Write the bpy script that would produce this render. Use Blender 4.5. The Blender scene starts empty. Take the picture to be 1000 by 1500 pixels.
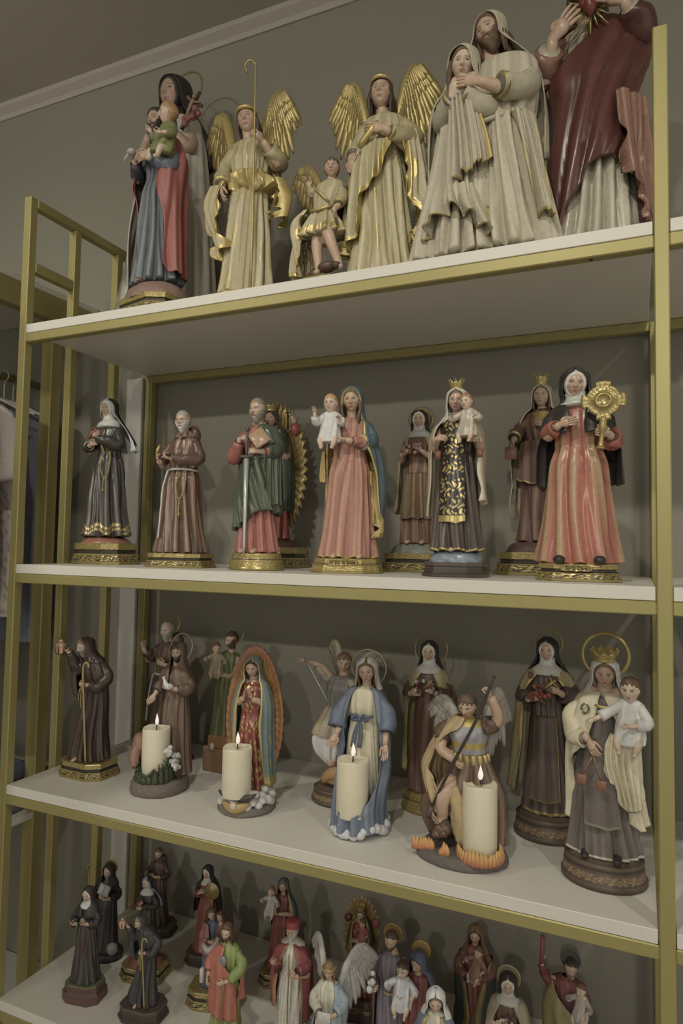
import bpy, math
import numpy as np
from mathutils import Vector, Matrix

# ---------------------------------------------------------------- camera, light, exposure
SC = bpy.context.scene
COL = SC.collection
CAM_LOC = (1.1773, -0.9972, 0.0636)
R_ = (0.91453462, 0.40413571, 0.01734202)
U_ = (0.00585726, -0.05609771, 0.9984081)
F_ = (-0.40446522, 0.9129772, 0.05367043)
cam_data = bpy.data.cameras.new('camera')
cam = bpy.data.objects.new('camera', cam_data)
COL.objects.link(cam)
cam.matrix_world = Matrix(((R_[0], U_[0], -F_[0], CAM_LOC[0]), (R_[1], U_[1], -F_[1], CAM_LOC[1]),
                           (R_[2], U_[2], -F_[2], CAM_LOC[2]), (0, 0, 0, 1)))
cam_data.sensor_fit = 'VERTICAL'
cam_data.sensor_height = 36.0
cam_data.lens = 980.29 / 1500 * 36.0
cam_data.clip_start = 0.02
SC.camera = cam

W = bpy.data.worlds.new('room_light'); SC.world = W; W.use_nodes = True
bg = W.node_tree.nodes['Background']
bg.inputs[0].default_value = (1.0, 0.95, 0.80, 1); bg.inputs[1].default_value = 0.54
SC.view_settings.view_transform = 'Standard'
SC.view_settings.look = 'None'
SC.view_settings.gamma = 1
SC.view_settings.use_curve_mapping = False
SC.view_settings.exposure = 0.2

CEIL = 1.40
def spot(x, y, power, radius, aim_z, cone):
    l = bpy.data.lights.new('ceiling_spotlight', 'SPOT'); l.shadow_soft_size = radius; l.energy = power
    l.color = (1.0, 0.945, 0.79); l.spot_size = math.radians(cone); l.spot_blend = 1.0
    o = bpy.data.objects.new('ceiling_spotlight', l); o.location = (x, y, CEIL - 0.03); COL.objects.link(o)
    d = Vector((x, 0.2, aim_z)) - o.location
    o.rotation_euler = d.to_track_quat('-Z', 'Y').to_euler()
    return o
for x in (-0.45, 0.85, 2.1): spot(x, -1.08, 25.0, 0.03, -0.80, 112)
for x, e in ((-0.9, 118.0), (1.5, 80.0), (3.7, 66.0)): spot(x, -3.85, e, 0.05, 0.45, 60)

# ---------------------------------------------------------------- colour and materials
def lin(v):
    v = v / 255.0
    return v / 12.92 if v <= 0.04045 else ((v + 0.055) / 1.055) ** 2.4
ILL = (0.66, 0.605, 0.48)
def K(r, g, b, metal=0.0):
    sat = (0.66 if r > 1.45 * g else 0.78) if r >= b else 0.62
    c = np.array([lin(r) / ILL[0], lin(g) / ILL[1], lin(b) / ILL[2]]); m = c.mean() * np.array([1.05, 1.0, 0.84]); c = np.clip(m + (c - m) * sat, 0.004, 0.9) * 0.91
    return np.array([c[0], c[1], c[2], metal])
def GOLD(s=1.0): 
    return np.array([0.50 * s, 0.405 * s, 0.18 * s, 0.45])
SKIN = K(176, 142, 112); SKIN2 = K(190, 162, 132); SKIND = K(150, 112, 84)

def new_mat(name):
    m = bpy.data.materials.new(name); m.use_nodes = True
    nt = m.node_tree; return m, nt, nt.nodes['Principled BSDF']
def paint_mat(name, rough=0.42, bump=0.15, scale=900, spec=0.5):
    m, nt, b = new_mat(name); N = nt.nodes; L = nt.links
    a = N.new('ShaderNodeAttribute'); a.attribute_name = 'Col'
    no = N.new('ShaderNodeTexNoise'); no.inputs['Scale'].default_value = 120; no.inputs['Detail'].default_value = 3
    tc = N.new('ShaderNodeTexCoord'); L.new(tc.outputs['Object'], no.inputs['Vector'])
    mr = N.new('ShaderNodeMapRange'); mr.inputs[3].default_value = 0.80; mr.inputs[4].default_value = 1.16
    L.new(no.outputs['Fac'], mr.inputs[0])
    mx = N.new('ShaderNodeVectorMath'); mx.operation = 'SCALE'
    L.new(a.outputs['Color'], mx.inputs[0]); L.new(mr.outputs[0], mx.inputs['Scale'])
    L.new(mx.outputs[0], b.inputs['Base Color']); L.new(a.outputs['Alpha'], b.inputs['Metallic'])
    rr = N.new('ShaderNodeMapRange'); rr.inputs[3].default_value = rough; rr.inputs[4].default_value = 0.30
    L.new(a.outputs['Alpha'], rr.inputs[0]); L.new(rr.outputs[0], b.inputs['Roughness'])
    n2 = N.new('ShaderNodeTexNoise'); n2.inputs['Scale'].default_value = scale; L.new(tc.outputs['Object'], n2.inputs['Vector'])
    bu = N.new('ShaderNodeBump'); bu.inputs['Strength'].default_value = bump; bu.inputs['Distance'].default_value = 0.0006
    L.new(n2.outputs['Fac'], bu.inputs['Height']); L.new(bu.outputs[0], b.inputs['Normal'])
    b.inputs['Specular IOR Level'].default_value = spec
    return m
M_PAINT = paint_mat('painted_resin', 0.45)
M_GLOSS = paint_mat('glossy_painted_resin', 0.27)
M_MATTE = paint_mat('matte_painted_plaster', 0.68, 0.3, 600, 0.3)

def solid(name, rgb, rough=0.5, metal=0.0, noise=0.06, nscale=40, bump=0.0, stretch=(1, 1, 1), bscale=300):
    m, nt, b = new_mat(name); N = nt.nodes; L = nt.links
    tc = N.new('ShaderNodeTexCoord'); mp = N.new('ShaderNodeMapping'); mp.inputs['Scale'].default_value = stretch
    L.new(tc.outputs['Object'], mp.inputs[0])
    no = N.new('ShaderNodeTexNoise'); no.inputs['Scale'].default_value = nscale; no.inputs['Detail'].default_value = 4
    L.new(mp.outputs[0], no.inputs['Vector'])
    mr = N.new('ShaderNodeMapRange'); mr.inputs[3].default_value = 1 - noise; mr.inputs[4].default_value = 1 + noise
    L.new(no.outputs['Fac'], mr.inputs[0])
    mx = N.new('ShaderNodeVectorMath'); mx.operation = 'SCALE'; mx.inputs[0].default_value = rgb[:3]
    L.new(mr.outputs[0], mx.inputs['Scale']); L.new(mx.outputs[0], b.inputs['Base Color'])
    b.inputs['Roughness'].default_value = rough; b.inputs['Metallic'].default_value = metal
    if bump:
        n2 = N.new('ShaderNodeTexNoise'); n2.inputs['Scale'].default_value = bscale; L.new(mp.outputs[0], n2.inputs['Vector'])
        bu = N.new('ShaderNodeBump'); bu.inputs['Strength'].default_value = bump; bu.inputs['Distance'].default_value = 0.001
        L.new(n2.outputs['Fac'], bu.inputs['Height']); L.new(bu.outputs[0], b.inputs['Normal'])
    return m
M_BRASS = solid('brushed_gold_steel', (0.39, 0.345, 0.150), 0.40, 0.28, 0.07, 30, 0.12, (1, 1, 0.12), 500)
M_BOARD = solid('white_laminate', (0.75, 0.73, 0.69), 0.42, 0, 0.02, 6)
M_WALL = solid('grey_wall_paint', (0.30, 0.286, 0.248), 0.85, 0, 0.03, 3, 0.25, (1, 1, 1), 120)
M_CEIL = solid('ceiling_paint', (0.50, 0.465, 0.43), 0.9, 0, 0.02, 2, 0.2, (1, 1, 1), 90)
M_STRIP = solid('pale_wall_strip', (0.52, 0.51, 0.49), 0.6, 0, 0.03, 5)
M_FLOOR = solid('floor_tile', (0.66, 0.60, 0.52), 0.35, 0, 0.08, 4)
M_HOLE = solid('dark_hole', (0.02, 0.017, 0.01), 0.8)
M_INK = solid('black_lettering', (0.02, 0.015, 0.01), 0.6)

# ---------------------------------------------------------------- mesh tools
class MB:
    def __init__(s): s.v = []; s.f = []; s.c = []; s.n = 0
    def add(s, v, f, c):
        v = np.asarray(v, float).reshape(-1, 3); c = np.asarray(c, float)
        if c.ndim == 1: c = np.tile(c, (len(v), 1))
        s.v.append(v); s.c.append(c.reshape(-1, 4))
        s.f += [tuple(int(i) + s.n for i in q) for q in f]; s.n += len(v)
    def grid(s, V, c, cu=False, cv=False, cap0=False, cap1=False):
        """V[i,j]: i along, j around (cv closes around)"""
        V = np.asarray(V, float); nu, nv = V.shape[:2]
        idx = np.arange(nu * nv).reshape(nu, nv)
        a = idx if not cv else np.hstack([idx, idx[:, :1]])
        if cu: a = np.vstack([a, a[:1]])
        f = np.stack([a[:-1, :-1], a[:-1, 1:], a[1:, 1:], a[1:, :-1]], -1).reshape(-1, 4).tolist()
        c = np.asarray(c, float)
        if c.ndim == 1: c = np.broadcast_to(c, (nu, nv, 4))
        v = V.reshape(-1, 3); c = c.reshape(-1, 4)
        if cap0:
            v = np.vstack([v, V[0].mean(0)]); c = np.vstack([c, c[0]]); k = len(v) - 1
            f += [(k, int(a[0, j + 1]), int(a[0, j])) for j in range(a.shape[1] - 1)]
        if cap1:
            v = np.vstack([v, V[-1].mean(0)]); c = np.vstack([c, c[nu * nv - 1]]); k = len(v) - 1
            f += [(k, int(a[-1, j]), int(a[-1, j + 1])) for j in range(a.shape[1] - 1)]
        s.add(v, f, c)
    def box(s, lo, hi, c, bev=0.0):
        x0, y0, z0 = lo; x1, y1, z1 = hi
        if bev <= 0:
            v = [(x, y, z) for z in (z0, z1) for y in (y0, y1) for x in (x0, x1)]
            s.add(v, [(0, 2, 3, 1), (4, 5, 7, 6), (0, 1, 5, 4), (1, 3, 7, 5), (3, 2, 6, 7), (2, 0, 4, 6)], c); return
        b = bev; v = []; 
        for z, i in ((z0, b), (z0 + b, 0), (z1 - b, 0), (z1, b)):
            j = b if i == 0 else b + i * 0.0
            A = [(x0 + i, y0 + b + i * 0), (x0 + b, y0 + i), (x1 - b, y0 + i), (x1 - i, y0 + b), (x1 - i, y1 - b), (x1 - b, y1 - i), (x0 + b, y1 - i), (x0 + i, y1 - b)]
            v.append([(p[0], p[1], z) for p in A])
        V = np.array(v); s.grid(V, c, cv=True, cap0=True, cap1=True)
    def ball(s, p, r, c, n=8, m=6):
        th = np.linspace(0.02, math.pi - 0.02, m); ph = np.arange(n) * 2 * math.pi / n
        r = np.array([r, r, r]) if np.isscalar(r) else np.array(r)
        V = np.stack([np.outer(np.sin(th), np.cos(ph)) * r[0] + p[0], np.outer(np.sin(th), np.sin(ph)) * r[1] + p[1],
                      np.outer(np.cos(th), np.ones(n)) * r[2] + p[2]], -1)
        s.grid(V, c, cv=True, cap0=True, cap1=True)
    def tube(s, pts, rad, c, n=8, sub=4, caps=True, flat=1.0, flatdir=None, wob=None, closed=False, c2=None):
        pts = np.asarray(pts, float); rad = np.asarray(rad, float)
        if rad.ndim == 0: rad = np.full(len(pts), float(rad))
        if closed: P = pts; Rr = rad
        else: P = crom(pts, sub); Rr = crom(rad[:, None], sub)[:, 0]
        m = len(P)
        T = np.gradient(P, axis=0) if not closed else np.roll(P, -1, 0) - np.roll(P, 1, 0)
        T /= np.linalg.norm(T, axis=1)[:, None] + 1e-12
        a = np.array(flatdir, float) if flatdir is not None else (np.array([0, 1., 0]) if abs(T[0][1]) < 0.8 else np.array([1., 0, 0]))
        N = []; 
        for t in T:
            a = a - t * a.dot(t); a = a / (np.linalg.norm(a) + 1e-12); N.append(a)
        N = np.array(N); B = np.cross(T, N)
        ph = np.arange(n) * 2 * math.pi / n
        rr = Rr[:, None] * np.ones(n)
        if wob is not None: rr = rr * (1 + wob(np.linspace(0, 1, m)[:, None], ph[None, :]))
        V = P[:, None, :] + rr[..., None] * (np.cos(ph)[None, :, None] * N[:, None, :] * flat + np.sin(ph)[None, :, None] * B[:, None, :])
        cc = c
        if c2 is not None:
            t = np.linspace(0, 1, m)[:, None, None]; cc = np.asarray(c)[None, None] * (1 - t) + np.asarray(c2)[None, None] * t + np.zeros((m, n, 4))
        s.grid(V, cc, cu=closed, cv=True, cap0=caps and not closed, cap1=caps and not closed)
    def build(s, name, mat, parent=None, smooth=True, off=None):
        v = np.vstack(s.v)
        me = bpy.data.meshes.new(name); me.from_pydata(v.tolist(), [], s.f)
        at = me.color_attributes.new('Col', 'FLOAT_COLOR', 'POINT')
        at.data.foreach_set('color', np.vstack(s.c).astype(np.float32).ravel())
        me.polygons.foreach_set('use_smooth', [smooth] * len(me.polygons)); me.update()
        me.materials.append(mat)
        o = bpy.data.objects.new(name, me); COL.objects.link(o); o.parent = parent
        return o
def crom(P, sub):
    P = np.asarray(P, float)
    if len(P) < 3 or sub <= 1:
        if len(P) == 2 and sub > 1:
            t = np.linspace(0, 1, sub + 1)[:, None]; return P[0] * (1 - t) + P[1] * t
        return P
    Q = np.vstack([2 * P[0] - P[1], P, 2 * P[-1] - P[-2]]); out = []
    for i in range(1, len(Q) - 2):
        for k in range(sub):
            t = k / sub; a, b, c, d = Q[i - 1], Q[i], Q[i + 1], Q[i + 2]
            out.append(0.5 * (2 * b + (c - a) * t + (2 * a - 5 * b + 4 * c - d) * t * t + (3 * b - a - 3 * c + d) * t ** 3))
    out.append(P[-1]); return np.array(out)
def sstep(a, b, x):
    t = np.clip((x - a) / (b - a), 0, 1); return t * t * (3 - 2 * t)
def mixc(a, b, t):
    t = np.asarray(t)[..., None]; return np.asarray(a) * (1 - t) + np.asarray(b) * t
def rings_at(rings, zt):
    """smooth interpolation of ring rows (descending or ascending z) at parameter t in 0..1"""
    A = np.array(rings, float); s = crom(A, 10)
    k = np.linspace(0, len(s) - 1, zt); i = np.clip(k.astype(int), 0, len(s) - 2); f = (k - i)[:, None]
    return s[i] * (1 - f) + s[i + 1] * f
def folds(phi, z, n, seed, sharp=1.0):
    rs = np.random.RandomState(seed); a = rs.uniform(0, 6.28, 12)
    warp = 0.45 * np.sin(phi + a[0]) + 0.28 * np.sin(2 * phi + a[1] + 2 * z) + 0.16 * np.sin(4.5 * z + a[2] + phi) + .10 * np.sin(9 * z + 3 * phi + a[9])
    f1 = 2 * np.abs(np.cos((n * phi + 2.6 * warp * n / 6 + a[3]) / 2)) ** sharp - 1
    m = max(3, int(n * .55))
    f3 = 2 * np.abs(np.cos((m * phi + 2.4 * np.sin(phi + a[6] + 2.2 * z) + a[7] + 3.0 * z) / 2)) - 1
    f2 = np.sin((2 * n + 3) * phi + 3 * warp + a[4] + 4 * z)
    am = 0.5 + 0.5 * np.sin(3 * phi + a[5] + 3.2 * z + 1.2 * np.sin(5 * z + a[8]))
    return f1 * (.25 + .6 * am) + .55 * f3 * (1 - am) + 0.22 * f2 * (1 - am)
def tag(o, label=None, cat=None, group=None, kind=None):
    if label: o['label'] = label
    if cat: o['category'] = cat
    if group: o['group'] = group
    if kind: o['kind'] = kind
    return o
def empty(name, loc, rz=0.0):
    o = bpy.data.objects.new(name, None); o.empty_display_size = 0.05; COL.objects.link(o)
    o.location = loc; o.rotation_euler = (0, 0, rz); return o

# ---------------------------------------------------------------- room
def struct(name, lo, hi, mat, bev=0):
    b = MB(); b.box(lo, hi, (1, 1, 1, 0), bev); o = b.build(name, mat, smooth=False); o['kind'] = 'structure'; return o
YW = 0.412
FLOOR = -1.45
struct('wall_back', (-2.6, YW, FLOOR), (4.2, YW + 0.1, CEIL), M_WALL)
struct('wall_left', (-2.7, -5.2, FLOOR), (-2.6, YW + 0.1, CEIL), M_WALL)
struct('floor', (-2.7, -5.2, FLOOR - 0.05), (4.2, YW + 0.1, FLOOR), M_FLOOR)
struct('ceiling', (-2.7, -5.2, CEIL), (4.2, YW + 0.1, CEIL + 0.05), M_CEIL)
def crown():
    prof = [(0, 0), (0, -0.012), (-0.012, -0.012), (-0.03, 0.0)]
    b = MB(); V = np.array([[(x, YW + p[0], CEIL - 0.0 + p[1] - 0.0) for p in ((0, -0.03), (-0.006, -0.03), (-0.012, -0.02), (-0.03, -0.008), (-0.036, 0), (0, 0))] for x in (-2.6, 4.2)])
    b.grid(V, (1, 1, 1, 0), cv=True, cap0=True, cap1=True)
    o = b.build('trim_1', M_CEIL, smooth=False); o['kind'] = 'structure'
crown()
struct('trim_2', (-0.083, YW - 0.012, FLOOR + 0.0905), (-0.030, YW, 0.508), M_STRIP, 0.002)
struct('baseboard_back', (-2.6, YW - 0.012, FLOOR), (4.2, YW, FLOOR + 0.09), M_STRIP, 0.002)

# ---------------------------------------------------------------- shelving
T = 0.0195; TB = 0.0187; SH = (0.5047, 0.0, -0.4474, -0.8684)   # tube size, board thickness, underside of each board
DEEP = 0.398; BAY = 1.2
rack = tag(empty('display_shelving', (0, 0, FLOOR)), 'tall gold metal shelving unit with white boards against the grey wall', 'shelf')
def rbox(name, lo, hi, mat, parent, bev=0.0016, off=(0, 0, FLOOR)):
    b = MB(); o = np.array(off); b.box(np.array(lo) - o, np.array(hi) - o, (1, 1, 1, 0), bev)
    return b.build(name, mat, parent, smooth=False)
ZT = 0.803
for bx in (0, BAY + T, 2 * (BAY + T)):
    rbox('post', (bx - T, 0, FLOOR), (bx, T, ZT), M_BRASS, rack)
    rbox('rear_post', (bx + (0.0 if bx == 0 else -T), DEEP - T, FLOOR), (bx + (T if bx == 0 else 0.0), DEEP, 0.504 if bx else 0.504), M_BRASS, rack)
    if bx == 0:
        for ya in (0.125, 0.262):
            rbox('side_upright', (bx - T, ya, FLOOR), (bx, ya + T, ZT - T), M_BRASS, rack)
        rbox('side_upright', (bx - T, DEEP - T, 0.524), (bx, DEEP, ZT - T), M_BRASS, rack)
        rbox('top_rung', (bx - T, T, ZT - T), (bx, DEEP, ZT), M_BRASS, rack)
        rbox('rung', (bx - T, T, 0.643), (bx, 0.125, 0.643 + T * 1.1), M_BRASS, rack)
for bay in range(2):
    x0 = bay * (BAY + T); x1 = x0 + BAY
    for i, z in enumerate(SH):
        rbox('front_rail', (x0, 0.0, z - T), (x1, T, z - 0.0008), M_BRASS, rack)
        rbox('rear_rail', (x0 + (T if bay == 0 else 0), DEEP - T, z - T), (x1 - T * 0, DEEP, z - 0.0008), M_BRASS, rack)
        xa, xb = x0 + 0.001, x1 - 0.0015
        rbox('shelf_board', (xa, 0.0008, z), (xb, YW - 0.001, z + TB), M_BOARD, rack, 0.0008)
b = MB(); b.tube([(1.118, 0.0097, SH[0] - T - 0.0004 - FLOOR), (1.118, 0.0097, SH[0] - T + 0.002 - FLOOR)], 0.003, (0, 0, 0, 0), n=12, sub=1)
b.build('screw_hole', M_HOLE, rack)

# ---------------------------------------------------------------- the unit on the left and its clothes
XL = -0.20
lu = tag(empty('clothes_rail_unit', (XL, 0.2, FLOOR)), 'gold framed clothes unit with white top board left of the shelving', 'clothes rack')
off = (XL, 0.2, FLOOR)
rbox('top_rail', (XL - 0.035, -0.9, 0.640), (XL, YW - 0.003, 0.703), M_BRASS, lu, 0.002, off)
rbox('top_board', (XL - 0.50, -0.9, 0.7035), (XL - 0.002, YW - 0.003, 0.719), M_BOARD, lu, 0.001, off)
rbox('post', (XL - 0.037, 0.253, FLOOR), (XL, 0.287, 0.640), M_BRASS, lu, 0.002, off)
rbox('post', (XL - 0.037, -0.9, FLOOR), (XL, -0.863, 0.640), M_BRASS, lu, 0.002, off)
b = MB(); b.tube(np.array([(XL - 0.22, -0.88, 0.520), (XL - 0.22, YW - 0.004, 0.520)]) - np.array(off), 0.011, (1, 1, 1, 0), n=14, sub=1)
b.build('hanging_rail', M_BRASS, lu)
rbox('lower_board', (XL - 0.50, -0.9, -1.10), (XL - 0.002, YW - 0.003, -1.08), M_BOARD, lu, 0.001, off)

# ---------------------------------------------------------------- figurine toolkit (unit = figure height, z up, front = -y)
def rotm(yaw=0, tilt=0, roll=0):
    y, t, r = map(math.radians, (yaw, tilt, roll))
    return np.array(Matrix.Rotation(y, 3, 'Z') @ Matrix.Rotation(t, 3, 'X') @ Matrix.Rotation(r, 3, 'Y'))
def head_base(nu, nv):
    s = np.linspace(0.0, math.pi, nu); th = s + 0.2 * np.sin(2 * s); t = np.arange(nv) * 2 * math.pi / nv
    ph = t - 0.45 * np.sin(t)
    TH, PH = np.meshgrid(th, ph, indexing='ij')
    z = 0.5 * np.cos(TH); rr = np.sin(TH) ** 0.9
    x = 0.355 * rr * np.sin(PH); y = -np.where(np.cos(PH) > 0, 0.40, 0.47) * rr * np.cos(PH)
    j = np.clip(-z / 0.5, 0, 1)
    x = x * (1 - 0.30 * j ** 1.4); y = np.where(y > 0, y * (1 - 0.55 * j), y * (1 - 0.10 * j ** 2))
    return x, y, z, TH, PH
def g(x, s): return np.exp(-(x / s) ** 2)
def add_head(mb, c, h, R, skin=SKIN, brow=None, female=True, res=1.0, eyes='open', lips=None):
    x, y, z, TH, PH = head_base(int(56 * res), int(68 * res)); ax = np.abs(x); fr = (y < 0) * 1.0
    n = 0.03 + 0.10 * np.clip((0.08 - z) / 0.2, 0, 1)
    y = y - n * g(x, 0.05 + 0.02 * np.clip(-z * 4, 0, 1)) * sstep(-0.175, -0.135, z) * (1 - sstep(0.04, 0.16, z)) * fr
    y = y + fr * 0.05 * g(ax - 0.145, 0.085) * g(z - 0.02, 0.055) - fr * 0.028 * g(ax - 0.145, 0.05) * g(z - 0.012, 0.032)
    y = y - fr * (0.016 if female else 0.03) * g(z - 0.105, 0.035) * g(ax - 0.11, 0.14)
    y = y - fr * g(x, 0.085) * (0.028 * g(z + 0.232, 0.02) + 0.034 * g(z + 0.278, 0.022)) + fr * 0.015 * g(z + 0.255, 0.008) * g(x, 0.1)
    y = y - fr * 0.035 * g(x, 0.10) * g(z + 0.41, 0.07) + fr * 0.012 * g(x, 0.12) * g(z + 0.33, 0.03)
    x = x * (1 + fr * 0.03 * g(z + 0.10, 0.1))
    col = np.broadcast_to(skin, x.shape + (4,)).copy()
    dark = skin * np.array([0.62, 0.55, 0.5, 1]); red = np.array([skin[0] * 0.98, skin[1] * 0.62, skin[2] * 0.6, 0])
    f = (y < -0.02)
    col = mixc(col, red, 0.55 * g(ax - 0.19, 0.07) * g(z + 0.13, 0.07) * f)
    bc = brow if brow is not None else dark * 0.5
    brz = 0.115 - 0.5 * (ax - 0.13) ** 2 * 6
    col = mixc(col, bc, 0.85 * (np.abs(z - brz) < 0.016) * (ax > 0.055) * (ax < 0.225) * f)
    if eyes == 'open':
        e = ((ax - 0.14) / 0.062) ** 2 + ((z - 0.018) / 0.03) ** 2
        col = mixc(col, K(150, 145, 130), (e < 1) * f * 1.0)
        col = mixc(col, K(45, 35, 28), ((((ax - 0.14) / 0.026) ** 2 + ((z - 0.02) / 0.028) ** 2) < 1) * f * 1.0)
        col = mixc(col, K(62, 45, 34), ((e < 1.7) & (z > 0.034)) * f * 1.0)
    else:
        e = ((ax - 0.14) / 0.07) ** 2 + ((z + 0.0) / 0.03) ** 2
        col = mixc(col, K(80, 58, 44), ((e < 1.2) & (e > 0.6) & (z < 0.0)) * f * 0.9)
    lc = lips if lips is not None else (K(158, 84, 72) if female else K(150, 100, 82))
    col = mixc(col, lc, 0.9 * (((x / 0.092) ** 2 + ((z + 0.256) / 0.04) ** 2) < 1) * f)
    V = np.stack([x, y, z], -1) * h
    V = V @ R.T + np.array(c)
    mb.grid(V, col, cv=True, cap0=True, cap1=True)
    for sx in (-1, 1):
        p = np.array([sx * 0.352, 0.03, -0.02]) * h @ R.T + np.array(c)
        mb.ball(p, (0.03 * h, 0.05 * h, 0.085 * h), skin * np.array([1, .93, .9, 1]), 6, 5)
def add_hair(mb, c, h, R, col, style='short', res=1.0, seed=1, col2=None, thick=0.09):
    x, y, z, TH, PH = head_base(int(44 * res), int(60 * res)); x0, y0, z0 = x.copy(), y.copy(), z.copy()
    rs = np.random.RandomState(seed); ax = np.abs(x)
    st = np.sin(26 * PH + 5 * np.sin(5 * TH) + rs.uniform(0, 6)) * 0.5 + 0.5 * np.sin(15 * TH + 6 * np.sin(3 * PH + 1))
    if style == 'coif':      # tight cloth around the face
        face = ((x / 0.25) ** 2 + ((z + 0.04) / 0.37) ** 2 < 1) & (y < 0); m = np.where(face, 0.88, np.where(y > 0.05, 1.01, 1.09)); st = st * 0
    elif style == 'parted':
        hl = 0.33 - 2.6 * ax ** 2; face = (z < hl) & (y < -0.02) & (ax < 0.315) ; m = np.where(face, 0.9, 1 + thick + 0.03 * st)
    elif style == 'tonsure':
        face = ((z < 0.24) & (y < -0.03)) | (z > 0.36) | ((z < -0.22)); m = np.where(face, 0.93, 1.07 + 0.03 * st)
    elif style == 'long':
        hl = 0.34 - 1.8 * ax ** 2; face = (z < hl) & (y < -0.04) & (ax < 0.30); m = np.where(face, 0.9, 1.09 + thick * 0.6 + 0.035 * st)
    elif style == 'curly':
        hl = 0.27 - 1.0 * ax ** 2; face = (z < hl) & (y < -0.02); cb = np.sin(9 * PH + 3 * np.sin(4 * TH)) * np.sin(10 * TH + 2 * np.sin(5 * PH)); face = (z < hl + .06 * np.sin(11 * PH)) & (y < -0.01); m = np.where(face, 0.9, 1.13 + 0.075 * cb + 0.02 * st); st = .6 * st + .6 * cb
    else:
        hl = 0.30 - 0.9 * ax ** 2; face = ((z < hl) & (y < 0.0)) | (z < -0.2 + 0 * x); m = np.where(face, 0.9, 1.08 + 0.035 * st)
    # soften boundary
    for _ in range(1): m = (m + np.roll(m, 1, 1) + np.roll(m, -1, 1)) / 3 if style != 'coif' else (m + .5 * np.roll(m, 1, 1) + .5 * np.roll(m, -1, 1)) / 2
    V = np.stack([x * m, y * m, z * m], -1) * h @ R.T + np.array(c)
    c2 = col2 if col2 is not None else np.minimum(col * 1.5, 0.9)
    cc = mixc(np.asarray(col), np.asarray(c2), np.clip(0.5 + 0.5 * st, 0, 1) * 0.6)
    mb.grid(V, cc, cv=True, cap0=True, cap1=True)
    if style == 'long':
        for sx in (-1, 1):
            for k in range(7):
                a = 0.27 + 0.05 * rs.rand(); b0 = -0.12 + 0.11 * k
                p = [(sx * a, b0, 0.12), (sx * (a + .09), b0 + .02, -0.2), (sx * (a + .04 + .05 * rs.rand()), b0 + .03 * rs.rand(), -0.5), (sx * (a + .10 * rs.rand()), b0 + 0.02, -0.72 - 0.12 * rs.rand())]
                p = np.array(p) * h @ R.T + np.array(c)
                mb.tube(p, np.array([.06, .075, .06, .02]) * h, col * (0.8 + .4 * rs.rand()) * np.array([1, 1, 1, 0]), 6, 4)
def add_beard(mb, c, h, R, col, length=0.22, res=1.0, seed=2, fork=False):
    x, y, z, TH, PH = head_base(int(44 * res), int(60 * res)); ax = np.abs(x)
    st = np.sin(40 * x / 0.3 + 4 * np.sin(9 * z)) * 0.5 + 0.5 * np.sin(30 * z + 7 * x / .3)
    mouth = ((x / 0.09) ** 2 + ((z + 0.262) / 0.032) ** 2) < 1
    reg = (y < 0.03) & (z < -0.18 + 0.9 * np.clip(ax - 0.14, 0, 1) * 1.3) & ~mouth
    m = np.where(reg, 1.09 + 0.03 * st, 0.88)
    dz = np.where(reg, -length * g(x, 0.14) * sstep(-0.28, -0.48, z), 0)
    dy = np.where(reg, -0.03 * g(x, .15) * sstep(-0.2, -0.4, z), 0)
    V = np.stack([x * m, y * m + dy, z * m + dz], -1) * h @ R.T + np.array(c)
    cc = mixc(col, np.minimum(col * 1.5, .9), np.clip(.5 + .5 * st, 0, 1) * .6)
    mb.grid(V, cc, cv=True, cap0=True, cap1=True)
def add_hand(mb, w, d, pn, side, L=0.088, curl=0.5, col=SKIN, spread=0.0, thumb=0.5):
    """w wrist, d direction, pn palm normal, side = +1/-1 thumb direction along cross(d,pn)"""
    w = np.array(w, float); d = np.array(d, float); d /= np.linalg.norm(d); pn = np.array(pn, float); pn -= d * pn.dot(d); pn /= np.linalg.norm(pn)
    s = np.cross(d, pn) * side
    # palm
    mb.tube([w - d * L * .12, w + d * L * .1, w + d * L * .32, w + d * L * .5], np.array([.15, .2, .26, .20]) * L, col, 8, 3, flat=0.5, flatdir=pn)
    ln = (0.50, 0.56, 0.52, 0.42)
    for i in range(4):
        o = (0.5 - i / 3.0) * 0.36
        p = w + d * L * .45 + s * o * L; a = curl * 0.9; dirv = d + s * (0.5 - i / 3.) * spread; dirv /= np.linalg.norm(dirv)
        pts = [p]; ang = 0
        for k, fr in enumerate((.42, .32, .26)):
            ang += a * (0.5 if k == 0 else 0.9)
            p = p + (dirv * math.cos(ang) + pn * math.sin(ang)) * L * ln[i] * fr; pts.append(p)
        mb.tube(pts, np.array([.062, .060, .052, .036]) * L, col, 6, 2)
    p = w + d * L * .12 + s * .16 * L + pn * .02 * L
    mb.tube([p, p + (s * .7 + d * .6 + pn * .2) * L * .2, p + (s * .55 + d * 1.25 + pn * (.3 + thumb)) * L * .27, p + (s * .4 + d * 1.7 + pn * (.5 + thumb)) * L * .33], np.array([.085, .075, .062, .04]) * L, col, 6, 2)
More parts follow.
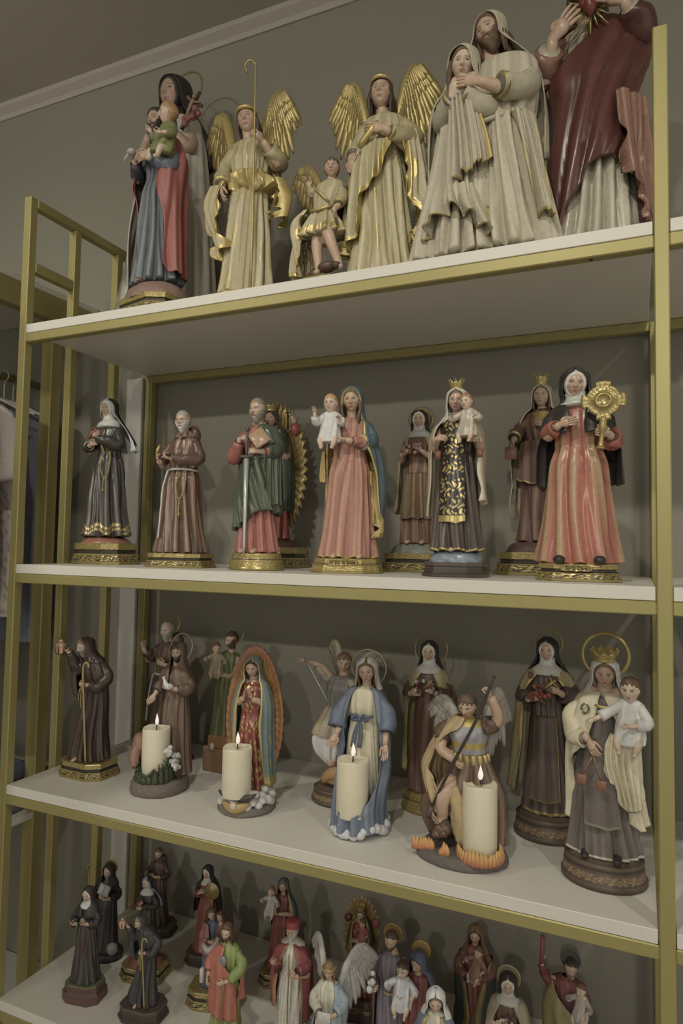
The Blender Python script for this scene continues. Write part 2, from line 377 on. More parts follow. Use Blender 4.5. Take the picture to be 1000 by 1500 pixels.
def add_robe(mb, rings, col, n=11, seed=1, nz=72, nt=96, hi=None, hib=0.6, bumps=(), twist=0.0, hemw=0.012, trim=None, trimh=0.03, sharp=1.0, colf=None, front=None, captop=True):
    """rings (z,cx,cy,rx,ry,fold) listed from the top down"""
    A = rings_at(rings, nz); t = np.arange(nt) * 2 * math.pi / nt; ph = t - 0.25 * np.sin(t)
    Z = A[:, 0][:, None]; P = ph[None, :] + (twist + ((seed % 5) - 2) * .4) * (1 - Z)
    f = folds(P, Z * 1.0, n, seed, sharp)
    r = 1 + 1.6 * A[:, 5][:, None] * f
    for (bp, bz, sp, sz, am) in bumps:
        dp = (ph[None, :] - math.radians(bp) + math.pi) % (2 * math.pi) - math.pi
        r = r + am * np.exp(-(dp / math.radians(sp)) ** 2 - ((Z - bz) / sz) ** 2)
    sx = np.sin(ph)[None, :]; cy = np.cos(ph)[None, :]
    x = A[:, 1][:, None] + A[:, 3][:, None] * r * sx; y = A[:, 2][:, None] - A[:, 4][:, None] * r * cy
    zlo = A[-1, 0]; k = np.clip(1 - (Z - zlo) / 0.10, 0, 1)
    z = Z + hemw * k * f + 0 * x
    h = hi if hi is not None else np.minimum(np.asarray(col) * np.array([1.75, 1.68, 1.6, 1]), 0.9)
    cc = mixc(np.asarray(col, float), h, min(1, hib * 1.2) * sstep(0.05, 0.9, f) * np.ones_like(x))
    if colf is not None: cc = colf(x, y, z, np.broadcast_to(ph[None, :], x.shape), f, cc)
    if trim is not None:
        e = (Z - zlo < trimh) & (Z - zlo > trimh * 0.25) & (np.abs(f) < 9)
        cc = mixc(cc, trim, (e * np.ones_like(x)))
    mb.grid(np.stack([x, y, z], -1), cc, cv=True, cap0=captop, cap1=True)
def add_sheet(mb, rings, col, n=9, seed=3, nz=50, nu=64, hi=None, hib=0.5, thick=0.006, inner=None, trim=None, trimw=0.03, wav=0.0, hem=None, trimb=True, colf=None, foldlen=None, edge=0.0, twist=0.0):
    """open cloth. rings (z,cx,cy,rx,ry,fold,phi0,phi1) degrees; phi 0 front, 90 viewer right, 180 back"""
    A = rings_at(rings, nz); Z = A[:, 0][:, None]; u = np.linspace(0, 1, nu)[None, :]
    v = np.linspace(0, 1, nz)[:, None]
    p0 = np.radians(A[:, 6])[:, None]; p1 = np.radians(A[:, 7])[:, None]
    rs = np.random.RandomState(seed + 50); a = rs.uniform(0, 6.28, 6)
    p0 = p0 + wav * np.sin(v * 17 + a[0]) * v; p1 = p1 + wav * np.sin(v * 15 + a[1]) * v
    ph = p0 + (p1 - p0) * u; f = folds(ph + twist * (1 - Z), Z, n, seed)
    def surf(o):
        r = 1 + 1.45 * A[:, 5][:, None] * f
        e = edge * (np.exp(-(u / .06) ** 2) + np.exp(-((1 - u) / .06) ** 2))
        rx = A[:, 3][:, None] * r + o + e; ry = A[:, 4][:, None] * r + o + e
        zz = Z + (hem(u, v) if hem is not None else 0) + 0.01 * v ** 6 * f
        return np.stack([A[:, 1][:, None] + rx * np.sin(ph), A[:, 2][:, None] - ry * np.cos(ph), zz + 0 * ph], -1)
    S0 = surf(0.0); S1 = surf(-thick)
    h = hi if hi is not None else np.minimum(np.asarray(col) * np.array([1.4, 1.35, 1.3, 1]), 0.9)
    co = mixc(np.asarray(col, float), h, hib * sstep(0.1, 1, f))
    if colf is not None: co = colf(S0[..., 0], S0[..., 1], S0[..., 2], ph, f, co)
    ci = np.broadcast_to(np.asarray(inner if inner is not None else col, float), co.shape).copy()
    if trim is not None:
        L0 = (u < trimw) | (u > 1 - trimw); 
        if trimb: L0 = L0 | (v > 1 - trimw * 0.9)
        L0 = L0 & (v >= 0)
        co = mixc(co, trim, L0 * np.ones_like(ph))
    # closed ring around: outer forward, inner backward
    V = np.concatenate([S0, S1[:, ::-1]], 1); C_ = np.concatenate([co, ci[:, ::-1]], 1)
    nv = V.shape[1]
    mb.grid(V, C_, cv=True)
    base = mb.n - V.shape[0] * nv
    last = base + (V.shape[0] - 1) * nv
    for r0 in (base, last):
        for i in range(nu - 1): mb.f.append((r0 + i, r0 + i + 1, r0 + nv - 2 - i, r0 + nv - 1 - i))
def add_wing(mb, root, side, span, ht, ang_out=35, col=GOLD(), col2=None, tipup=1.0, nf=10, rows=4, back=0.03, droop=-0.55, seed=0, curve=0.12, longf=0.62, fan=40):
    """wing rising from root to a wrist then long feathers hang down. side +1 viewer right"""
    rs = np.random.RandomState(seed); c2 = col2 if col2 is not None else col * np.array([.7, .66, .6, 1]); root = np.array(root, float)
    def X(a, b, t=0):   # a across 0..1, b height, t depth
        q = math.radians(ang_out)
        return root + np.array([side * a * span * math.cos(q), back + a * span * math.sin(q) + t, b * ht])
    arm = [X(0, 0), X(.22, .50), X(.55, .92 * tipup), X(.85, 1.0 * tipup)]
    A = crom(np.array(arm), 8)
    # membrane + arm
    mb.tube(arm, [.022, .030, .024, .012], col, 8, 5, flat=0.7)
    for row in range(rows):
        m = nf + 3 + row * 4; L = (longf, longf * .70, longf * .44, longf * .26)[row]
        for i in range(m):
            t = i / (m - 1.0); p = A[min(len(A) - 1, int(t * (len(A) - 1)))]
            base = p + np.array([0, -0.006 * row, -0.004])
            a = math.radians(-100 + 62 * t ** 1.3) if droop is None else math.radians(-96 + fan * t ** 1.6)
            d = np.array([side * math.cos(a) * math.cos(math.radians(ang_out)), math.cos(a) * math.sin(math.radians(ang_out)), math.sin(a)])
            ln = L * ht * (0.55 + 0.55 * math.sin(math.pi * (0.25 + 0.62 * t))) * (1 + .06 * rs.randn())
            if row == 0 and t > .8: ln *= 0.8
            wd = 0.024 * (1.15 - .16 * row) * (span / .22) ** .5
            nrm = np.array([-side * math.sin(math.radians(ang_out)), math.cos(math.radians(ang_out)), 0]) * -1
            bend = nrm * -0.10 * ln + np.array([0, 0, 0])
            pts = [base, base + d * ln * .35 + bend * .2, base + d * ln * .75 + bend * .5, base + d * ln * .97 + bend]
            mb.tube(pts, [wd * .6, wd, wd * .9, wd * .25], mixc(c2, col, 0.35 + .65 * rs.rand()), 6, 3, flat=0.22, flatdir=nrm)
def poly_outline(kind, a, b, n=96):
    t = np.arange(n) * 2 * math.pi / n
    if kind == 'round': return np.stack([a * np.sin(t), -b * np.cos(t)], -1)
    ch = 0.42
    P = np.array([(-a + a * ch, -b), (a - a * ch, -b), (a, -b + b * ch), (a, b - b * ch), (a - a * ch, b), (-a + a * ch, b), (-a, b - b * ch), (-a, -b + b * ch)])
    out = []
    seg = np.array([np.linalg.norm(P[(i + 1) % 8] - P[i]) for i in range(8)]); k = n // 8
    for i in range(8):
        for j in range(k): out.append(P[i] + (P[(i + 1) % 8] - P[i]) * j / k)
    return np.array(out)
def add_base(mb, kind, a, b, tiers, n=96, seed=0):
    """tiers: (z, scale, colour, ornament amplitude, ornament colour); metres"""
    rs = np.random.RandomState(seed)
    V, C_ = [], []
    s = np.arange(n) / n; O = poly_outline(kind, a, b, n); O = O / a
    seq = []
    for i, tr in enumerate(tiers):
        if i and tr[3] and tiers[i - 1][3]:
            p = tiers[i - 1]; k = 7
            for j in range(1, k): seq.append((p[0] + (tr[0] - p[0]) * j / k, p[1] + (tr[1] - p[1]) * j / k, tr[2], tr[3], tr[4], j / k))
            seq.append(tuple(tr) + (1.0,))
        else: seq.append(tuple(tr) + (0.0,))
    for i, (z, sc, col, orn, oc, v) in enumerate(seq):
        O2 = O * (a + (sc - 1) * a); inner = 1 + (1 - sc) * 0
        q = s * 2 * math.pi * 22
        w = np.sin(q + 2.6 * np.sin(v * math.pi * 2 + np.sin(q * .5) * 1.2)) * np.cos(v * math.pi * 1.6 - .8 + .9 * np.sin(q * 1.5))
        if orn: O2 = O2 * (1 + orn * 1.4 * w * math.sin(math.pi * min(1, max(0, v)) * .94 + .09))[:, None]
        V.append(np.column_stack([O2, np.full(n, z)]))
        c = np.tile(col, (n, 1)) if oc is None else mixc(col, oc, (w > 0.12) * 1.0)
        C_.append(c)
    mb.grid(np.array(V), np.array(C_), cv=True, cap0=True, cap1=True)

class Fig:
    def __init__(s, name, label, X, Y, Z, H, b=0.0, yaw=0, group=None, cat='figurine', mat=None, q=1.0, wide=1.0):
        s.r = tag(empty(name, (X, Y, Z + 0.0006), math.radians(yaw)), label, cat, group); s.b = b; s.h = H - b; s.mat = mat or M_PAINT; s.q = q; s.w = wide
        s.off = np.zeros(3)
    def put(s, name, mb, mat=None, parent=None, smooth=True, raw=False, label=None):
        if not raw:
            for v in mb.v:
                v *= np.array([s.h * s.w, s.h * s.w, s.h]); v += np.array([0, 0, s.b]) + s.off
        o = mb.build(name, mat or s.mat, parent or s.r, smooth)
        if label: o['label'] = label
        return o
    def base(s, kind='oct', a=.06, b=.045, style='goldoct', h=None, name='base', mat=None):
        h = h or s.b; m = MB(); D = K(62, 55, 42); G = GOLD(.75); G2 = GOLD(1.05)
        n = 192 if s.q >= .8 else 96
        if style == 'goldoct': m_t = [(0, 1, G, 0, None), (.12 * h, 1, G, 0, None), (.16 * h, .96, D, .010, G2), (.40 * h, .93, D, .010, G2), (.46 * h, .95, G2, 0, None), (.50 * h, .93, D, 0, None), (.54 * h, .86, D, 0, None), (.66 * h, .86, D, 0, None), (.70 * h, .91, G2, .006, G), (.95 * h, .91, G2, .006, G), (h, .89, G, 0, None)]
        elif style == 'dark': m_t = [(0, 1, K(70, 58, 48), 0, None), (.2 * h, 1, K(70, 58, 48), 0, None), (.26 * h, .94, K(60, 50, 42), 0, None), (.7 * h, .9, K(70, 58, 48), 0, None), (.75 * h, .94, K(80, 66, 54), 0, None), (.95 * h, .94, K(84, 70, 58), 0, None), (h, .92, K(80, 66, 54), 0, None)]
        elif style == 'roundwood':
            B = K(92, 74, 58); B2 = K(72, 57, 44); OG = K(140, 112, 72)
            m_t = [(0, .98, B2, 0, None), (.06 * h, 1, B2, 0, None), (.2 * h, 1, B, 0, None), (.26 * h, .965, B2, 0, None), (.32 * h, .955, B, .006, OG), (.52 * h, .93, B, .006, OG), (.58 * h, .935, B, 0, None), (.64 * h, .90, B2, 0, None), (.72 * h, .895, B2, 0, None), (.76 * h, .92, B, 0, None), (.86 * h, .92, B, 0, None), (.9 * h, .87, B2, 0, None), (h, .80, B, 0, None)]
        elif style == 'goldround': m_t = [(0, 1, G, 0, None), (.1 * h, 1.0, G, 0, None), (.16 * h, .96, G, .008, G2), (.5 * h, .93, G, .008, G2), (.56 * h, .96, G2, 0, None), (.62 * h, .9, D, 0, None), (.7 * h, .88, G, .006, G2), (.93 * h, .88, G, .006, G2), (h, .84, G, 0, None)]
        m.n = 0
        add_base(m, 'round' if kind == 'round' else 'oct', a, b, m_t, n)
        return s.put(name, m, mat, raw=True, smooth=(kind == 'round'))
    def dome(s, col, a, b, z0, z1, name='mound', noise=0.0):
        m = MB(); n = 40; th = np.linspace(0, math.pi / 2, 9); t = np.arange(n) * 2 * math.pi / n
        rr = np.cos(th)[:, None] ** 0.6 * (1 + noise * np.sin(7 * t + 3 * th[:, None] * 2) + noise * .6 * np.sin(13 * t + 1))
        V = np.stack([a * rr * np.sin(t), -b * rr * np.cos(t), z0 + (z1 - z0) * np.sin(th)[:, None] ** 1.2 + 0 * rr], -1)
        m.grid(V, col, cv=True, cap1=True); return s.put(name, m, raw=True)
    def plaque(s, text, y, z, w, hh, txt=True):
        m = MB(); t = np.arange(48) * 2 * math.pi / 48
        def ring(k, yy): 
            x = np.clip(np.sin(t) * 1.25, -1, 1) * w * k; zz = -np.cos(t); zz = np.sign(zz) * np.abs(zz) ** .6 * hh * k * (1 + .12 * np.cos(x / w * 9))
            return np.stack([x, np.full(48, yy), z + zz], -1)
        m.grid(np.array([ring(1, y + .003), ring(1, y - .001), ring(.92, y - .002), ring(.88, y - .0012)]), np.array([GOLD(.8)] * 4)[:, None, :] * np.ones((1, 48, 1)), cv=True, cap0=True, cap1=True)
        pl = s.put('plaque', m, raw=True)
        if txt:
            cu = bpy.data.curves.new('lettering', 'FONT'); cu.body = text; cu.size = hh * 1.5; cu.align_x = 'CENTER'; cu.align_y = 'CENTER'; cu.extrude = 0.0004; cu.shear = .15
            to = bpy.data.objects.new('tmp', cu); COL.objects.link(to); bpy.context.view_layer.update()
            me = bpy.data.meshes.new_from_object(to); bpy.data.objects.remove(to); me.materials.clear(); me.materials.append(M_INK)
            o = bpy.data.objects.new('lettering', me); COL.objects.link(o); o.parent = pl
            o.location = (0, y - .0017, z); o.rotation_euler = (math.pi / 2, 0, 0)
            k = min(1, w * 1.7 / max(1e-4, o.dimensions.x if o.dimensions.x else w)); o.scale = (k, 1, 1)
    def body(s, head=(0, -.01, .925), hh=.135, yaw=0, tilt=0, roll=0, skin=None, arms=(), female=True, brow=None, eyes='open', feet=(), extra=None, neck=True, torso=True, lean=(0, 0)):
        """arms: list of dict(w, d, pn, side, curl, el) ; keeps the flesh in one mesh"""
        skin = SKIN if skin is None else skin; s.skin = skin; yaw = yaw + 22 * (1 - s.r.location[0] / 1.18)
        m = MB(); R = rotm(yaw, tilt, roll); s.R = R; s.yaw = yaw; s.hc = np.array(head, float); s.hh = hh
        if torso: m.tube([(head[0] * .2, 0, .30), (head[0] * .4, 0.0, .55), (head[0] * .6, 0.012, .74), (head[0] * .8, 0.014, .81)], [.045, .05, .048, .036], skin, 12, 3)
        if neck: m.tube([(head[0] * .75, .015, .795), (head[0] * .85, .010, .835), tuple(s.hc + np.array([0, .012, -.25 * hh]))], [.042, .031, .033], skin, 12, 3)
        add_head(m, head, hh, R, skin, brow, female, s.q, eyes)
        for a in arms:
            w = np.array(a['w'], float); el = np.array(a.get('el', w + np.array([0, .08, 0]))); 
            sg = 1 if el[0] > head[0] * .6 else -1
            m.tube([(head[0] * .6 + sg * .03, .01, .75), (head[0] * .6 + sg * .075, .01, .765), el, (el + w) / 2, w], [.03, .030, .026, .024, .017], skin, 8, 3)
            add_hand(m, w, a['d'], a.get('pn', (0, 0, -1)), a.get('side', 1), a.get('L', .088), a.get('curl', .5), skin, a.get('spread', .1), a.get('thumb', .4))
        for f_ in feet:
            p = np.array(f_[:3], float); d = f_[3] if len(f_) > 3 else 0
            m.tube([(p[0] * .5, .01, .36), (p[0] * .8, .01, .18), (p[0], .0, .02)], [.034, .026, .02], skin, 8, 3)
            m.tube([p + np.array([0, .05, .02]), p + np.array([d * .3, .0, .016]), p + np.array([d, -.045, .008])], [.02, .022, .014], f_[4] if len(f_) > 4 and f_[4] is not None else skin, 8, 3, flat=.7, flatdir=(0, 0, 1))
        if extra: extra(m)
        return s.put('body', m)
    def hair(s, col, style='short', name='hair', **k):
        m = MB(); add_hair(m, s.hc, s.hh, s.R, col, style, max(.6, s.q), **k); return s.put(name, m)
    def beard(s, col, length=.2):
        m = MB(); add_beard(m, s.hc, s.hh, s.R, col, length, max(.6, s.q)); return s.put('beard', m)
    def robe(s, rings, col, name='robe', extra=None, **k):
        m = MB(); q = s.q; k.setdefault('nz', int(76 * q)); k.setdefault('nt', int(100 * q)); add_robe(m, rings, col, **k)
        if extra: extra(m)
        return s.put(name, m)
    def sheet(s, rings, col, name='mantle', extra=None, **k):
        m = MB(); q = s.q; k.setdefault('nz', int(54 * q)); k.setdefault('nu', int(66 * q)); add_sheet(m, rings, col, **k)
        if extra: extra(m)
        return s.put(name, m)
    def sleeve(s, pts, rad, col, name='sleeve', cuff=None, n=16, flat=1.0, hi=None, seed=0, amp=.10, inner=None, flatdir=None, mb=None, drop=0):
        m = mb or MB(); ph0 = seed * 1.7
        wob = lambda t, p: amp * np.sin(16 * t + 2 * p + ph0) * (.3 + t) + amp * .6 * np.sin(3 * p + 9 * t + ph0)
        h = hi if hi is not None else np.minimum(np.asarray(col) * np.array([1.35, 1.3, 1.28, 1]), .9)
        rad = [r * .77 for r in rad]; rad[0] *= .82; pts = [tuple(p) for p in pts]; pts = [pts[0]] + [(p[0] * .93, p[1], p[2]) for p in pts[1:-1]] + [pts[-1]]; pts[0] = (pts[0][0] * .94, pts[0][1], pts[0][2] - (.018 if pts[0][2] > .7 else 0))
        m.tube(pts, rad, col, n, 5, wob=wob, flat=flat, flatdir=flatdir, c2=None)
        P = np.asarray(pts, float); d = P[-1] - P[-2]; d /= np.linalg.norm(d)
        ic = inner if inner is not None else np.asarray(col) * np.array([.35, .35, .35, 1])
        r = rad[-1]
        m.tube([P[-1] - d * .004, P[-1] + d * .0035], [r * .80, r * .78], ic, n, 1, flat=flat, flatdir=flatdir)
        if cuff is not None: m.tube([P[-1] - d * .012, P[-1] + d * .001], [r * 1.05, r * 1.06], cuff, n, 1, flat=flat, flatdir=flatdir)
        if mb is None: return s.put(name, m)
    def halo(s, r, kind='wire', up=.30, tilt=10, back=.05, col=None, name='halo', w=.12, dx=0):
        m = MB(); c = s.hc + np.array([dx, back, up * s.hh]); t = np.arange(48) * 2 * math.pi / 48; q = math.radians(tilt)
        ex = np.array([1, 0, 0]); ez = np.array([0, math.sin(q), math.cos(q)]); ey = np.array([0, -math.cos(q), math.sin(q)])
        gc = col if col is not None else GOLD(.8)
        P = c + r * (np.sin(t)[:, None] * ex + np.cos(t)[:, None] * ez)
        if kind == 'wire': m.tube(P, .0042 if s.h > .2 else .006, gc, 6, closed=True)
        elif kind == 'ring':
            V = [c + rr * (np.sin(t)[:, None] * ex + np.cos(t)[:, None] * ez) + yy * ey for rr, yy in ((r, .003), (r * (1 - w), .003), (r * (1 - w), -.003), (r, -.003))]
            m.grid(np.array(V).transpose(1, 0, 2), gc, cu=True, cv=True)
        else:
            V = [c + rr * (1 + (.02 * np.sin(24 * t))[:, None] * 0) * (np.sin(t)[:, None] * ex + np.cos(t)[:, None] * ez) + yy * ey for rr, yy in ((.02, .004), (r * .6, .005), (r * .8, .002), (r * .85, .006), (r, .004), (r, -.004), (.02, -.004))]
            m.grid(np.array(V), gc, cv=True, cap0=True, cap1=True)
        if kind != 'disc': m.tube([c - ez * r, s.hc + np.array([0, .3 * s.hh, 0])], .004, gc, 5, 1)
        return s.put(name, m)
    def crown(s, r=.05, ht=.05, up=.46, flare=1.25, n=8, col=None):
        m = MB(); k = n * 8; t = np.arange(k) * 2 * math.pi / k; sp = np.abs(np.cos(t * n / 2)) ** 1.2; gc = col if col is not None else GOLD(1)
        rows = []
        for z, rr in ((0, 1), (.12, 1.04), (.2, .98), (.3, 1.0), (.65, 1.05 + (flare - 1) * .6)): rows.append(np.stack([rr * r * np.sin(t), -rr * r * np.cos(t), np.full(k, z * ht)], -1))
        rows.append(np.stack([r * flare * np.sin(t), -r * flare * np.cos(t), ht * (.72 + .30 * sp)], -1))
        rows.append(rows[-1] * np.array([.93, .93, 1])); rows.append(rows[0] * np.array([.85, .85, 1]) + np.array([0, 0, ht * .3]))
        V = np.array(rows) @ s.R.T + s.hc + s.R @ np.array([0, .02 * s.hh, up * s.hh])
        m.grid(V, gc, cv=True, cap0=True, cap1=True)
        for i in range(n):
            a = i * 2 * math.pi / n; m.ball(s.R @ np.array([r * flare * math.sin(a), -r * flare * math.cos(a), ht * 1.05 + up * s.hh]) + s.hc, .006, gc, 6, 5)
        return s.put('crown', m)
    def cord(s, pts, r, col, name='cord', n=6, sub=6, parent=None):
        m = MB(); m.tube(pts, r, col, n, sub); return s.put(name, m, parent=parent)
    def beads(s, pts, r, col, name='rosary', cross=True, step=2.2):
        m = MB(); P = crom(np.array(pts, float), 24); L = np.r_[0, np.cumsum(np.linalg.norm(np.diff(P, axis=0), axis=1))]
        k = int(L[-1] / (r * step)); 
        for i in range(k + 1):
            d = i * L[-1] / k; p = np.array([np.interp(d, L, P[:, j]) for j in range(3)]); m.ball(p, r, col, 6, 5)
        if cross:
            p = P[-1]; m.box(p + np.array([-.004, -.003, -.035]), p + np.array([.004, .003, 0]), col); m.box(p + np.array([-.012, -.003, -.016]), p + np.array([.012, .003, -.009]), col)
        o = s.put(name, m); return o
    def cross(s, c, size, col, R=None, name='crucifix', christ=None, th=.011):
        m = MB(); R = R if R is not None else np.eye(3)
        b = MB(); b.box((-th * .5, -th * .35, -size * .6), (th * .5, th * .35, size * .4), col); b.box((-size * .3, -th * .35, size * .08), (size * .3, th * .35, size * .08 + th), col)
        if christ is not None:
            b.tube([(0, -th, size * .16), (0, -th, 0), (.004, -th, -size * .35)], [.007, .008, .004], christ, 6, 2); b.tube([(-size * .26, -th, size * .16), (0, -th, size * .1), (size * .26, -th, size * .16)], .004, christ, 5, 2); b.ball((0, -th * 1.2, size * .22), .009, christ, 6, 5)
        for v, c_ in zip(b.v, b.c): v[:] = v @ R.T + np.array(c)
        return s.put(name, b)
    def child(s, c, size, yaw=0, gown=K(175, 170, 158), hair=K(120, 90, 55), skin=None, arms=None, name='infant', roll=0, legs=True, hhead=None, hyaw=None, seated=True):
        """seated infant, c = seat point, size = sitting height"""
        skin = SKIN2 if skin is None else skin; R = rotm(yaw, 0, roll); c = np.array(c, float)
        T_ = lambda p: (np.array(p, float) * size) @ R.T + c
        m = MB(); hh = .40 * size if hhead is None else hhead * size; hc = T_((0, -.02, .82)); HR = rotm(yaw if hyaw is None else hyaw, 0, roll)
        q0 = max(.5, .62 * s.q)
        add_head(m, hc, hh, HR, skin, None, True, q0)
        m.tube([T_((0, 0, .1)), T_((0, .01, .45)), T_((0, .02, .66))], [.10 * size, .11 * size, .06 * size], skin, 8, 3)
        A_ = arms or [((-.30, -.22, .50), (-.35, -.1, .45)), ((.30, -.22, .36), (.32, -.05, .40))]
        for i, (hnd, elb) in enumerate(A_):
            sx = -1 if i == 0 else 1
            m.tube([T_((sx * .16, .02, .58)), T_(elb), T_(hnd)], [.055 * size, .05 * size, .035 * size], skin, 8, 3)
            d = np.array(T_(hnd)) - T_(elb); add_hand(m, T_(hnd), d, (0, -1, 0), 1, .17 * size, .4, skin, .2)
        if legs:
            for sx in (-1, 1):
                m.tube([T_((sx * .10, -.02, .08)), T_((sx * .16, -.22, .03)), T_((sx * .12, -.25, -.13)), T_((sx * .12, -.32, -.15))], np.array([.085, .07, .045, .03]) * size, skin, 8, 3)
        o = s.put(name, m)
        h = MB(); add_hair(h, hc, hh, HR, hair, 'curly', q0, seed=4); s.put('hair', h, parent=o)
        gm = MB()
        add_robe(gm, [(.68, 0, .02, .09, .07, 0), (.60, 0, .02, .19, .12, .02), (.40, 0, .0, .19, .15, .05), (.15, 0, -.05, .23, .22, .07), (-.02, 0, -.10, .22, .22, .10)] if seated else [(.68, 0, .02, .09, .07, 0), (.60, 0, .02, .19, .12, .02), (.30, 0, .0, .17, .15, .05), (-.3, 0, 0, .2, .2, .1), (-.8, 0, 0, .24, .2, .1)], gown, n=7, seed=9, nz=26, nt=44)
        for i, (hnd, elb) in enumerate(A_):
            sx = -1 if i == 0 else 1; e = np.array(elb); w = e + (np.array(hnd) - e) * .55
            gm.tube([(sx * .13, .02, .57), tuple(e), tuple(w)], [.085, .085, .10], gown, 10, 4)
        for v in gm.v: v[:] = (v * size) @ R.T + c
        s.put('gown', gm, parent=o)
        return o
def V3(*a): return np.array(a, float)

# ---------------------------------------------------------------- templates
def RB(hem=.15, hemy=.12, wa=.088, ch=.102, fo=.13, sx=0.0, top=.828, sh=.092, zb=0.0, wz=.60, fb=None, hip=None):
    hip = hip or (wa + hem) / 2 - .004
    return [(top, sx, .014, .038, .034, 0), (top - .012, sx, .014, .058, .042, .01), (.80, sx, .014, sh, .055, .02), (.77, sx, .012, ch, .066, .03), (.70, sx, .004, ch, .074, .05),
            (wz + .02, sx, .004, wa, .064, .07), (wz - .02, sx, .004, wa + .004, .066, fo * .6), (.50, sx * .8, .0, hip * .93, .084, fo * .8), (.36, sx * .5, 0, hip, .09, fo), (.18, sx * .2, 0, (hip + hem) / 2, (.09 + hemy) / 2, fo), (.05 + zb, 0, 0, hem, hemy, fo * 1.05), (zb, 0, 0, hem * 1.03, hemy * 1.03, fo * 1.2)]
def VR(F, tail, o=1.0, w=1.0, front=1.0, back=.012):
    x, y, z = F.hc; h = F.hh; y += back; a = .44 * o; b = .50 * o
    L = [(z + .555 * h * o, x, y, .01, .01, 0, 2, 358), (z + .53 * h * o, x, y, a * .45 * h, b * .45 * h, 0, 2, 358), (z + .44 * h, x, y, a * .78 * h, b * .80 * h, 0, 6, 354), (z + .36 * h, x, y, a * .93 * h, b * .92 * h, 0, 26 * front, 360 - 26 * front),
         (z + .22 * h, x, y, a * 1.0 * h, b * h, 0, 44 * front, 360 - 44 * front), (z, x, y, a * 1.03 * h, b * h, .01, 54 * front, 360 - 54 * front), (z - .28 * h, x, y + .004, a * 1.06 * h * w, b * 1.0 * h, .02, 56 * front, 360 - 56 * front)]
    w_ = getattr(F, 'yaw', 0); ws = (1, 1, 1, 1, 1, 1, .8)
    L = [tuple(list(r[:6]) + [r[6] + w_ * k, r[7] + w_ * k]) for r, k in zip(L, ws)]
    return L + tail
def swing(rings, dx): return [tuple([r[0], r[1] + dx * (1 - r[0])] + list(r[2:])) for r in rings]
BLACK = K(48, 42, 37); BLK2 = K(72, 64, 56); WHITE = K(176, 170, 154); CREAM = K(165, 148, 112); BRN = K(76, 58, 45); BRN2 = K(104, 80, 62); CREAM2 = K(178, 165, 132)
HDARK = K(62, 50, 42); HBRN = K(88, 66, 46); HGREY = K(140, 132, 116); HWHITE = K(168, 160, 145)
ROSE = K(150, 62, 60); PINKR = K(178, 120, 112)
def bouquet(F, c, r, n=9, cols=(ROSE,), seed=1, leaf=K(82, 84, 60), name='roses', br=.013):
    rs = np.random.RandomState(seed); m = MB()
    for i in range(n):
        p = np.array(c) + rs.uniform(-1, 1, 3) * np.array(r); q = br * (.8 + .5 * rs.rand()); m.ball(p, q, cols[i % len(cols)], 8, 6)
        for k in range(3):
            a = rs.rand() * 6.28; m.ball(p + np.array([math.cos(a), -.6, math.sin(a)]) * q * .5, q * .55, cols[i % len(cols)] * np.array([.75, .75, .75, 1]), 6, 5)
        a = rs.rand() * 6.28; d = np.array([math.cos(a), -.2, math.sin(a)]); m.tube([p, p + d * q, p + d * q * 2.1], [q * .3, q * .6, q * .1], leaf, 5, 2, flat=.3)
    return F.put(name, m)
def candle(label, X, Y, Z, R, H, group=None):
    e = tag(empty('pillar_candle', (X, Y, Z)), label, 'candle', group or 'ivory flameless candles on the third shelf')
    n = 40; t = np.arange(n) * 2 * math.pi / n; m = MB(); rows = []
    wv = .0012 * np.sin(3 * t + 1)
    for r, z in ((.96, 0), (1, .002), (1, H * .5), (1.0, H - .003), (.975, H - .0005), (.93, H), (.86, H - .002), (.5, H - .004), (.12, H - .0045)):
        rows.append(np.stack([R * r * np.sin(t), -R * r * np.cos(t), z + (wv if z > H * .9 else 0 * wv)], -1) if r > .3 else np.stack([R * r * np.sin(t), -R * r * np.cos(t), np.full(n, z)], -1))
    m.grid(np.array(rows), (1, 1, 1, 0), cv=True, cap0=True, cap1=True); m.build('wax_body', M_WAX, e)
    m = MB(); m.tube([(0, 0, H - .006), (.0005, 0, H + .006)], .0013, K(40, 34, 28), 8, 1); m.build('wick', M_PAINT, e)
    m = MB(); zz = np.linspace(0, 1, 14); r = .0043 * np.sin(math.pi * zz ** .75) ** .9 * (1.15 - .5 * zz)
    tt = np.arange(14) * 2 * math.pi / 14
    m.grid(np.stack([r[:, None] * np.sin(tt) + .0008 * np.sin(3 * zz)[:, None], -r[:, None] * np.cos(tt) * .6, H + .004 + .024 * zz[:, None] + 0 * tt], -1), (1, 1, 1, 0), cv=True, cap0=True, cap1=True)
    m.build('flame', M_FLAME, e); return e
M_WAX, nt_, b_ = new_mat('ivory_wax')
b_.inputs['Base Color'].default_value = (.80, .75, .60, 1); b_.inputs['Roughness'].default_value = .45
b_.inputs['Subsurface Weight'].default_value = .25; b_.inputs['Subsurface Radius'].default_value = (.01, .007, .004); b_.inputs['Subsurface Scale'].default_value = .6
_n = nt_.nodes.new('ShaderNodeTexNoise'); _n.inputs['Scale'].default_value = 60; _b = nt_.nodes.new('ShaderNodeBump'); _b.inputs['Strength'].default_value = .15; _b.inputs['Distance'].default_value = .001
nt_.links.new(_n.outputs['Fac'], _b.inputs['Height']); nt_.links.new(_b.outputs[0], b_.inputs['Normal'])
M_FLAME, nt_, b_ = new_mat('flame_added_glow')
b_.inputs['Base Color'].default_value = (.7, .66, .6, 1); b_.inputs['Emission Color'].default_value = (1, .93, .82, 1); b_.inputs['Emission Strength'].default_value = .45  # pale, unlit-looking LED flame tip; slight glow added in its material
def seatedhalo(): pass

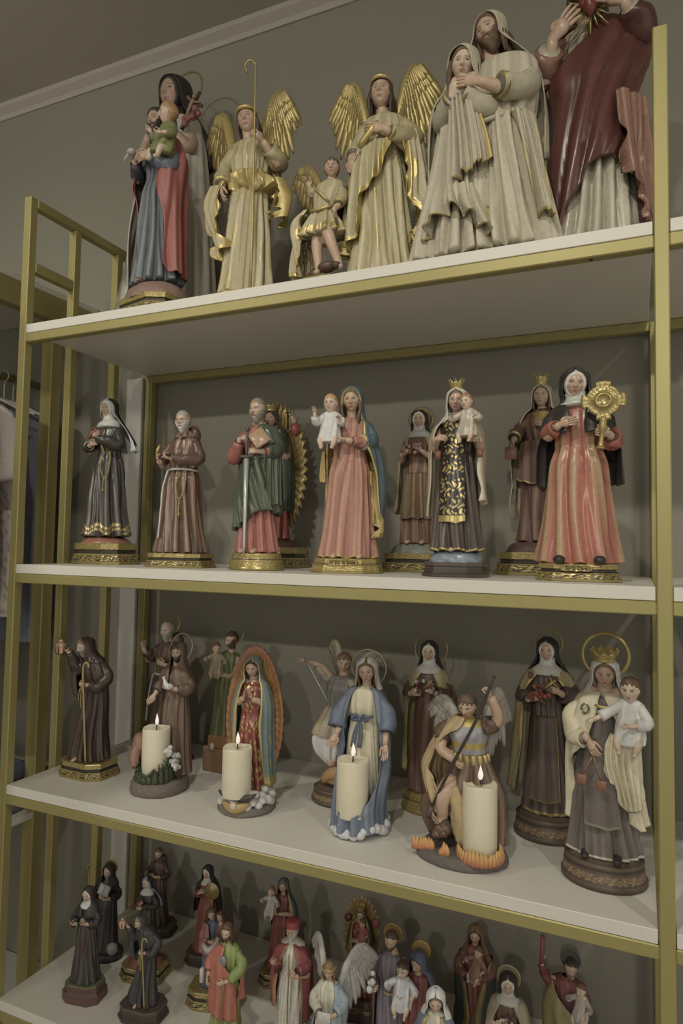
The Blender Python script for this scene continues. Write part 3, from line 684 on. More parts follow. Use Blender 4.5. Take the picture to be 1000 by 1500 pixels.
Z1, Z2, Z3, Z4 = SH[0] + TB, SH[1] + TB, SH[2] + TB, SH[3] + TB
SHELF_FIGS = []

# ================================================================ TOP SHELF
def top_nun():
    F = Fig('nun_figurine', 'tall dark-veiled nun statue in cream cape with wire halo, behind the blue saint', .155, .27, Z1, .674, .06, -6)
    F.base('oct', .12, .10, h=.06)
    F.body(head=(0, -.01, .925), yaw=-14, tilt=2, arms=[dict(w=(-.01, -.12, .70), d=(.9, -.2, .3), pn=(0, 1, 0), el=(-.10, -.06, .66)), dict(w=(.05, -.11, .73), d=(-.8, -.3, .3), pn=(0, 1, 0), side=-1, el=(.12, -.04, .66))])
    m = MB(); add_hair(m, F.hc, F.hh, F.R, K(58, 50, 44), 'coif'); m.tube([(0, .0, .86), (0, .0, .80)], [.05, .085], K(70, 58, 48), 16, 2, flat=.8); F.put('coif', m)
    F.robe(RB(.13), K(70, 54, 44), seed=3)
    F.sheet(VR(F, [(.84, 0, .02, .085, .075, .03, 58, 302), (.76, 0, .045, .12, .075, .05, 80, 280), (.64, 0, .07, .13, .06, .08, 95, 265)], 1.05), K(46, 40, 36), 'veil', n=8)
    F.sheet([(.825, 0, .01, .07, .06, .0, 30, 330), (.79, 0, .01, .115, .075, .02, 32, 328), (.65, 0, .01, .135, .095, .06, 42, 318), (.40, -.01, 0, .165, .12, .10, 50, 310), (.15, -.02, 0, .19, .14, .12, 52, 308), (.02, -.03, 0, .195, .15, .13, 52, 308)], K(172, 164, 140), 'cape', n=11, trim=None)
    F.cross((.15, -.06, .80), .15, K(92, 60, 42), rotm(0, 0, 35), christ=K(140, 110, 80))
    bouquet(F, (.15, -.065, .775), (.035, .01, .035), 8, (ROSE, K(140, 80, 66)), 3)
    F.halo(.10, 'wire', .25, 8, .05)
def top_joseph():
    F = Fig('saint_and_child_figurine', 'bearded saint statue in blue robe and red mantle hugging a child in green', .264, .095, Z1, .462, .075, -14)
    F.base('oct', .083, .066, h=.040)
    F.dome(K(128, 98, 82), .078, .062, .036, .078, 'mound', .02)
    F.body(head=(-.03, -.012, .925), yaw=-6, tilt=6, roll=-4, female=False, brow=HDARK, arms=[dict(w=(-.075, -.115, .685), d=(.95, -.2, .05), pn=(0, 1, .1), el=(-.15, -.03, .62), L=.10), dict(w=(.06, -.12, .66), d=(-.85, -.3, -.05), pn=(0, 1, .1), side=-1, el=(.15, -.04, .60), L=.10)], feet=[(.0, -.085, .0)])
    F.hair(K(52, 42, 36), 'long', seed=5); F.beard(K(54, 44, 38), .12)
    F.robe(swing(RB(.135, .115, .09, .105, .11), 0), K(74, 82, 90), seed=12, n=13, hi=K(118, 122, 120), hib=.55, bumps=[(-15, .32, 28, .14, .10)])
    F.sleeve([(-.10, 0, .78), (-.15, -.03, .64), (-.085, -.10, .67)], [.045, .05, .042], K(62, 60, 66)); F.sleeve([(.10, 0, .78), (.15, -.04, .61), (.075, -.11, .645)], [.045, .05, .04], K(84, 96, 110))
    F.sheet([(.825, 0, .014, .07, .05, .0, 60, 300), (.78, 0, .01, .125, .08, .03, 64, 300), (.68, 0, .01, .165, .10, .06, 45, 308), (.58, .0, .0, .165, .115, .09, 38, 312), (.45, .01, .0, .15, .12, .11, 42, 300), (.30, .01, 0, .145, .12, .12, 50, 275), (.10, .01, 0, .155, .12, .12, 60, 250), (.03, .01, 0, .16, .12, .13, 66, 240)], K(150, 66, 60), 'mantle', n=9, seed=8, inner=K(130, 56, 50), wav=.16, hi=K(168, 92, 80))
    F.sheet([(.79, 0, .012, .128, .084, .0, 225, 300), (.70, 0, .01, .165, .10, .03, 230, 306), (.60, 0, 0, .176, .115, .06, 240, 312), (.52, 0, 0, .165, .11, .08, 245, 300)], K(84, 70, 60), 'shoulder_cloth', n=5)
    F.child((.125, -.07, .65), .27, 0, gown=K(112, 112, 66), hair=K(150, 112, 72), roll=6, hyaw=-40, arms=[((-.38, -.1, .52), (-.28, -.05, .40)), ((.2, -.25, .3), (.3, -.08, .35))])
    m = MB(); m.ball((-.055, -.15, .70), (.028, .022, .018), K(160, 150, 134), 10, 7); m.tube([(-.07, -.15, .70), (-.10, -.15, .69), (-.125, -.15, .672)], [.012, .012, .005], K(160, 150, 134), 8, 2, flat=.4); F.put('dove', m)
AC = K(158, 142, 98); AH = K(182, 168, 128); AG = GOLD(1.05)
def wavygold(z0=.5, seed=1):
    def fn(x, y, z, ph, f, c): 
        return mixc(c, AG, ((f > .72) & (np.sin(9 * z * 3 + ph * 2 + seed) > .1)) * .8)
    return fn
def top_angel_staff():
    F = Fig('angel_figurine', 'cream and gold archangel statue holding a thin golden staff, wings spread', .482, .10, Z1, .413, .024, 18)
    F.base('oct', .07, .055, h=.022)
    F.body(head=(-.02, -.01, .915), yaw=-18, tilt=2, roll=-6, arms=[dict(w=(.085, -.11, .745), d=(-.5, -.6, .4), pn=(-.5, .5, 0), el=(.15, -.02, .66), curl=1.1, L=.09, side=-1), dict(w=(-.125, -.07, .535), d=(.1, -.3, -.9), pn=(.5, .2, .3), el=(-.15, 0, .64), L=.09)])
    F.hair(K(80, 60, 46), 'long', seed=6)
    m = MB(); m.tube([F.hc + F.R @ (np.array([math.sin(a) * .375, -math.cos(a) * .42, .25 + .06 * math.cos(a)]) * F.hh) for a in np.linspace(-1.8, 1.8, 12)], [.006] * 4 + [.009] * 4 + [.006] * 4, GOLD(1.3), 8, 2); F.put('diadem', m)
    F.robe(RB(.125, .10, .085, .10, .13, sx=0), AC, seed=22, n=12, hi=AH, bumps=[(20, .36, 25, .13, .16), (-140, .3, 40, .2, .05)], twist=.5, colf=wavygold())
    F.sleeve([(.09, .0, .785), (.16, -.01, .69), (.11, -.075, .725)], [.05, .062, .05], AC, hi=AH); F.sleeve([(-.09, .0, .785), (-.145, .0, .66), (-.13, -.06, .56)], [.045, .05, .055], AC, hi=AH, cuff=AG)
    F.robe([(.635, .0, .0, .092, .070, .02), (.625, -.0, 0, .098, .075, .1), (.60, 0, 0, .096, .074, .16), (.57, .01, 0, .106, .083, .22), (.535, .02, 0, .116, .09, .25), (.515, .02, 0, .112, .09, .3)], mixc(AC, AG, .75), 'sash', n=9, seed=5, hemw=.03, nz=36, bumps=[(25, .56, 20, .06, .35), (50, .5, 18, .06, .25)], hi=GOLD(1.4))
    F.sheet([(.56, -.02, 0, .165, .105, .1, 255, 330), (.45, -.04, 0, .16, .11, .2, 258, 325), (.30, -.02, 0, .15, .11, .22, 270, 320), (.17, .0, 0, .145, .11, .2, 285, 322)], AC, 'drape', n=14, seed=4, trim=AG, trimw=.12, wav=.3, inner=AG)
    F.sheet([(.60, .03, 0, .14, .10, .1, 50, 120), (.50, .04, 0, .15, .10, .2, 45, 125), (.38, .02, 0, .15, .11, .25, 50, 110)], AG, 'drape', n=14, seed=5, wav=.3)
    m = MB(); add_wing(m, (.02, .045, .72), 1, .155, .40, 0, AG, GOLD(.6), tipup=1.0, nf=14, longf=.80, seed=2, fan=34); F.put('wing', m)
    m = MB(); add_wing(m, (-.10, .05, .68), -1, .17, .38, 30, AG, GOLD(.6), tipup=1.0, nf=10, longf=.8, seed=3); F.put('wing', m)
    a = .03; m = MB(); m.tube([(.055, -.155, -.02), (.055, -.155, .5), (.05, -.15, 1.06), (.046, -.15, 1.11), (.02, -.15, 1.13), (-.002, -.15, 1.105), (.008, -.15, 1.07)], .0052, GOLD(.9), 8, 4); F.put('staff', m)
def top_small_michael():
    F = Fig('warrior_angel_figurine', 'smallest statue on the top shelf, winged warrior angel treading on a dark beast', .657, .075, Z1, .252, .02, 0, wide=1.1)
    m = MB(); n = 40; add_base(m, 'round', .055, .042, [(0, 1, GOLD(.6), 0, None), (.018, .95, GOLD(.7), .03, None), (.022, .8, GOLD(.5), .03, None)], 64); F.put('base', m, raw=True)
    F.body(head=(.06, -.01, .90), hh=.145, yaw=8, tilt=6, arms=[dict(w=(-.12, .0, .80), d=(-.3, .1, .9), pn=(0, -1, 0), el=(-.10, 0, .72), curl=1.0), dict(w=(.12, -.1, .50), d=(.5, -.3, -.6), pn=(-1, 0, 0), el=(.13, -.02, .60), curl=.9)],
           extra=lambda m: (m.tube([(.03, 0, .45), (.08, -.08, .32), (.14, -.05, .12), (.17, -.08, .06)], [.05, .042, .028, .02], SKIN, 10, 4), m.tube([(-.03, 0, .45), (-.04, -.02, .30), (-.02, -.03, .10), (-.02, -.07, .05)], [.05, .042, .028, .02], SKIN, 10, 4)))
    F.hair(K(84, 66, 50), 'curly', seed=7)
    F.robe([(.81, .05, .01, .05, .04, 0), (.78, .04, .01, .10, .06, .0), (.70, .03, 0, .11, .075, .02), (.58, .01, 0, .085, .065, .04), (.52, 0, 0, .10, .08, .12), (.44, 0, 0, .13, .10, .2), (.36, 0, 0, .15, .11, .28)], AC, 'tunic', n=12, seed=9, hi=AH, trim=AG, trimh=.06, nz=44)
    m = MB(); m.tube([(-.08, -.06, .56), (0, -.09, .54), (.09, -.06, .57)], .012, AG, 8, 3); m.tube([(-.06, -.065, .76), (.0, -.09, .68), (.07, -.07, .60)], .009, AG, 8, 3); F.put('belt', m)
    F.sleeve([(.12, 0, .76), (.15, 0, .67), (.14, -.05, .58)], [.045, .055, .05], AC, cuff=AG, hi=AH); F.sleeve([(-.03, 0, .77), (-.09, 0, .74), (-.115, 0, .77)], [.04, .045, .035], AC, cuff=AG, hi=AH)
    F.sheet([(.60, -.10, .02, .07, .06, .1, 190, 340), (.50, -.14, .02, .10, .08, .25, 190, 345), (.30, -.12, .02, .11, .09, .3, 190, 340), (.06, -.10, .02, .12, .10, .35, 185, 340)], AC, 'cloak', n=12, seed=3, hi=AH, trim=AG, trimw=.06, wav=.3)
    m = MB(); add_wing(m, (-.03, .05, .66), -1, .27, .40, 12, GOLD(.8), K(70, 54, 36), nf=11, longf=.8, seed=5); F.put('wing', m, label='raised golden brown wing')
    m = MB(); add_wing(m, (.07, .05, .62), 1, .14, .20, 35, K(90, 70, 46), K(70, 54, 36), nf=9, longf=.9, seed=6); F.put('wing', m)
    m = MB(); m.ball((.05, -.04, .10), (.07, .05, .045), K(86, 62, 44), 12, 8); m.ball((.14, -.08, .08), (.035, .03, .03), K(70, 52, 40), 10, 7); m.tube([(0, -.03, .1), (-.06, -.04, .06), (-.08, -.1, .03)], [.03, .025, .01], K(86, 62, 44), 8, 3); F.put('beast', m)
def top_angel():
    F = Fig('angel_figurine', 'archangel statue in cream and gold with a hand at the chest and both wings raised', .752, .125, Z1, .412, .024, 8, wide=1.0)
    F.base('oct', .07, .055, h=.022)
    F.body(head=(-.01, -.012, .915), hh=.14, yaw=-8, tilt=-2, arms=[dict(w=(.03, -.13, .67), d=(-.95, -.2, .1), pn=(0, 1, 0), side=-1, el=(.13, -.03, .62), L=.10), dict(w=(-.14, -.08, .52), d=(.2, -.3, .85), pn=(.3, 1, 0), el=(-.15, 0, .6), L=.09)])
    F.hair(K(70, 52, 40), 'long', seed=8)
    m = MB(); m.tube([F.hc + F.R @ (np.array([math.sin(a) * .375, -math.cos(a) * .42, .27 + .09 * math.cos(a)]) * F.hh) for a in np.linspace(-1.8, 1.8, 12)], [.005] * 4 + [.008] * 4 + [.005] * 4, GOLD(1.3), 8, 2); F.put('diadem', m)
    F.robe(RB(.15, .12, .09, .105, .12), AC, seed=32, n=13, hi=AH, bumps=[(-20, .36, 24, .16, .14)], twist=-.4, colf=wavygold(seed=3))
    F.sleeve([(.095, .0, .785), (.155, -.01, .67), (.11, -.08, .65), (.06, -.12, .655)], [.05, .065, .05, .038], AC, hi=AH, cuff=AG)
    F.sleeve([(-.095, .0, .785), (-.14, .0, .66), (-.13, -.07, .60)], [.045, .05, .05], AC, hi=AH)
    F.sheet([(.70, .02, 0, .155, .105, .06, 35, 110), (.55, .04, 0, .155, .115, .12, 32, 115), (.40, .05, 0, .15, .115, .2, 42, 118), (.22, .05, 0, .15, .12, .28, 50, 115), (.08, .05, 0, .16, .12, .3, 55, 110)], AC, 'drape', n=16, seed=4, trim=AG, trimw=.16, wav=.35, inner=AG, hi=AH)
    F.sheet([(.64, -.01, -.01, .11, .10, .08, -70, 40), (.54, -.01, -.01, .125, .115, .15, -72, 20), (.42, -.01, -.01, .135, .12, .2, -72, -5), (.26, -.02, -.01, .145, .12, .2, -72, -28), (.12, -.03, 0, .15, .12, .2, -70, -44)], AC, 'front_drape', n=14, seed=6, trim=AG, trimw=.14, wav=.25, inner=AG, hi=AH)
    m = MB(); m.tube([(-.09, -.12, .60), (-.03, -.135, .66), (.0, -.13, .70)], [.012, .018, .012], AG, 10, 3, wob=lambda t, p: .2 * np.sin(20 * t + 2 * p)); F.put('gold_sash', m)
    m = MB(); add_wing(m, (.03, .045, .70), 1, .15, .40, 4, AG, GOLD(.6), nf=12, longf=.95, seed=12); F.put('wing', m)
    m = MB(); add_wing(m, (-.085, .045, .70), -1, .14, .36, 4, AG, GOLD(.6), nf=10, longf=.9, seed=13); F.put('wing', m)
    m = MB()
    for k in range(3): m.tube([(.18, .06, .44), (.20 + .01 * k, .07, .50 + .01 * k), (.185 + .02 * k, .07, .53)], [.02, .03, .015], GOLD(.55), 8, 3)
    F.put('gilded_finial', m)
def top_couple():
    F = Fig('embracing_couple_figurine', 'white plaster statue of a bearded man and a young woman in veils holding each other', .955, .104, Z1, .458, .024, 0, mat=M_MATTE)
    WC = K(162, 149, 120); WH = K(186, 173, 142)
    F.base('oct', .095, .06, h=.022)
    F.body(head=(-.005, -.02, .90), hh=.135, yaw=-22, tilt=8, roll=-12, female=False, brow=HBRN, arms=[dict(w=(-.02, -.155, .625), d=(-.9, -.2, .15), pn=(0, 1, 0), side=-1, el=(.10, -.08, .60), L=.10)])
    F.hair(K(88, 66, 48), 'long', seed=2); F.beard(K(92, 70, 52), .10)
    F.robe([(.80, .05, .01, .04, .035, 0), (.785, .05, .01, .10, .06, 0), (.74, .05, .01, .125, .075, .03), (.66, .05, .01, .125, .08, .05), (.55, .05, .01, .11, .08, .08), (.52, .05, .0, .112, .082, .12), (.38, .05, 0, .125, .09, .16), (.15, .06, 0, .15, .11, .18), (0, .07, 0, .17, .12, .2)], WC, seed=41, n=15, hi=WH)
    F.sleeve([(.14, 0, .73), (.15, -.05, .63), (.06, -.13, .605)], [.055, .062, .055], WC, hi=WH, cuff=GOLD(.8))
    F.sheet(VR(F, [(.80, .03, .03, .11, .09, .03, 70, 300), (.72, .05, .035, .135, .09, .05, 92, 290), (.58, .06, .04, .145, .085, .08, 96, 285), (.40, .07, .04, .14, .08, .1, 98, 270)], 1.12, 1.1), WC, 'veil', n=8, hi=WH)
    F.cord([(.16, -.03, .53), (.10, -.075, .53), (.03, -.085, .515), (-.03, -.09, .505)], .010, WC, 'belt'); F.sheet([(.53, .10, 0, .07, .085, .1, -10, 60), (.40, .12, 0, .08, .09, .2, 5, 60), (.20, .14, 0, .10, .11, .25, 15, 62), (.10, .15, 0, .11, .11, .25, 20, 60)], WC, 'sash_end', n=14, seed=4, hi=WH, trim=GOLD(.8), trimw=.05)
    c = np.array([-.10, -.055, .775]); R2 = rotm(10, 14, 6); w2 = MB(); add_head(w2, c, .125, R2, SKIN2, None, True, 1.0, 'open')
    w2.tube([(-.10, -.03, .62), (-.10, -.03, .68), (-.10, -.045, .72)], [.06, .04, .03], SKIN, 10, 3)
    add_hand(w2, (-.06, -.135, .60), (-.35, -.2, .9), (0, 1, 0), 1, .095, .9, SKIN2); add_hand(w2, (-.12, -.145, .60), (.4, -.2, .9), (0, 1, 0), -1, .095, .9, SKIN2)
    w = F.put('woman', w2, label='young woman in a white veil')
    m = MB(); add_hair(m, c, .125, R2, K(96, 74, 56), 'parted', 1.0)
    for sx in (-1, 1):
        for k in range(5): m.tube([c + V3(sx * .045, -.01 + .012 * k, .02), c + V3(sx * .055, -.01 + .01 * k, -.05), c + V3(sx * .05, -.015 + .01 * k, -.12)], [.010, .012, .005], K(96, 74, 56), 6, 3)
    F.put('hair', m, parent=w)
    m = MB(); add_robe(m, [(.70, -.10, -.03, .04, .035, 0), (.685, -.10, -.03, .085, .055, 0), (.63, -.10, -.03, .10, .065, .04), (.52, -.11, -.03, .085, .065, .12), (.40, -.12, -.03, .09, .075, .16), (.22, -.125, -.035, .115, .09, .2), (.08, -.135, -.03, .135, .10, .22), (0, -.14, -.02, .145, .11, .22)], WC, n=13, seed=77, hi=WH, nz=70, nt=100)
    for sx, e in ((-1, (-.20, -.05, .57)), (1, (-.0, -.08, .56))): F.sleeve([(-.10 + sx * .075, -.03, .67), e, (-.10 + sx * .02, -.135, .60)], [.042, .055, .048], WC, mb=m, cuff=GOLD(.8), hi=WH)
    F.put('gown', m, parent=w)
    m = MB(); Fh = F.hc, F.hh; F.hc, F.hh = c, .125
    add_sheet(m, VR(F, [(.69, -.10, -.02, .085, .08, .03, 50, 310), (.62, -.11, -.01, .125, .085, .05, 60, 300), (.45, -.12, .0, .125, .08, .1, 80, 285), (.3, -.13, 0, .12, .08, .1, 90, 275)], 1.15), WC, n=8, hi=WH, nz=54, nu=66); F.put('veil', m, parent=w)
    F.hc, F.hh = Fh
    m = MB(); add_sheet(m, [(.60, -.09, -.06, .06, .09, .10, -55, 55), (.45, -.07, -.06, .075, .09, .2, -60, 60), (.34, -.06, -.06, .08, .09, .25, -62, 62)], WC, n=20, seed=9, hi=WH, trim=GOLD(.9), trimw=.05, hem=lambda u, v: -.10 * v * (1 - u) , nz=40, nu=60); F.put('falling_veil', m)
    m = MB(); add_sheet(m, [(.26, -.12, -.03, .115, .10, .15, -90, 45), (.17, -.105, -.04, .13, .115, .25, -95, 60), (.10, -.09, -.045, .145, .12, .34, -100, 75)], WC, n=12, seed=19, hi=WH, trim=GOLD(.9), trimw=.04, hem=lambda u, v: -.05 * v * np.sin(u * 9), nz=40, nu=70, thick=.012); F.put('rippled_hem', m)
    m = MB(); add_sheet(m, [(.6, -.10, .05, .13, .06, .1, 200, 262), (.42, -.10, .05, .12, .06, .1, 200, 262)], K(72, 56, 46), n=6, nz=20, nu=30); F.put('dark_cloth', m)
def top_heart():
    F = Fig('sacred_heart_figurine', 'largest statue, bearded man in a dark red mantle showing a heart on his chest', 1.110, .200, Z1, .555, .024, 0, mat=M_GLOSS, wide=.95)
    RD = K(84, 40, 33); RD2 = K(110, 56, 46); OC = K(134, 88, 68); WC = K(160, 148, 122)
    F.base('oct', .078, .06, h=.022)
    F.body(head=(-.02, -.012, .93), yaw=-8, female=False, brow=HDARK, arms=[dict(w=(-.115, -.13, .72), d=(.7, -.2, .6), pn=(0, 1, 0), el=(-.15, -.05, .62), L=.11, curl=.2, spread=.3), dict(w=(.10, -.12, .79), d=(-.8, -.3, .3), pn=(0, 1, 0), side=-1, el=(.15, -.04, .72), L=.11)])
    F.hair(K(62, 48, 40), 'long'); F.beard(K(62, 48, 40), .1)
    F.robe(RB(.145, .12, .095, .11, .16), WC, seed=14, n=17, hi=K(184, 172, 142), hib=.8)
    F.sleeve([(-.10, 0, .79), (-.165, -.04, .66), (-.13, -.115, .69)], [.05, .065, .06], OC, hi=K(170, 118, 96), inner=WC); F.sleeve([(.10, 0, .80), (.165, -.03, .74), (.12, -.10, .775)], [.055, .07, .05], RD, inner=WC)
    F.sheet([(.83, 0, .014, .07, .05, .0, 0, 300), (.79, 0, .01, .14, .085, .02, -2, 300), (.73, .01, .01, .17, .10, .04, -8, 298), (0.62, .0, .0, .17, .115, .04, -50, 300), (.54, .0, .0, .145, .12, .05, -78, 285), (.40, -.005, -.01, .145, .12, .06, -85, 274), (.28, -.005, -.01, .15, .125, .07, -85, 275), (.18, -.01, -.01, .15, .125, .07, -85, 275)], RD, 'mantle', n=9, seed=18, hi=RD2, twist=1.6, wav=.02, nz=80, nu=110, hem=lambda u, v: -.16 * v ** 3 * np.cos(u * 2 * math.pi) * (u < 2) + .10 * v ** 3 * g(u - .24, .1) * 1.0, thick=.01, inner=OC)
    F.sheet([(.50, .04, -.012, .125, .13, .06, 18, 100), (.38, .05, -.012, .12, .13, .12, 20, 100), (.27, .05, -.01, .12, .13, .25, 24, 100), (.12, .06, 0, .13, .13, .3, 40, 100), (.06, .06, 0, .13, .13, .3, 55, 100)], OC, 'mantle_fall', n=14, seed=4, wav=.3, hi=K(176, 124, 100), inner=RD)
    m = MB(); c = V3(.0, -.125, .80)
    m.ball(c + V3(-.014, 0, .008), (.022, .018, .022), K(120, 36, 30), 12, 8); m.ball(c + V3(.014, 0, .008), (.022, .018, .022), K(120, 36, 30), 12, 8); m.tube([c + V3(0, 0, .008), c + V3(0, 0, -.018), c + V3(0, 0, -.038)], [.026, .02, .004], K(112, 34, 28), 12, 3)
    o = F.put('heart', m); m = MB()
    for k in range(18):
        a = k * 2 * math.pi / 18; m.tube([c + V3(math.sin(a) * .02, .014, math.cos(a) * .02), c + V3(math.sin(a) * (.085 if k % 2 else .065), .02, math.cos(a) * (.085 if k % 2 else .065))], [.005, .0015], GOLD(.95), 5, 1)
    F.put('rays', m)

# ================================================================ SECOND SHELF
def coif(F, col=WHITE, bib=.095, low=.785):
    m = MB(); add_hair(m, F.hc, F.hh, F.R, col, 'coif', max(.6, F.q)); x, y, z = F.hc
    m.tube([(x, y + .010, z - .30 * F.hh), (x * .8, .0, .852), (x * .6, .0, .825), (x * .5, -.004, low)], [.36 * F.hh, .050, .082, bib * 1.06], col, 22, 3, flat=.78, flatdir=(0, 1, 0), wob=lambda t, p: .03 * np.sin(9 * p) * t)
    return F.put('coif', m)
def aureole(F, cz, rx, rz, y, col, col2, n=40, depth=.018, zig=.09, cx=0, name='aureole', yaw=0):
    m = MB(); k = n * 6; t = np.arange(k) * 2 * math.pi / k; saw = np.abs(((t * n / (2 * math.pi)) % 1) * 2 - 1)
    rows, cs = [], []
    for fr, dp, zg in ((.02, .0, 0), (.35, .0, 0), (.55, -.25, 0), (.72, -.55, 0), (.86, -1.0, .0), (1.0, -1.0, 1.0), (1.0, -.6, 1.0), (.85, -.4, 0), (.02, .4, 0)):
        r = fr * (1 - (zig * (1 - saw)) * zg)
        yy = y + depth * dp * 1.0 + .004 * np.cos(t * n) * (fr > .3) * (1 if zg == 0 else 0)
        rows.append(np.stack([cx + rx * r * np.sin(t), yy, cz + rz * r * np.cos(t)], -1))
        c = mixc(col, col2, np.clip(.5 + .5 * np.cos(t * n), 0, 1) * (.9 if fr > .5 else .4)); cs.append(c)
    V = np.array(rows)
    if yaw:
        R = rotm(yaw); V = V @ R.T
    m.grid(V, np.array(cs), cv=True, cap0=True, cap1=True); return F.put(name, m)
def s2_rita():
    F = Fig('nun_figurine', 'black-habited nun statue with hanging gold rosary on red cushioned base, second shelf', .078, .172, Z2, .374, .060, -2, mat=M_GLOSS)
    F.base('oct', .074, .056, h=.046, style='goldoct'); F.dome(K(152, 84, 66), .062, .05, .044, .062, 'cushion')
    F.body(head=(-.01, -.01, .93), hh=.13, yaw=-14, tilt=4, arms=[dict(w=(-.03, -.13, .70), d=(.75, -.25, .45), pn=(0, 1, .2), el=(-.13, -.04, .64)), dict(w=(-.065, -.12, .655), d=(.9, -.2, .2), pn=(0, 1, 0), side=1, el=(-.14, -.03, .62))])
    coif(F)
    H = K(58, 51, 45)
    def cf(x, y, z, ph, f, c):
        w = .018 * np.sin(ph * 7)
        for z0 in (.040, .072): c = mixc(c, GOLD(1.2), (np.abs(z - z0 - w) < .007) * 1.0)
        return c
    F.robe(RB(.165, .125, .088, .10, .12), H, seed=51, n=11, hi=K(98, 88, 78), colf=cf, bumps=[(-25, .30, 22, .12, .08)])
    F.sleeve([(-.09, 0, .79), (-.15, -.02, .67), (-.12, -.08, .64), (-.08, -.11, .65)], [.045, .055, .05, .045], H, cuff=WHITE); F.sleeve([(.09, 0, .79), (.135, -.03, .66), (.07, -.10, .68), (-.01, -.125, .695)], [.05, .06, .05, .032], H, cuff=WHITE)
    F.sheet(VR(F, [(.84, 0, .03, .075, .065, .04, 72, 288), (.76, .03, .05, .10, .055, .06, 76, 280), (.68, .08, .055, .105, .05, .08, 60, 285), (.61, .12, .05, .095, .05, .1, 46, 290)], 1.08), K(50, 44, 40), 'veil', n=8, inner=K(168, 168, 160), trim=K(170, 170, 160), trimw=.07)
    F.cross((-.015, -.145, .74), .10, K(128, 70, 50), rotm(0, -20, 25), th=.022)
    F.beads([(.045, -.085, .60), (.04, -.115, .52), (.06, -.125, .46), (.085, -.12, .41), (.105, -.105, .46), (.105, -.09, .54), (.09, -.08, .60)], .0058, GOLD(1.2), cross=False)
    F.beads([(.085, -.12, .41), (.08, -.125, .37), (.078, -.125, .34)], .0058, GOLD(1.0), 'rosary_cross')
    F.cord([(.02, -.09, .73), (.035, -.11, .66), (.045, -.09, .60)], .007, GOLD(1.1), 'strap')
def s2_pio():
    F = Fig('friar_figurine', 'grey-haired bearded friar statue in brown habit with white cord and gold rosary, second shelf', .322, .125, Z2, .322, .028, 5, mat=M_GLOSS)
    F.base('oct', .067, .05, h=.028, style='goldoct')
    F.body(head=(-.005, -.012, .925), hh=.14, yaw=-14, tilt=4, female=False, brow=HGREY, arms=[dict(w=(-.12, -.12, .63), d=(-.2, -.35, .8), pn=(.6, .4, 0), el=(-.145, -.03, .62), curl=1.3, L=.075), dict(w=(-.02, -.13, .65), d=(-.8, -.3, .4), pn=(0, 1, 0), side=-1, el=(.13, -.04, .62), L=.075)])
    F.hair(HGREY, 'short'); F.beard(HWHITE, .14)
    B = K(92, 66, 52); BH = K(142, 108, 84)
    F.robe(RB(.165, .125, .10, .112, .12, wz=.575), B, seed=61, n=12, hi=BH, hib=.75, bumps=[(-18, .3, 22, .15, .08)])
    F.sleeve([(-.10, 0, .79), (-.155, -.01, .67), (-.14, -.09, .635)], [.05, .06, .055], B, hi=BH); F.sleeve([(.10, 0, .79), (.15, -.03, .655), (.07, -.10, .64), (-.0, -.12, .65)], [.055, .06, .05, .042], B, hi=BH, inner=K(42, 36, 30))
    F.robe([(.852, 0, .015, .040, .036, 0), (.84, 0, .014, .055, .048, .02), (.815, 0, .012, .072, .062, .03), (.80, 0, .01, .078, .066, .04)], B, 'hood_collar', n=7, seed=3, nz=16, hi=BH)
    m = MB(); m.ball((.03, .075, .83), (.055, .04, .075), B, 14, 10); F.put('hood', m)
    m = MB(); t = np.linspace(0, 2 * math.pi, 30)[:-1]; m.tube(np.stack([.108 * np.sin(t), -.078 * np.cos(t), .572 + .008 * np.cos(t)], -1), .009, WHITE, 6, closed=True, wob=lambda t, p: .12 * np.sin(80 * t + p)); m.tube([(-.075, -.075, .57), (-.10, -.09, .45), (-.105, -.10, .3), (-.11, -.115, .10)], .007, WHITE, 6, 8, wob=lambda t, p: .15 * np.sin(120 * t + p)); F.put('cord', m)
    F.beads([(.03, -.085, .55), (.015, -.105, .48), (.025, -.112, .41), (.05, -.118, .37), (.075, -.112, .42), (.085, -.10, .50), (.075, -.085, .555)], .0062, GOLD(1.2), cross=False)
    F.beads([(.05, -.118, .37), (.05, -.12, .33), (.05, -.122, .28)], .0062, GOLD(1.2), 'rosary_cross'); m = MB(); m.ball((-.02, -.16, .67), (.022, .016, .014), K(52, 46, 40), 10, 6); F.put('glove', m)
    m = MB(); m.tube([(-.13, -.14, .655), (-.115, -.14, .71), (-.10, -.135, .745)], [.006, .014, .004], GOLD(.8), 6, 2); F.put('sprig', m)
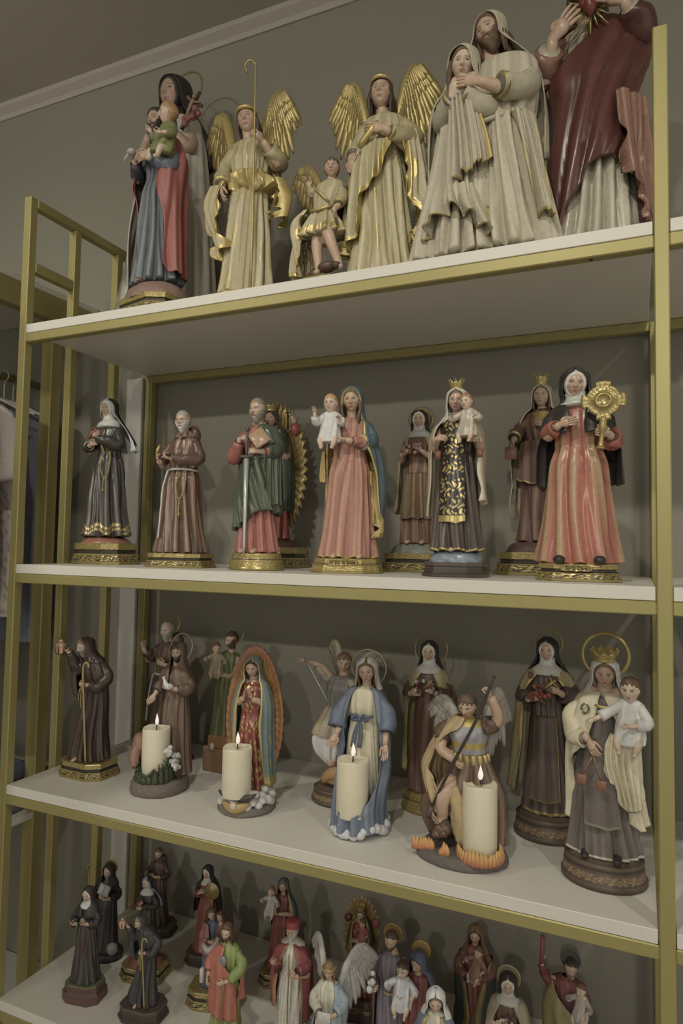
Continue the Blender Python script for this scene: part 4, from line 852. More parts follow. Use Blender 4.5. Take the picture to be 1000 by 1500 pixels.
def s2_paul():
    F = Fig('saint_with_sword_figurine', 'bearded saint statue in pink robe and green mantle holding a long silver sword', .508, .115, Z2, .331, .032, 5, mat=M_GLOSS)
    F.base('round', .055, .045, h=.032, style='goldround')
    P = K(156, 78, 68); PH = K(178, 104, 86); G = K(70, 76, 58); GH = K(104, 108, 80)
    F.body(head=(-.01, -.012, .925), hh=.145, yaw=-22, tilt=4, female=False, brow=HGREY, arms=[dict(w=(-.075, -.12, .725), d=(.95, -.2, .1), pn=(0, .6, -.5), el=(-.15, -.04, .62), L=.095, curl=.9), dict(w=(.05, -.13, .64), d=(-.95, -.3, .0), pn=(0, .8, -.4), side=-1, el=(.13, -.04, .64), L=.095, curl=1.0)], feet=[(-.05, -.09, .0), (.03, -.09, 0)])
    F.hair(K(120, 108, 88), 'short'); F.beard(K(134, 120, 98), .13)
    F.robe(RB(.125, .10, .09, .105, .11), P, seed=71, n=13, hi=PH)
    F.sleeve([(-.10, 0, .79), (-.16, -.02, .66), (-.15, -.07, .61), (-.09, -.11, .70)], [.05, .062, .062, .05], P, hi=PH)
    F.sheet([(.83, .0, .015, .07, .052, .0, 8, 230), (.79, .0, .01, .125, .08, .02, 12, 250), (.70, .0, .01, .155, .10, .05, 30, 262), (.62, .0, .0, .15, .11, .06, 10, 300), (.57, .0, 0, .125, .11, .10, -60, 292), (.40, 0, -.005, .135, .118, .10, -78, 280), (.19, 0, -.005, .148, .122, .12, -84, 275)], G, 'mantle', n=10, seed=19, hi=GH, twist=-2.0, wav=.02, nz=80, nu=100, thick=.01, hem=lambda u, v: -.055 * v ** 3 * np.cos(u * 2 * math.pi) + .05 * v ** 3 * g(u - .30, .12))
    F.sleeve([(.11, 0, .78), (.15, -.03, .66), (.10, -.10, .635)], [.05, .065, .06], G, hi=GH, inner=P); F.sheet([(.66, .05, 0, .11, .115, .05, 22, 100), (.5, .05, 0, .105, .12, .12, 25, 100), (.30, .06, 0, .10, .115, .15, 30, 100)], G, 'mantle_fall', n=16, seed=3, hi=GH, inner=K(170, 150, 90), wav=.12)
    m = MB(); m.box((-.052, -.014, -.06), (.052, .014, .06), K(158, 124, 92), .004); R = rotm(10, -25, -38)
    for v in m.v: v[:] = v @ R.T + V3(.065, -.135, .72)
    F.put('book', m)
    m = MB(); S = K(176, 174, 160, .35); V = np.array([[(-.018 * k, 0, z), (0, -.007, z), (.018 * k, 0, z), (0, .007, z)] for k, z in ((1, 0), (.85, -.35), (.6, -.56), (.05, -.61))]) + V3(-.01, -.16, .60)
    m.grid(V, S, cv=True, cap0=True, cap1=True); o = F.put('sword', m); o['label'] = 'long silver sword'
    m = MB(); DK = K(70, 66, 60); m.tube([(-.055, -.16, .605), (-.01, -.162, .60), (.035, -.16, .605)], [.009, .011, .009], DK, 8, 3); m.tube([(-.01, -.16, .60), (-.01, -.155, .70), (-.008, -.15, .76)], [.010, .008, .010], DK, 8, 3, wob=lambda t, p: .15 * np.sin(60 * t)); m.ball((-.007, -.15, .775), .016, DK, 10, 7); F.put('hilt', m, parent=o)
def s2_aureole():
    F = Fig('madonna_figurine', 'crowned figure statue with large zigzag gold sunburst, behind the sword saint', .436, .30, Z2, .372, .060, 6, mat=M_GLOSS, q=.8)
    F.base('oct', .078, .06, h=.044); F.dome(K(112, 80, 64), .062, .05, .042, .064, 'mound')
    aureole(F, .50, .255, .50, .05, K(150, 118, 58), GOLD(.9), 44, .03, .14)
    F.body(head=(-.02, -.03, .86), hh=.12, yaw=-10, tilt=6, arms=[dict(w=(.05, -.11, .64), d=(-.7, -.3, .4), pn=(0, 1, 0), side=-1, el=(.12, -.04, .58))])
    F.hair(HDARK, 'parted'); F.robe([(z * .93, x, y - .02, rx * .95, ry * .9, f) for z, x, y, rx, ry, f in RB(.13, .10)], K(150, 62, 54), seed=9)
    F.sheet(VR(F, [(.76, -.01, -.01, .11, .085, .03, 50, 310), (.55, 0, -.01, .14, .10, .1, 45, 315), (.2, 0, -.01, .15, .11, .12, 50, 310)], 1.05), K(60, 70, 54), 'mantle', n=9)
    F.crown(.04, .05, .46)
    F.child((-.05, -.10, .62), .22, 20, gown=K(150, 66, 58))
    m = MB(); m.ball((.155, -.0, .79), (.035, .03, .05), K(164, 62, 54), 12, 8); m.ball((.155, -.02, .84), (.022, .022, .024), SKIN, 10, 7); m.tube([(.13, -.02, .78), (.12, -.03, .80)], [.01, .006], SKIN, 6, 1); F.put('small_angel', m); m = MB(); m.ball((-.15, -.0, .78), (.035, .03, .05), K(96, 72, 50), 12, 8); m.ball((-.15, -.02, .83), (.022, .022, .024), SKIN, 10, 7); F.put('small_angel', m)
    m = MB(); m.tube([(.115, -.04, .90), (.12, -.045, .78)], .007, BLACK, 6, 1); m.tube([(.105, -.04, .90), (.128, -.04, .90)], .006, BLACK, 6, 1); F.put('lance', m)
def s2_saude():
    F = Fig('madonna_figurine', 'pink madonna', .690, .135, Z2, .341, .026, 12, mat=M_PAINT)
    F.r['label'] = 'pink-robed madonna statue in blue yellow-lined mantle holding a white-dressed child, second shelf'
    F.base('oct', .064, .05, h=.026, style='goldround'); F.plaque('N. Sra. da Saúde', -.0475, .0185, .027, .0052)
    P = K(160, 98, 80); PH = K(182, 132, 102); BL = K(68, 94, 100); BLH = K(96, 120, 120); YL = K(180, 152, 88)
    F.body(head=(.01, -.012, .925), hh=.14, yaw=-6, tilt=6, roll=-4, arms=[dict(w=(.0, -.12, .675), d=(-.95, -.15, .05), pn=(0, .4, .8), el=(.12, -.04, .66), side=1)], feet=[(-.06, -.10, .0), (.09, -.10, 0)])
    F.hair(K(98, 78, 54), 'parted', thick=.12)
    m = MB()
    for sx in (-1, 1):
        for k in range(3): m.tube([F.hc + V3(sx * .045, -.02 + .01 * k, .0), F.hc + V3(sx * .057, -.02 + .01 * k, -.05), F.hc + V3(sx * .048, -.03 + .01 * k, -.10), F.hc + V3(sx * .05, -.035, -.14)], [.011, .012, .010, .004], K(92, 72, 50), 6, 3)
    F.put('locks', m)
    F.robe(RB(.16, .12, .092, .104, .09), P, seed=81, n=15, hi=PH, twist=.9, bumps=[(22, .36, 22, .14, .16), (-30, .2, 20, .2, -.04)], trim=GOLD(1), trimh=.015)
    F.sleeve([(.10, 0, .79), (.14, -.02, .68), (.09, -.085, .665)], [.055, .06, .055], BL, hi=BLH, inner=P, cuff=YL, name='mantle_sleeve'); F.sleeve([(.11, -.06, .672), (.04, -.11, .67)], [.04, .034], P, hi=PH)
    F.sheet(VR(F, [(.82, .01, .02, .085, .07, .03, 48, 305), (.78, .01, .012, .125, .085, .03, 42, 290), (.68, .01, .005, .15, .105, .04, 38, 285), (.58, .025, .0, .165, .12, .06, 44, 285), (.47, .035, 0, .165, .125, .10, 56, 285), (.30, .035, 0, .168, .125, .14, 62, 283), (.12, .03, 0, .165, .12, .14, 88, 280)], 1.10), BL, 'mantle', n=9, seed=12, hi=BLH, inner=YL, trim=GOLD(1.05), trimw=.022, wav=.05, thick=.012, nz=84, nu=90)
    F.sheet([(.62, -.01, 0, .155, .11, .05, 262, 305), (.50, -.01, 0, .16, .11, .08, 262, 310), (.44, -.01, 0, .155, .11, .08, 262, 308)], YL, 'lining_fold', n=8, seed=2); F.sheet([(.50, .03, 0, .13, .125, .05, 50, 95), (.40, .03, 0, .14, .13, .1, 55, 95), (.22, .04, 0, .145, .13, .15, 58, 95), (.12, .04, 0, .14, .13, .15, 70, 95)], YL, 'lining_fold', n=12, seed=5, wav=.25, trim=GOLD(1.1), trimw=.1)
    F.child((-.095, -.10, .665), .27, -4, gown=K(182, 178, 164), hair=K(160, 122, 74), skin=SKIN2, arms=[((-.30, -.2, .62), (-.30, -.05, .42)), ((.26, -.25, .46), (.28, -.08, .40))])
def s2_therese():
    F = Fig('nun_figurine', 'small nun statue with pink roses and solid disc halo, rear of the second shelf', .768, .315, Z2, .330, .055, 0, q=.8)
    F.base('oct', .07, .055, h=.036); F.dome(K(122, 124, 106), .058, .046, .034, .058, 'mound', .02)
    F.body(head=(0, -.012, .925), hh=.135, yaw=2, tilt=4, arms=[dict(w=(-.10, -.11, .66), d=(.8, -.2, .3), pn=(0, 1, 0), el=(-.13, -.02, .62)), dict(w=(.05, -.12, .68), d=(-.6, -.2, .5), pn=(0, 1, 0), side=-1, el=(.13, -.03, .62))], feet=[(-.05, -.09, 0), (.06, -.09, 0)])
    coif(F)
    F.robe(RB(.13, .10), K(104, 74, 54), seed=91, hi=K(140, 104, 76), n=10)
    F.sheet(VR(F, [(.84, 0, .02, .07, .06, .03, 62, 298), (.78, 0, .03, .085, .05, .05, 70, 290)], 1.05), BLACK, 'veil', n=7)
    F.sheet([(.82, 0, .01, .075, .06, 0, 30, 330), (.78, 0, .01, .12, .08, .02, 34, 326), (.65, 0, .0, .15, .11, .06, 45, 315), (.4, 0, 0, .155, .115, .09, 55, 300), (.22, -.01, 0, .165, .12, .1, 62, 290)], K(152, 140, 104), 'cape', n=10, trim=GOLD(.8), trimw=.015)
    F.sheet([(.52, 0, -.005, .11, .10, .05, -48, 48), (.35, 0, -.005, .125, .11, .1, -52, 52), (.18, 0, -.005, .14, .12, .12, -55, 55)], K(112, 84, 58), 'scapular', n=14, hi=K(144, 114, 78))
    bouquet(F, (-.02, -.135, .70), (.075, .012, .035), 9, (PINKR, K(170, 110, 104)), 5)
    F.halo(.10, 'disc', .10, 4, .06, col=K(126, 110, 70, .3))
def scrolls(x, y, z, ph, f, c, k=1.0, th=.35):
    w = np.sin(95 * k * x + 3.2 * np.sin(60 * k * z)) * np.sin(70 * k * z + 2.6 * np.sin(80 * k * x))
    return mixc(c, GOLD(1.15), (w > th) * 1.0)
def s2_carmel():
    F = Fig('madonna_figurine', 'crowned madonna statue with gold-scrolled dark scapular, cream cape and child', .896, .118, Z2, .322, .042, 0, mat=M_GLOSS)
    F.base('oct', .052, .042, h=.024, style='dark'); F.dome(K(112, 126, 138), .045, .037, .024, .045, 'cloud', .05)
    F.body(head=(.0, -.012, .915), hh=.14, yaw=2, tilt=6, arms=[dict(w=(-.10, -.12, .67), d=(.9, -.2, .1), pn=(0, .8, -.4), el=(-.14, -.02, .62), curl=.8), dict(w=(.16, -.10, .66), d=(-.9, -.4, .1), pn=(0, 1, .3), side=-1, el=(.15, -.03, .62))], feet=[(0, -.085, 0)])
    F.hair(K(98, 78, 56), 'parted', thick=.1)
    D = K(62, 50, 42)
    F.robe(RB(.145, .11, .09, .104, .11), D, seed=101, n=12, hi=K(96, 78, 62), trim=GOLD(.9), trimh=.014)
    F.sheet([(.79, 0, -.004, .085, .076, .0, -46, 46), (.70, 0, -.008, .09, .082, .0, -46, 46), (.55, 0, -.01, .09, .088, .0, -46, 46), (.36, 0, -.012, .115, .10, .03, -40, 40), (.17, 0, -.012, .135, .115, .03, -36, 36)], K(48, 40, 34), 'scapular', n=6, nz=150, nu=60, colf=lambda x, y, z, p, f, c: mixc(scrolls(x, y, z, p, f, c), GOLD(1.1), ((np.abs(np.degrees((p + math.pi) % (2 * math.pi) - math.pi)) > 36) & (z > .18)) * .0 + (z < .21) * 1.0))
    F.sheet(VR(F, [(.835, 0, .012, .075, .062, .02, 40, 320), (.805, 0, .006, .095, .075, .03, 25, 335), (.78, 0, .006, .105, .08, .03, 25, 335)], 1.08), K(184, 176, 160), 'veil', n=7)
    CP = K(160, 144, 116)
    F.sheet([(.80, 0, .01, .105, .078, 0, 40, 320), (.74, 0, .006, .15, .10, .03, 45, 315), (.62, 0, .0, .165, .115, .05, 58, 302), (.4, 0, 0, .165, .12, .07, 62, 298), (.2, 0, 0, .175, .125, .09, 64, 296)], CP, 'cape', n=8, seed=9, inner=K(172, 156, 124), trim=K(186, 174, 146), trimw=.02, wav=.06, hem=lambda u, v: .0 + .10 * v ** 3 * (np.abs(u - .5) < 2) * (1 - u))
    F.child((.10, -.115, .675), .25, -12, gown=K(164, 150, 126), hair=K(138, 98, 60), roll=-4)
    m = MB()
    for sx, x in ((-1, -.085), (1, .165)): m.tube([(x, -.13, .66), (x + .004, -.135, .62), (x + .006, -.135, .59)], .003, K(136, 76, 56), 5, 2); m.box((x - .012, -.142, .545), (x + .022, -.134, .595), K(128, 74, 54))
    F.put('little_scapulars', m)
    F.crown(.036, .055, .48, n=8)
def s2_carmel2():
    F = Fig('madonna_figurine', 'crowned madonna statue in brown robe and cream cape, half behind the coral nun', 1.010, .325, Z2, .372, .062, -4, mat=M_PAINT, q=.8)
    F.base('oct', .083, .062, h=.042); F.dome(K(96, 66, 62), .068, .052, .04, .066, 'mound', .03)
    F.body(head=(.0, -.012, .905), hh=.135, yaw=-2, tilt=2, arms=[dict(w=(-.155, -.08, .63), d=(-.2, -.4, -.8), pn=(1, 0, 0), el=(-.15, 0, .66), curl=.9), dict(w=(.05, -.12, .70), d=(-.8, -.2, .4), pn=(0, 1, 0), side=-1, el=(.13, -.02, .63))])
    F.hair(K(88, 68, 50), 'long')
    B = K(98, 68, 56)
    F.robe(RB(.135, .11), B, seed=111, n=11, hi=K(140, 104, 82))
    F.sleeve([(-.09, 0, .79), (-.15, -.01, .69), (-.155, -.06, .65)], [.045, .06, .055], B, cuff=GOLD(1)); F.sleeve([(.09, 0, .79), (.14, -.03, .67), (.07, -.10, .69)], [.045, .055, .045], B, cuff=GOLD(1))
    F.sheet([(.62, 0, -.005, .115, .10, .08, -75, 75), (.5, 0, -.005, .13, .11, .1, -78, 78), (.38, 0, -.005, .14, .115, .12, -75, 78)], B, 'overskirt', n=9, seed=6, trim=GOLD(1.1), trimw=.03, hem=lambda u, v: -.08 * v * u, hi=K(140, 104, 82))
    F.sheet(VR(F, [(.83, 0, .02, .08, .07, .02, 52, 308), (.78, 0, .015, .13, .09, .03, 55, 305), (.62, -.01, .01, .165, .11, .06, 70, 290), (.4, -.015, 0, .165, .115, .1, 75, 285), (.15, -.02, 0, .165, .115, .12, 78, 270)], 1.1), K(150, 136, 106), 'mantle', n=9, trim=K(176, 166, 138), trimw=.02, wav=.06)
    m = MB(); m.box((-.20, -.13, .505), (-.125, -.11, .58), K(112, 66, 50), .004); m.tube([(-.175, -.12, .58), (-.165, -.12, .62), (-.15, -.12, .58)], .005, K(122, 80, 56), 5, 2); F.put('scapular', m, label='brown hanging scapular')
    m = MB(); add_sheet(m, [(.80, 0, 0, .07, .075, 0, -50, 50), (.73, 0, -.004, .05, .088, 0, -30, 30)], GOLD(.8), n=5, nz=14, nu=30); F.put('collar', m)
    F.crown(.034, .06, .50, flare=1.3)
def s2_clara():
    F = Fig('nun_figurine', 'nun statue in a coral robe and black cloak holding a large round golden monstrance', 1.092, .12, Z2, .334, .027, 0, mat=M_GLOSS, wide=1.08)
    F.base('oct', .063, .045, h=.027); F.plaque('Santa Clara', -.0435, .0195, .023, .0045)
    C = K(166, 82, 62); CH = K(164, 134, 92)
    F.body(head=(-.015, -.012, .925), hh=.145, yaw=8, tilt=6, roll=6, arms=[dict(w=(-.075, -.115, .70), d=(.95, -.2, .2), pn=(0, 1, 0), el=(-.14, -.03, .65)), dict(w=(.145, -.135, .635), d=(-.7, -.5, .1), pn=(0, .8, .3), side=-1, el=(.15, -.03, .60), curl=1.2, L=.09)])
    coif(F, low=.80, bib=.08)
    F.robe(RB(.175, .13, .10, .105, .09), C, seed=121, n=9, hi=CH, hib=1.0, bumps=[(10, .2, 25, .14, .06)])
    F.sleeve([(-.10, 0, .78), (-.145, -.02, .68), (-.09, -.10, .69)], [.05, .055, .05], C, hi=K(200, 104, 78)); F.sleeve([(.10, 0, .78), (.165, -.03, .62), (.15, -.11, .625)], [.05, .06, .055], C, hi=K(200, 104, 78))
    F.sheet(VR(F, [(.835, 0, .012, .085, .07, .02, 50, 310), (.80, 0, .006, .12, .09, .03, 22, 338), (.75, 0, .0, .155, .10, .04, 14, 348), (.70, 0, -.0, .165, .105, .05, 12, 348), (.655, 0, -.005, .16, .105, .06, 14, 345)], 1.12), K(50, 44, 40), 'veil', n=8, hi=K(80, 72, 64))
    F.sheet([(.70, 0, .01, .15, .09, .04, 80, 280), (.6, 0, .01, .18, .10, .06, 82, 278), (.5, 0, .01, .185, .105, .08, 84, 276), (.40, 0, .01, .19, .11, .1, 84, 276)], K(50, 44, 40), 'cloak', n=8, seed=3, hi=K(74, 66, 60), edge=.004)
    m = MB()
    for x in (-.075, .10): m.ball((x, -.135, .018), (.028, .035, .024), BLACK, 12, 8)
    F.put('shoes', m)
    m = MB(); c = V3(.120, -.165, .795); n = 12 * 12; t = np.arange(n) * 2 * math.pi / n
    cr = np.zeros(n)
    for a0 in (0, math.pi / 2, math.pi, 1.5 * math.pi):
        dp = (t - a0 + math.pi) % (2 * math.pi) - math.pi; cr = np.maximum(cr, np.clip(1 - np.abs(dp) / .42, 0, 1) ** .35)
    rim = .078 + .020 * (cr > .5) + .0015 * np.cos(t * 40); rows = []
    for fr, d in ((.02, -.010), (.30, -.012), (.36, -.018), (.44, -.018), (.50, -.010), (.80, -.006), (.90, -.010), (1, -.004), (1, .006), (.02, .008)):
        r = rim * fr if fr > .6 else .078 * fr
        rows.append(np.stack([c[0] + r * np.sin(t), c[1] + d + .0022 * np.cos(t * 24) * (fr > .5) * (fr < .95) * .35, c[2] + r * np.cos(t)], -1))
    m.grid(np.array(rows), GOLD(.82), cv=True, cap0=True, cap1=True)
    o = F.put('monstrance', m); m = MB(); m.tube([c + V3(0, 0, -.08), c + V3(-.004, .0, -.13), c + V3(-.008, .0, -.17), c + V3(-.012, 0, -.215), c + V3(-.014, 0, -.235)], [.014, .018, .010, .013, .024], GOLD(.85), 12, 4); F.put('handle', m, parent=o)
S2 = (s2_rita, s2_pio, s2_paul, s2_aureole, s2_saude, s2_therese, s2_carmel, s2_carmel2, s2_clara)

# ================================================================ THIRD SHELF
def rock(F, a, b, h, col, name='base', seed=1, noise=.03, col2=None, top=.92):
    n = 72; t = np.arange(n) * 2 * math.pi / n; rs = np.random.RandomState(seed); p = rs.uniform(0, 6.28, 6)
    nz = lambda k: 1 + noise * (np.sin(5 * t + p[0] + k) * .5 + np.sin(11 * t + p[1] + 3 * k) * .35 + np.sin(23 * t + p[2] + 7 * k) * .3)
    rows, cs = [], []
    for i, (z, s) in enumerate(((0, .97), (.12, 1), (.4, 1.0), (.75, .97), (.95, top), (1.0, top - .08), (1.0, .5))):
        rows.append(np.stack([a * s * nz(i * .7) * np.sin(t), -b * s * nz(i * .7) * np.cos(t), np.full(n, z * h) + h * .04 * np.sin(7 * t + i) * (i > 3)], -1))
        cs.append(mixc(np.asarray(col), np.asarray(col2 if col2 is not None else col * .75), (.5 + .5 * np.sin(19 * t + 2.3 * i))))
    m = MB(); m.grid(np.array(rows), np.array(cs), cv=True, cap0=True, cap1=True); return F.put(name, m, M_MATTE, raw=True)
def clouds(F, a, b, z, r, n, col, name='clouds', seed=1, arc=(-180, 180), jit=.2):
    rs = np.random.RandomState(seed); m = MB()
    for i in range(n):
        t = math.radians(arc[0] + (arc[1] - arc[0]) * (i + .5) / n + rs.uniform(-4, 4)); q = r * (1 + jit * rs.randn())
        m.ball((a * math.sin(t), -b * math.cos(t), max(q * .9, z + r * .35 * rs.randn() + q * .4)), (q, q, q * .85), col * np.array([1, 1, 1, 1]), 10, 7)
    return F.put(name, m, raw=True)
def lantern(F, c, s, name='lantern'):
    m = MB(); D = K(56, 46, 38); P = K(186, 140, 104); c = np.array(c, float)
    sq = lambda w, z: [(c[0] + w * math.sin(a), c[1] - w * math.cos(a), c[2] + z) for a in np.radians([20, 80, 140, 200, 260, 320])]
    m.grid(np.array([sq(s * .36, -s * .55), sq(s * .52, s * .22)]), P, cv=True, cap0=True, cap1=True)
    o = F.put(name, m, smooth=False); o['label'] = 'lantern with peach-coloured panes'
    m = MB(); m.grid(np.array([sq(s * .58, s * .20), sq(s * .58, s * .26), sq(s * .30, s * .52), sq(s * .18, s * .56)]), P * .95, cv=True, cap0=True, cap1=True)
    for w, z in ((.37, -.55), (.53, .22)):
        q = sq(s * w, s * z)
        for i in range(6): m.tube([q[i], q[(i + 1) % 6]], s * .045, D, 5, 1)
    a, b = sq(s * .37, -s * .55), sq(s * .53, s * .22)
    for i in range(6): m.tube([a[i], b[i]], s * .045, D, 5, 1)
    a = sq(s * .56, s * .25); b = sq(s * .2, s * .56)
    for i in range(6): m.tube([a[i], b[i]], s * .04, D, 5, 1)
    F.put('lantern_frame', m, parent=o); m = MB(); m.ball(c + V3(0, 0, s * .66), (s * .22, s * .22, s * .16), SKIN, 10, 7); F.put('top_knob', m, parent=o); return o
def hooded_monk(name, label, X, Y, Z, H, b, yaw, col, q=1.0, mat=None, style='goldoct', bc=1.0):
    F = Fig(name, label, X, Y, Z, H, b, yaw, q=q, mat=mat or M_GLOSS)
    CH = np.minimum(col * np.array([1.7, 1.6, 1.55, 1]), .9)
    F.base('oct', .062 * bc, .047 * bc, h=b, style=style)
    F.body(head=(-.055, -.055, .885), hh=.125, yaw=-30, tilt=16, female=False, brow=HGREY, arms=[dict(w=(-.17, -.10, .84), d=(-.6, -.2, .3), pn=(0, 0, 1), el=(-.16, -.04, .74), curl=1.2, L=.07), dict(w=(.055, -.13, .60), d=(-.7, -.4, .2), pn=(0, 1, 0), side=-1, el=(.15, -.03, .60), curl=1.3, L=.075)], feet=[(-.03, -.11, 0)])
    F.beard(K(120, 112, 98), .22); F.hair(K(112, 102, 88), 'long')
    F.robe([(.83, -.04, -.01, .035, .03, 0), (.81, -.03, -.0, .07, .05, .02), (.77, -.01, .005, .11, .07, .03), (.68, .02, .01, .115, .08, .06), (.58, .03, .01, .10, .075, .08), (.45, .03, .01, .105, .08, .12), (.25, .01, .0, .125, .10, .15), (.08, -.01, 0, .155, .12, .18), (0, -.01, 0, .165, .125, .2)], col, seed=131, n=10, hi=CH, hib=.5, bumps=[(0, .15, 30, .12, -.06)])
    F.sleeve([(-.08, 0, .78), (-.15, -.02, .70), (-.165, -.06, .76), (-.165, -.09, .83)], [.05, .075, .06, .045], col, hi=CH); F.sleeve([(.10, 0, .77), (.17, .0, .66), (.14, -.07, .585), (.08, -.115, .60)], [.055, .065, .06, .05], col, hi=CH)
    F.sheet([(.74, -.12, .0, .07, .06, .06, 150, 370), (.62, -.13, .0, .085, .07, .1, 150, 370), (.50, -.11, .0, .075, .065, .12, 150, 370), (.46, -.10, 0, .04, .04, .1, 150, 370)], col, 'hanging_sleeve', n=6, hi=CH)
    x, y, z = F.hc; h = F.hh
    F.sheet([(z + .62 * h, x + .015, y + .02, .01, .012, 0, 2, 358), (z + .58 * h, x + .01, y + .02, .03, .035, 0, 2 + F.yaw, 358 + F.yaw), (z + .46 * h, x + .01, y + .02, .055, .062, 0, 16 + F.yaw, 344 + F.yaw), (z + .25 * h, x + .01, y + .02, .066, .074, .01, 42 + F.yaw, 318 + F.yaw), (z, x + .01, y + .02, .070, .076, .02, 54 + F.yaw, 306 + F.yaw), (z - .3 * h, x + .012, y + .025, .072, .08, .04, 50 + F.yaw, 310 + F.yaw), (.81, -.03, -.01, .085, .075, .04, 30, 330), (.785, -.02, 0, .11, .08, .04, 14, 346), (.76, -.01, 0, .12, .085, .04, 10, 350)], col, 'hood', n=7, hi=CH)
    lantern(F, (-.225, -.13, .87), .085)
    m = MB(); YG = K(148, 130, 72); m.tube([(.10, -.14, .02), (.085, -.15, .3), (.06, -.155, .62), (.055, -.155, .73), (.07, -.155, .775), (.10, -.155, .78), (.115, -.15, .745)], [.008, .008, .008, .0085, .009, .009, .008], YG, 8, 5); F.put('staff', m)
    F.cord([(.05, -.15, .60), (.02, -.15, .56), (.005, -.145, .48)], .005, YG, 'cord'); F.cord([(.05, -.15, .60), (.035, -.15, .52), (.04, -.145, .42)], .005, YG, 'cord')
    return F
def s3_hood():
    hooded_monk('monk_figurine', 'hooded dark-brown monk statue raising a lantern and leaning on a crook, third shelf', .095, .130, Z3, .300, .032, -2, K(62, 48, 40))
def friar_robe(F, col, hi, seed, wz=.575):
    F.robe(RB(.15, .12, .10, .112, .10, wz=wz), col, seed=seed, n=11, hi=hi, hib=.5)
def s3_pio():
    F = Fig('friar_figurine', 'bald bearded friar statue with gold ring halo and raised fist, third shelf', .172, .285, Z3, .318, .028, -4, q=.8)
    F.base('oct', .062, .05, h=.028, style='dark')
    F.body(head=(.0, -.012, .915), hh=.14, yaw=-22, tilt=8, female=False, brow=HGREY, arms=[dict(w=(-.17, -.10, .775), d=(-.1, -.2, .9), pn=(.6, -.3, 0), el=(-.16, -.03, .66), curl=1.4, L=.075), dict(w=(.08, -.12, .66), d=(-.7, -.3, .3), pn=(0, 1, 0), side=-1, el=(.14, -.03, .62))])
    F.hair(HGREY, 'tonsure'); F.beard(HGREY, .24)
    B = K(84, 62, 50); friar_robe(F, B, K(110, 84, 66), 141)
    F.sleeve([(-.10, 0, .79), (-.16, -.01, .69), (-.165, -.07, .74)], [.05, .065, .055], B); F.sleeve([(.10, 0, .79), (.155, -.02, .68), (.10, -.09, .66)], [.05, .06, .05], B)
    m = MB(); m.ball((.02, .07, .82), (.07, .05, .075), B, 14, 10); F.put('hood', m)
    m = MB(); t = np.linspace(0, 2 * math.pi, 30)[:-1]; m.tube(np.stack([.108 * np.sin(t), -.078 * np.cos(t), .57 + 0 * t], -1), .009, WHITE, 6, closed=True); m.tube([(-.085, -.07, .57), (-.105, -.09, .4), (-.115, -.10, .2)], .007, WHITE, 6, 8); F.put('cord', m)
    F.halo(.085, 'ring', .35, 5, .05, col=K(160, 130, 66, .4), w=.16)
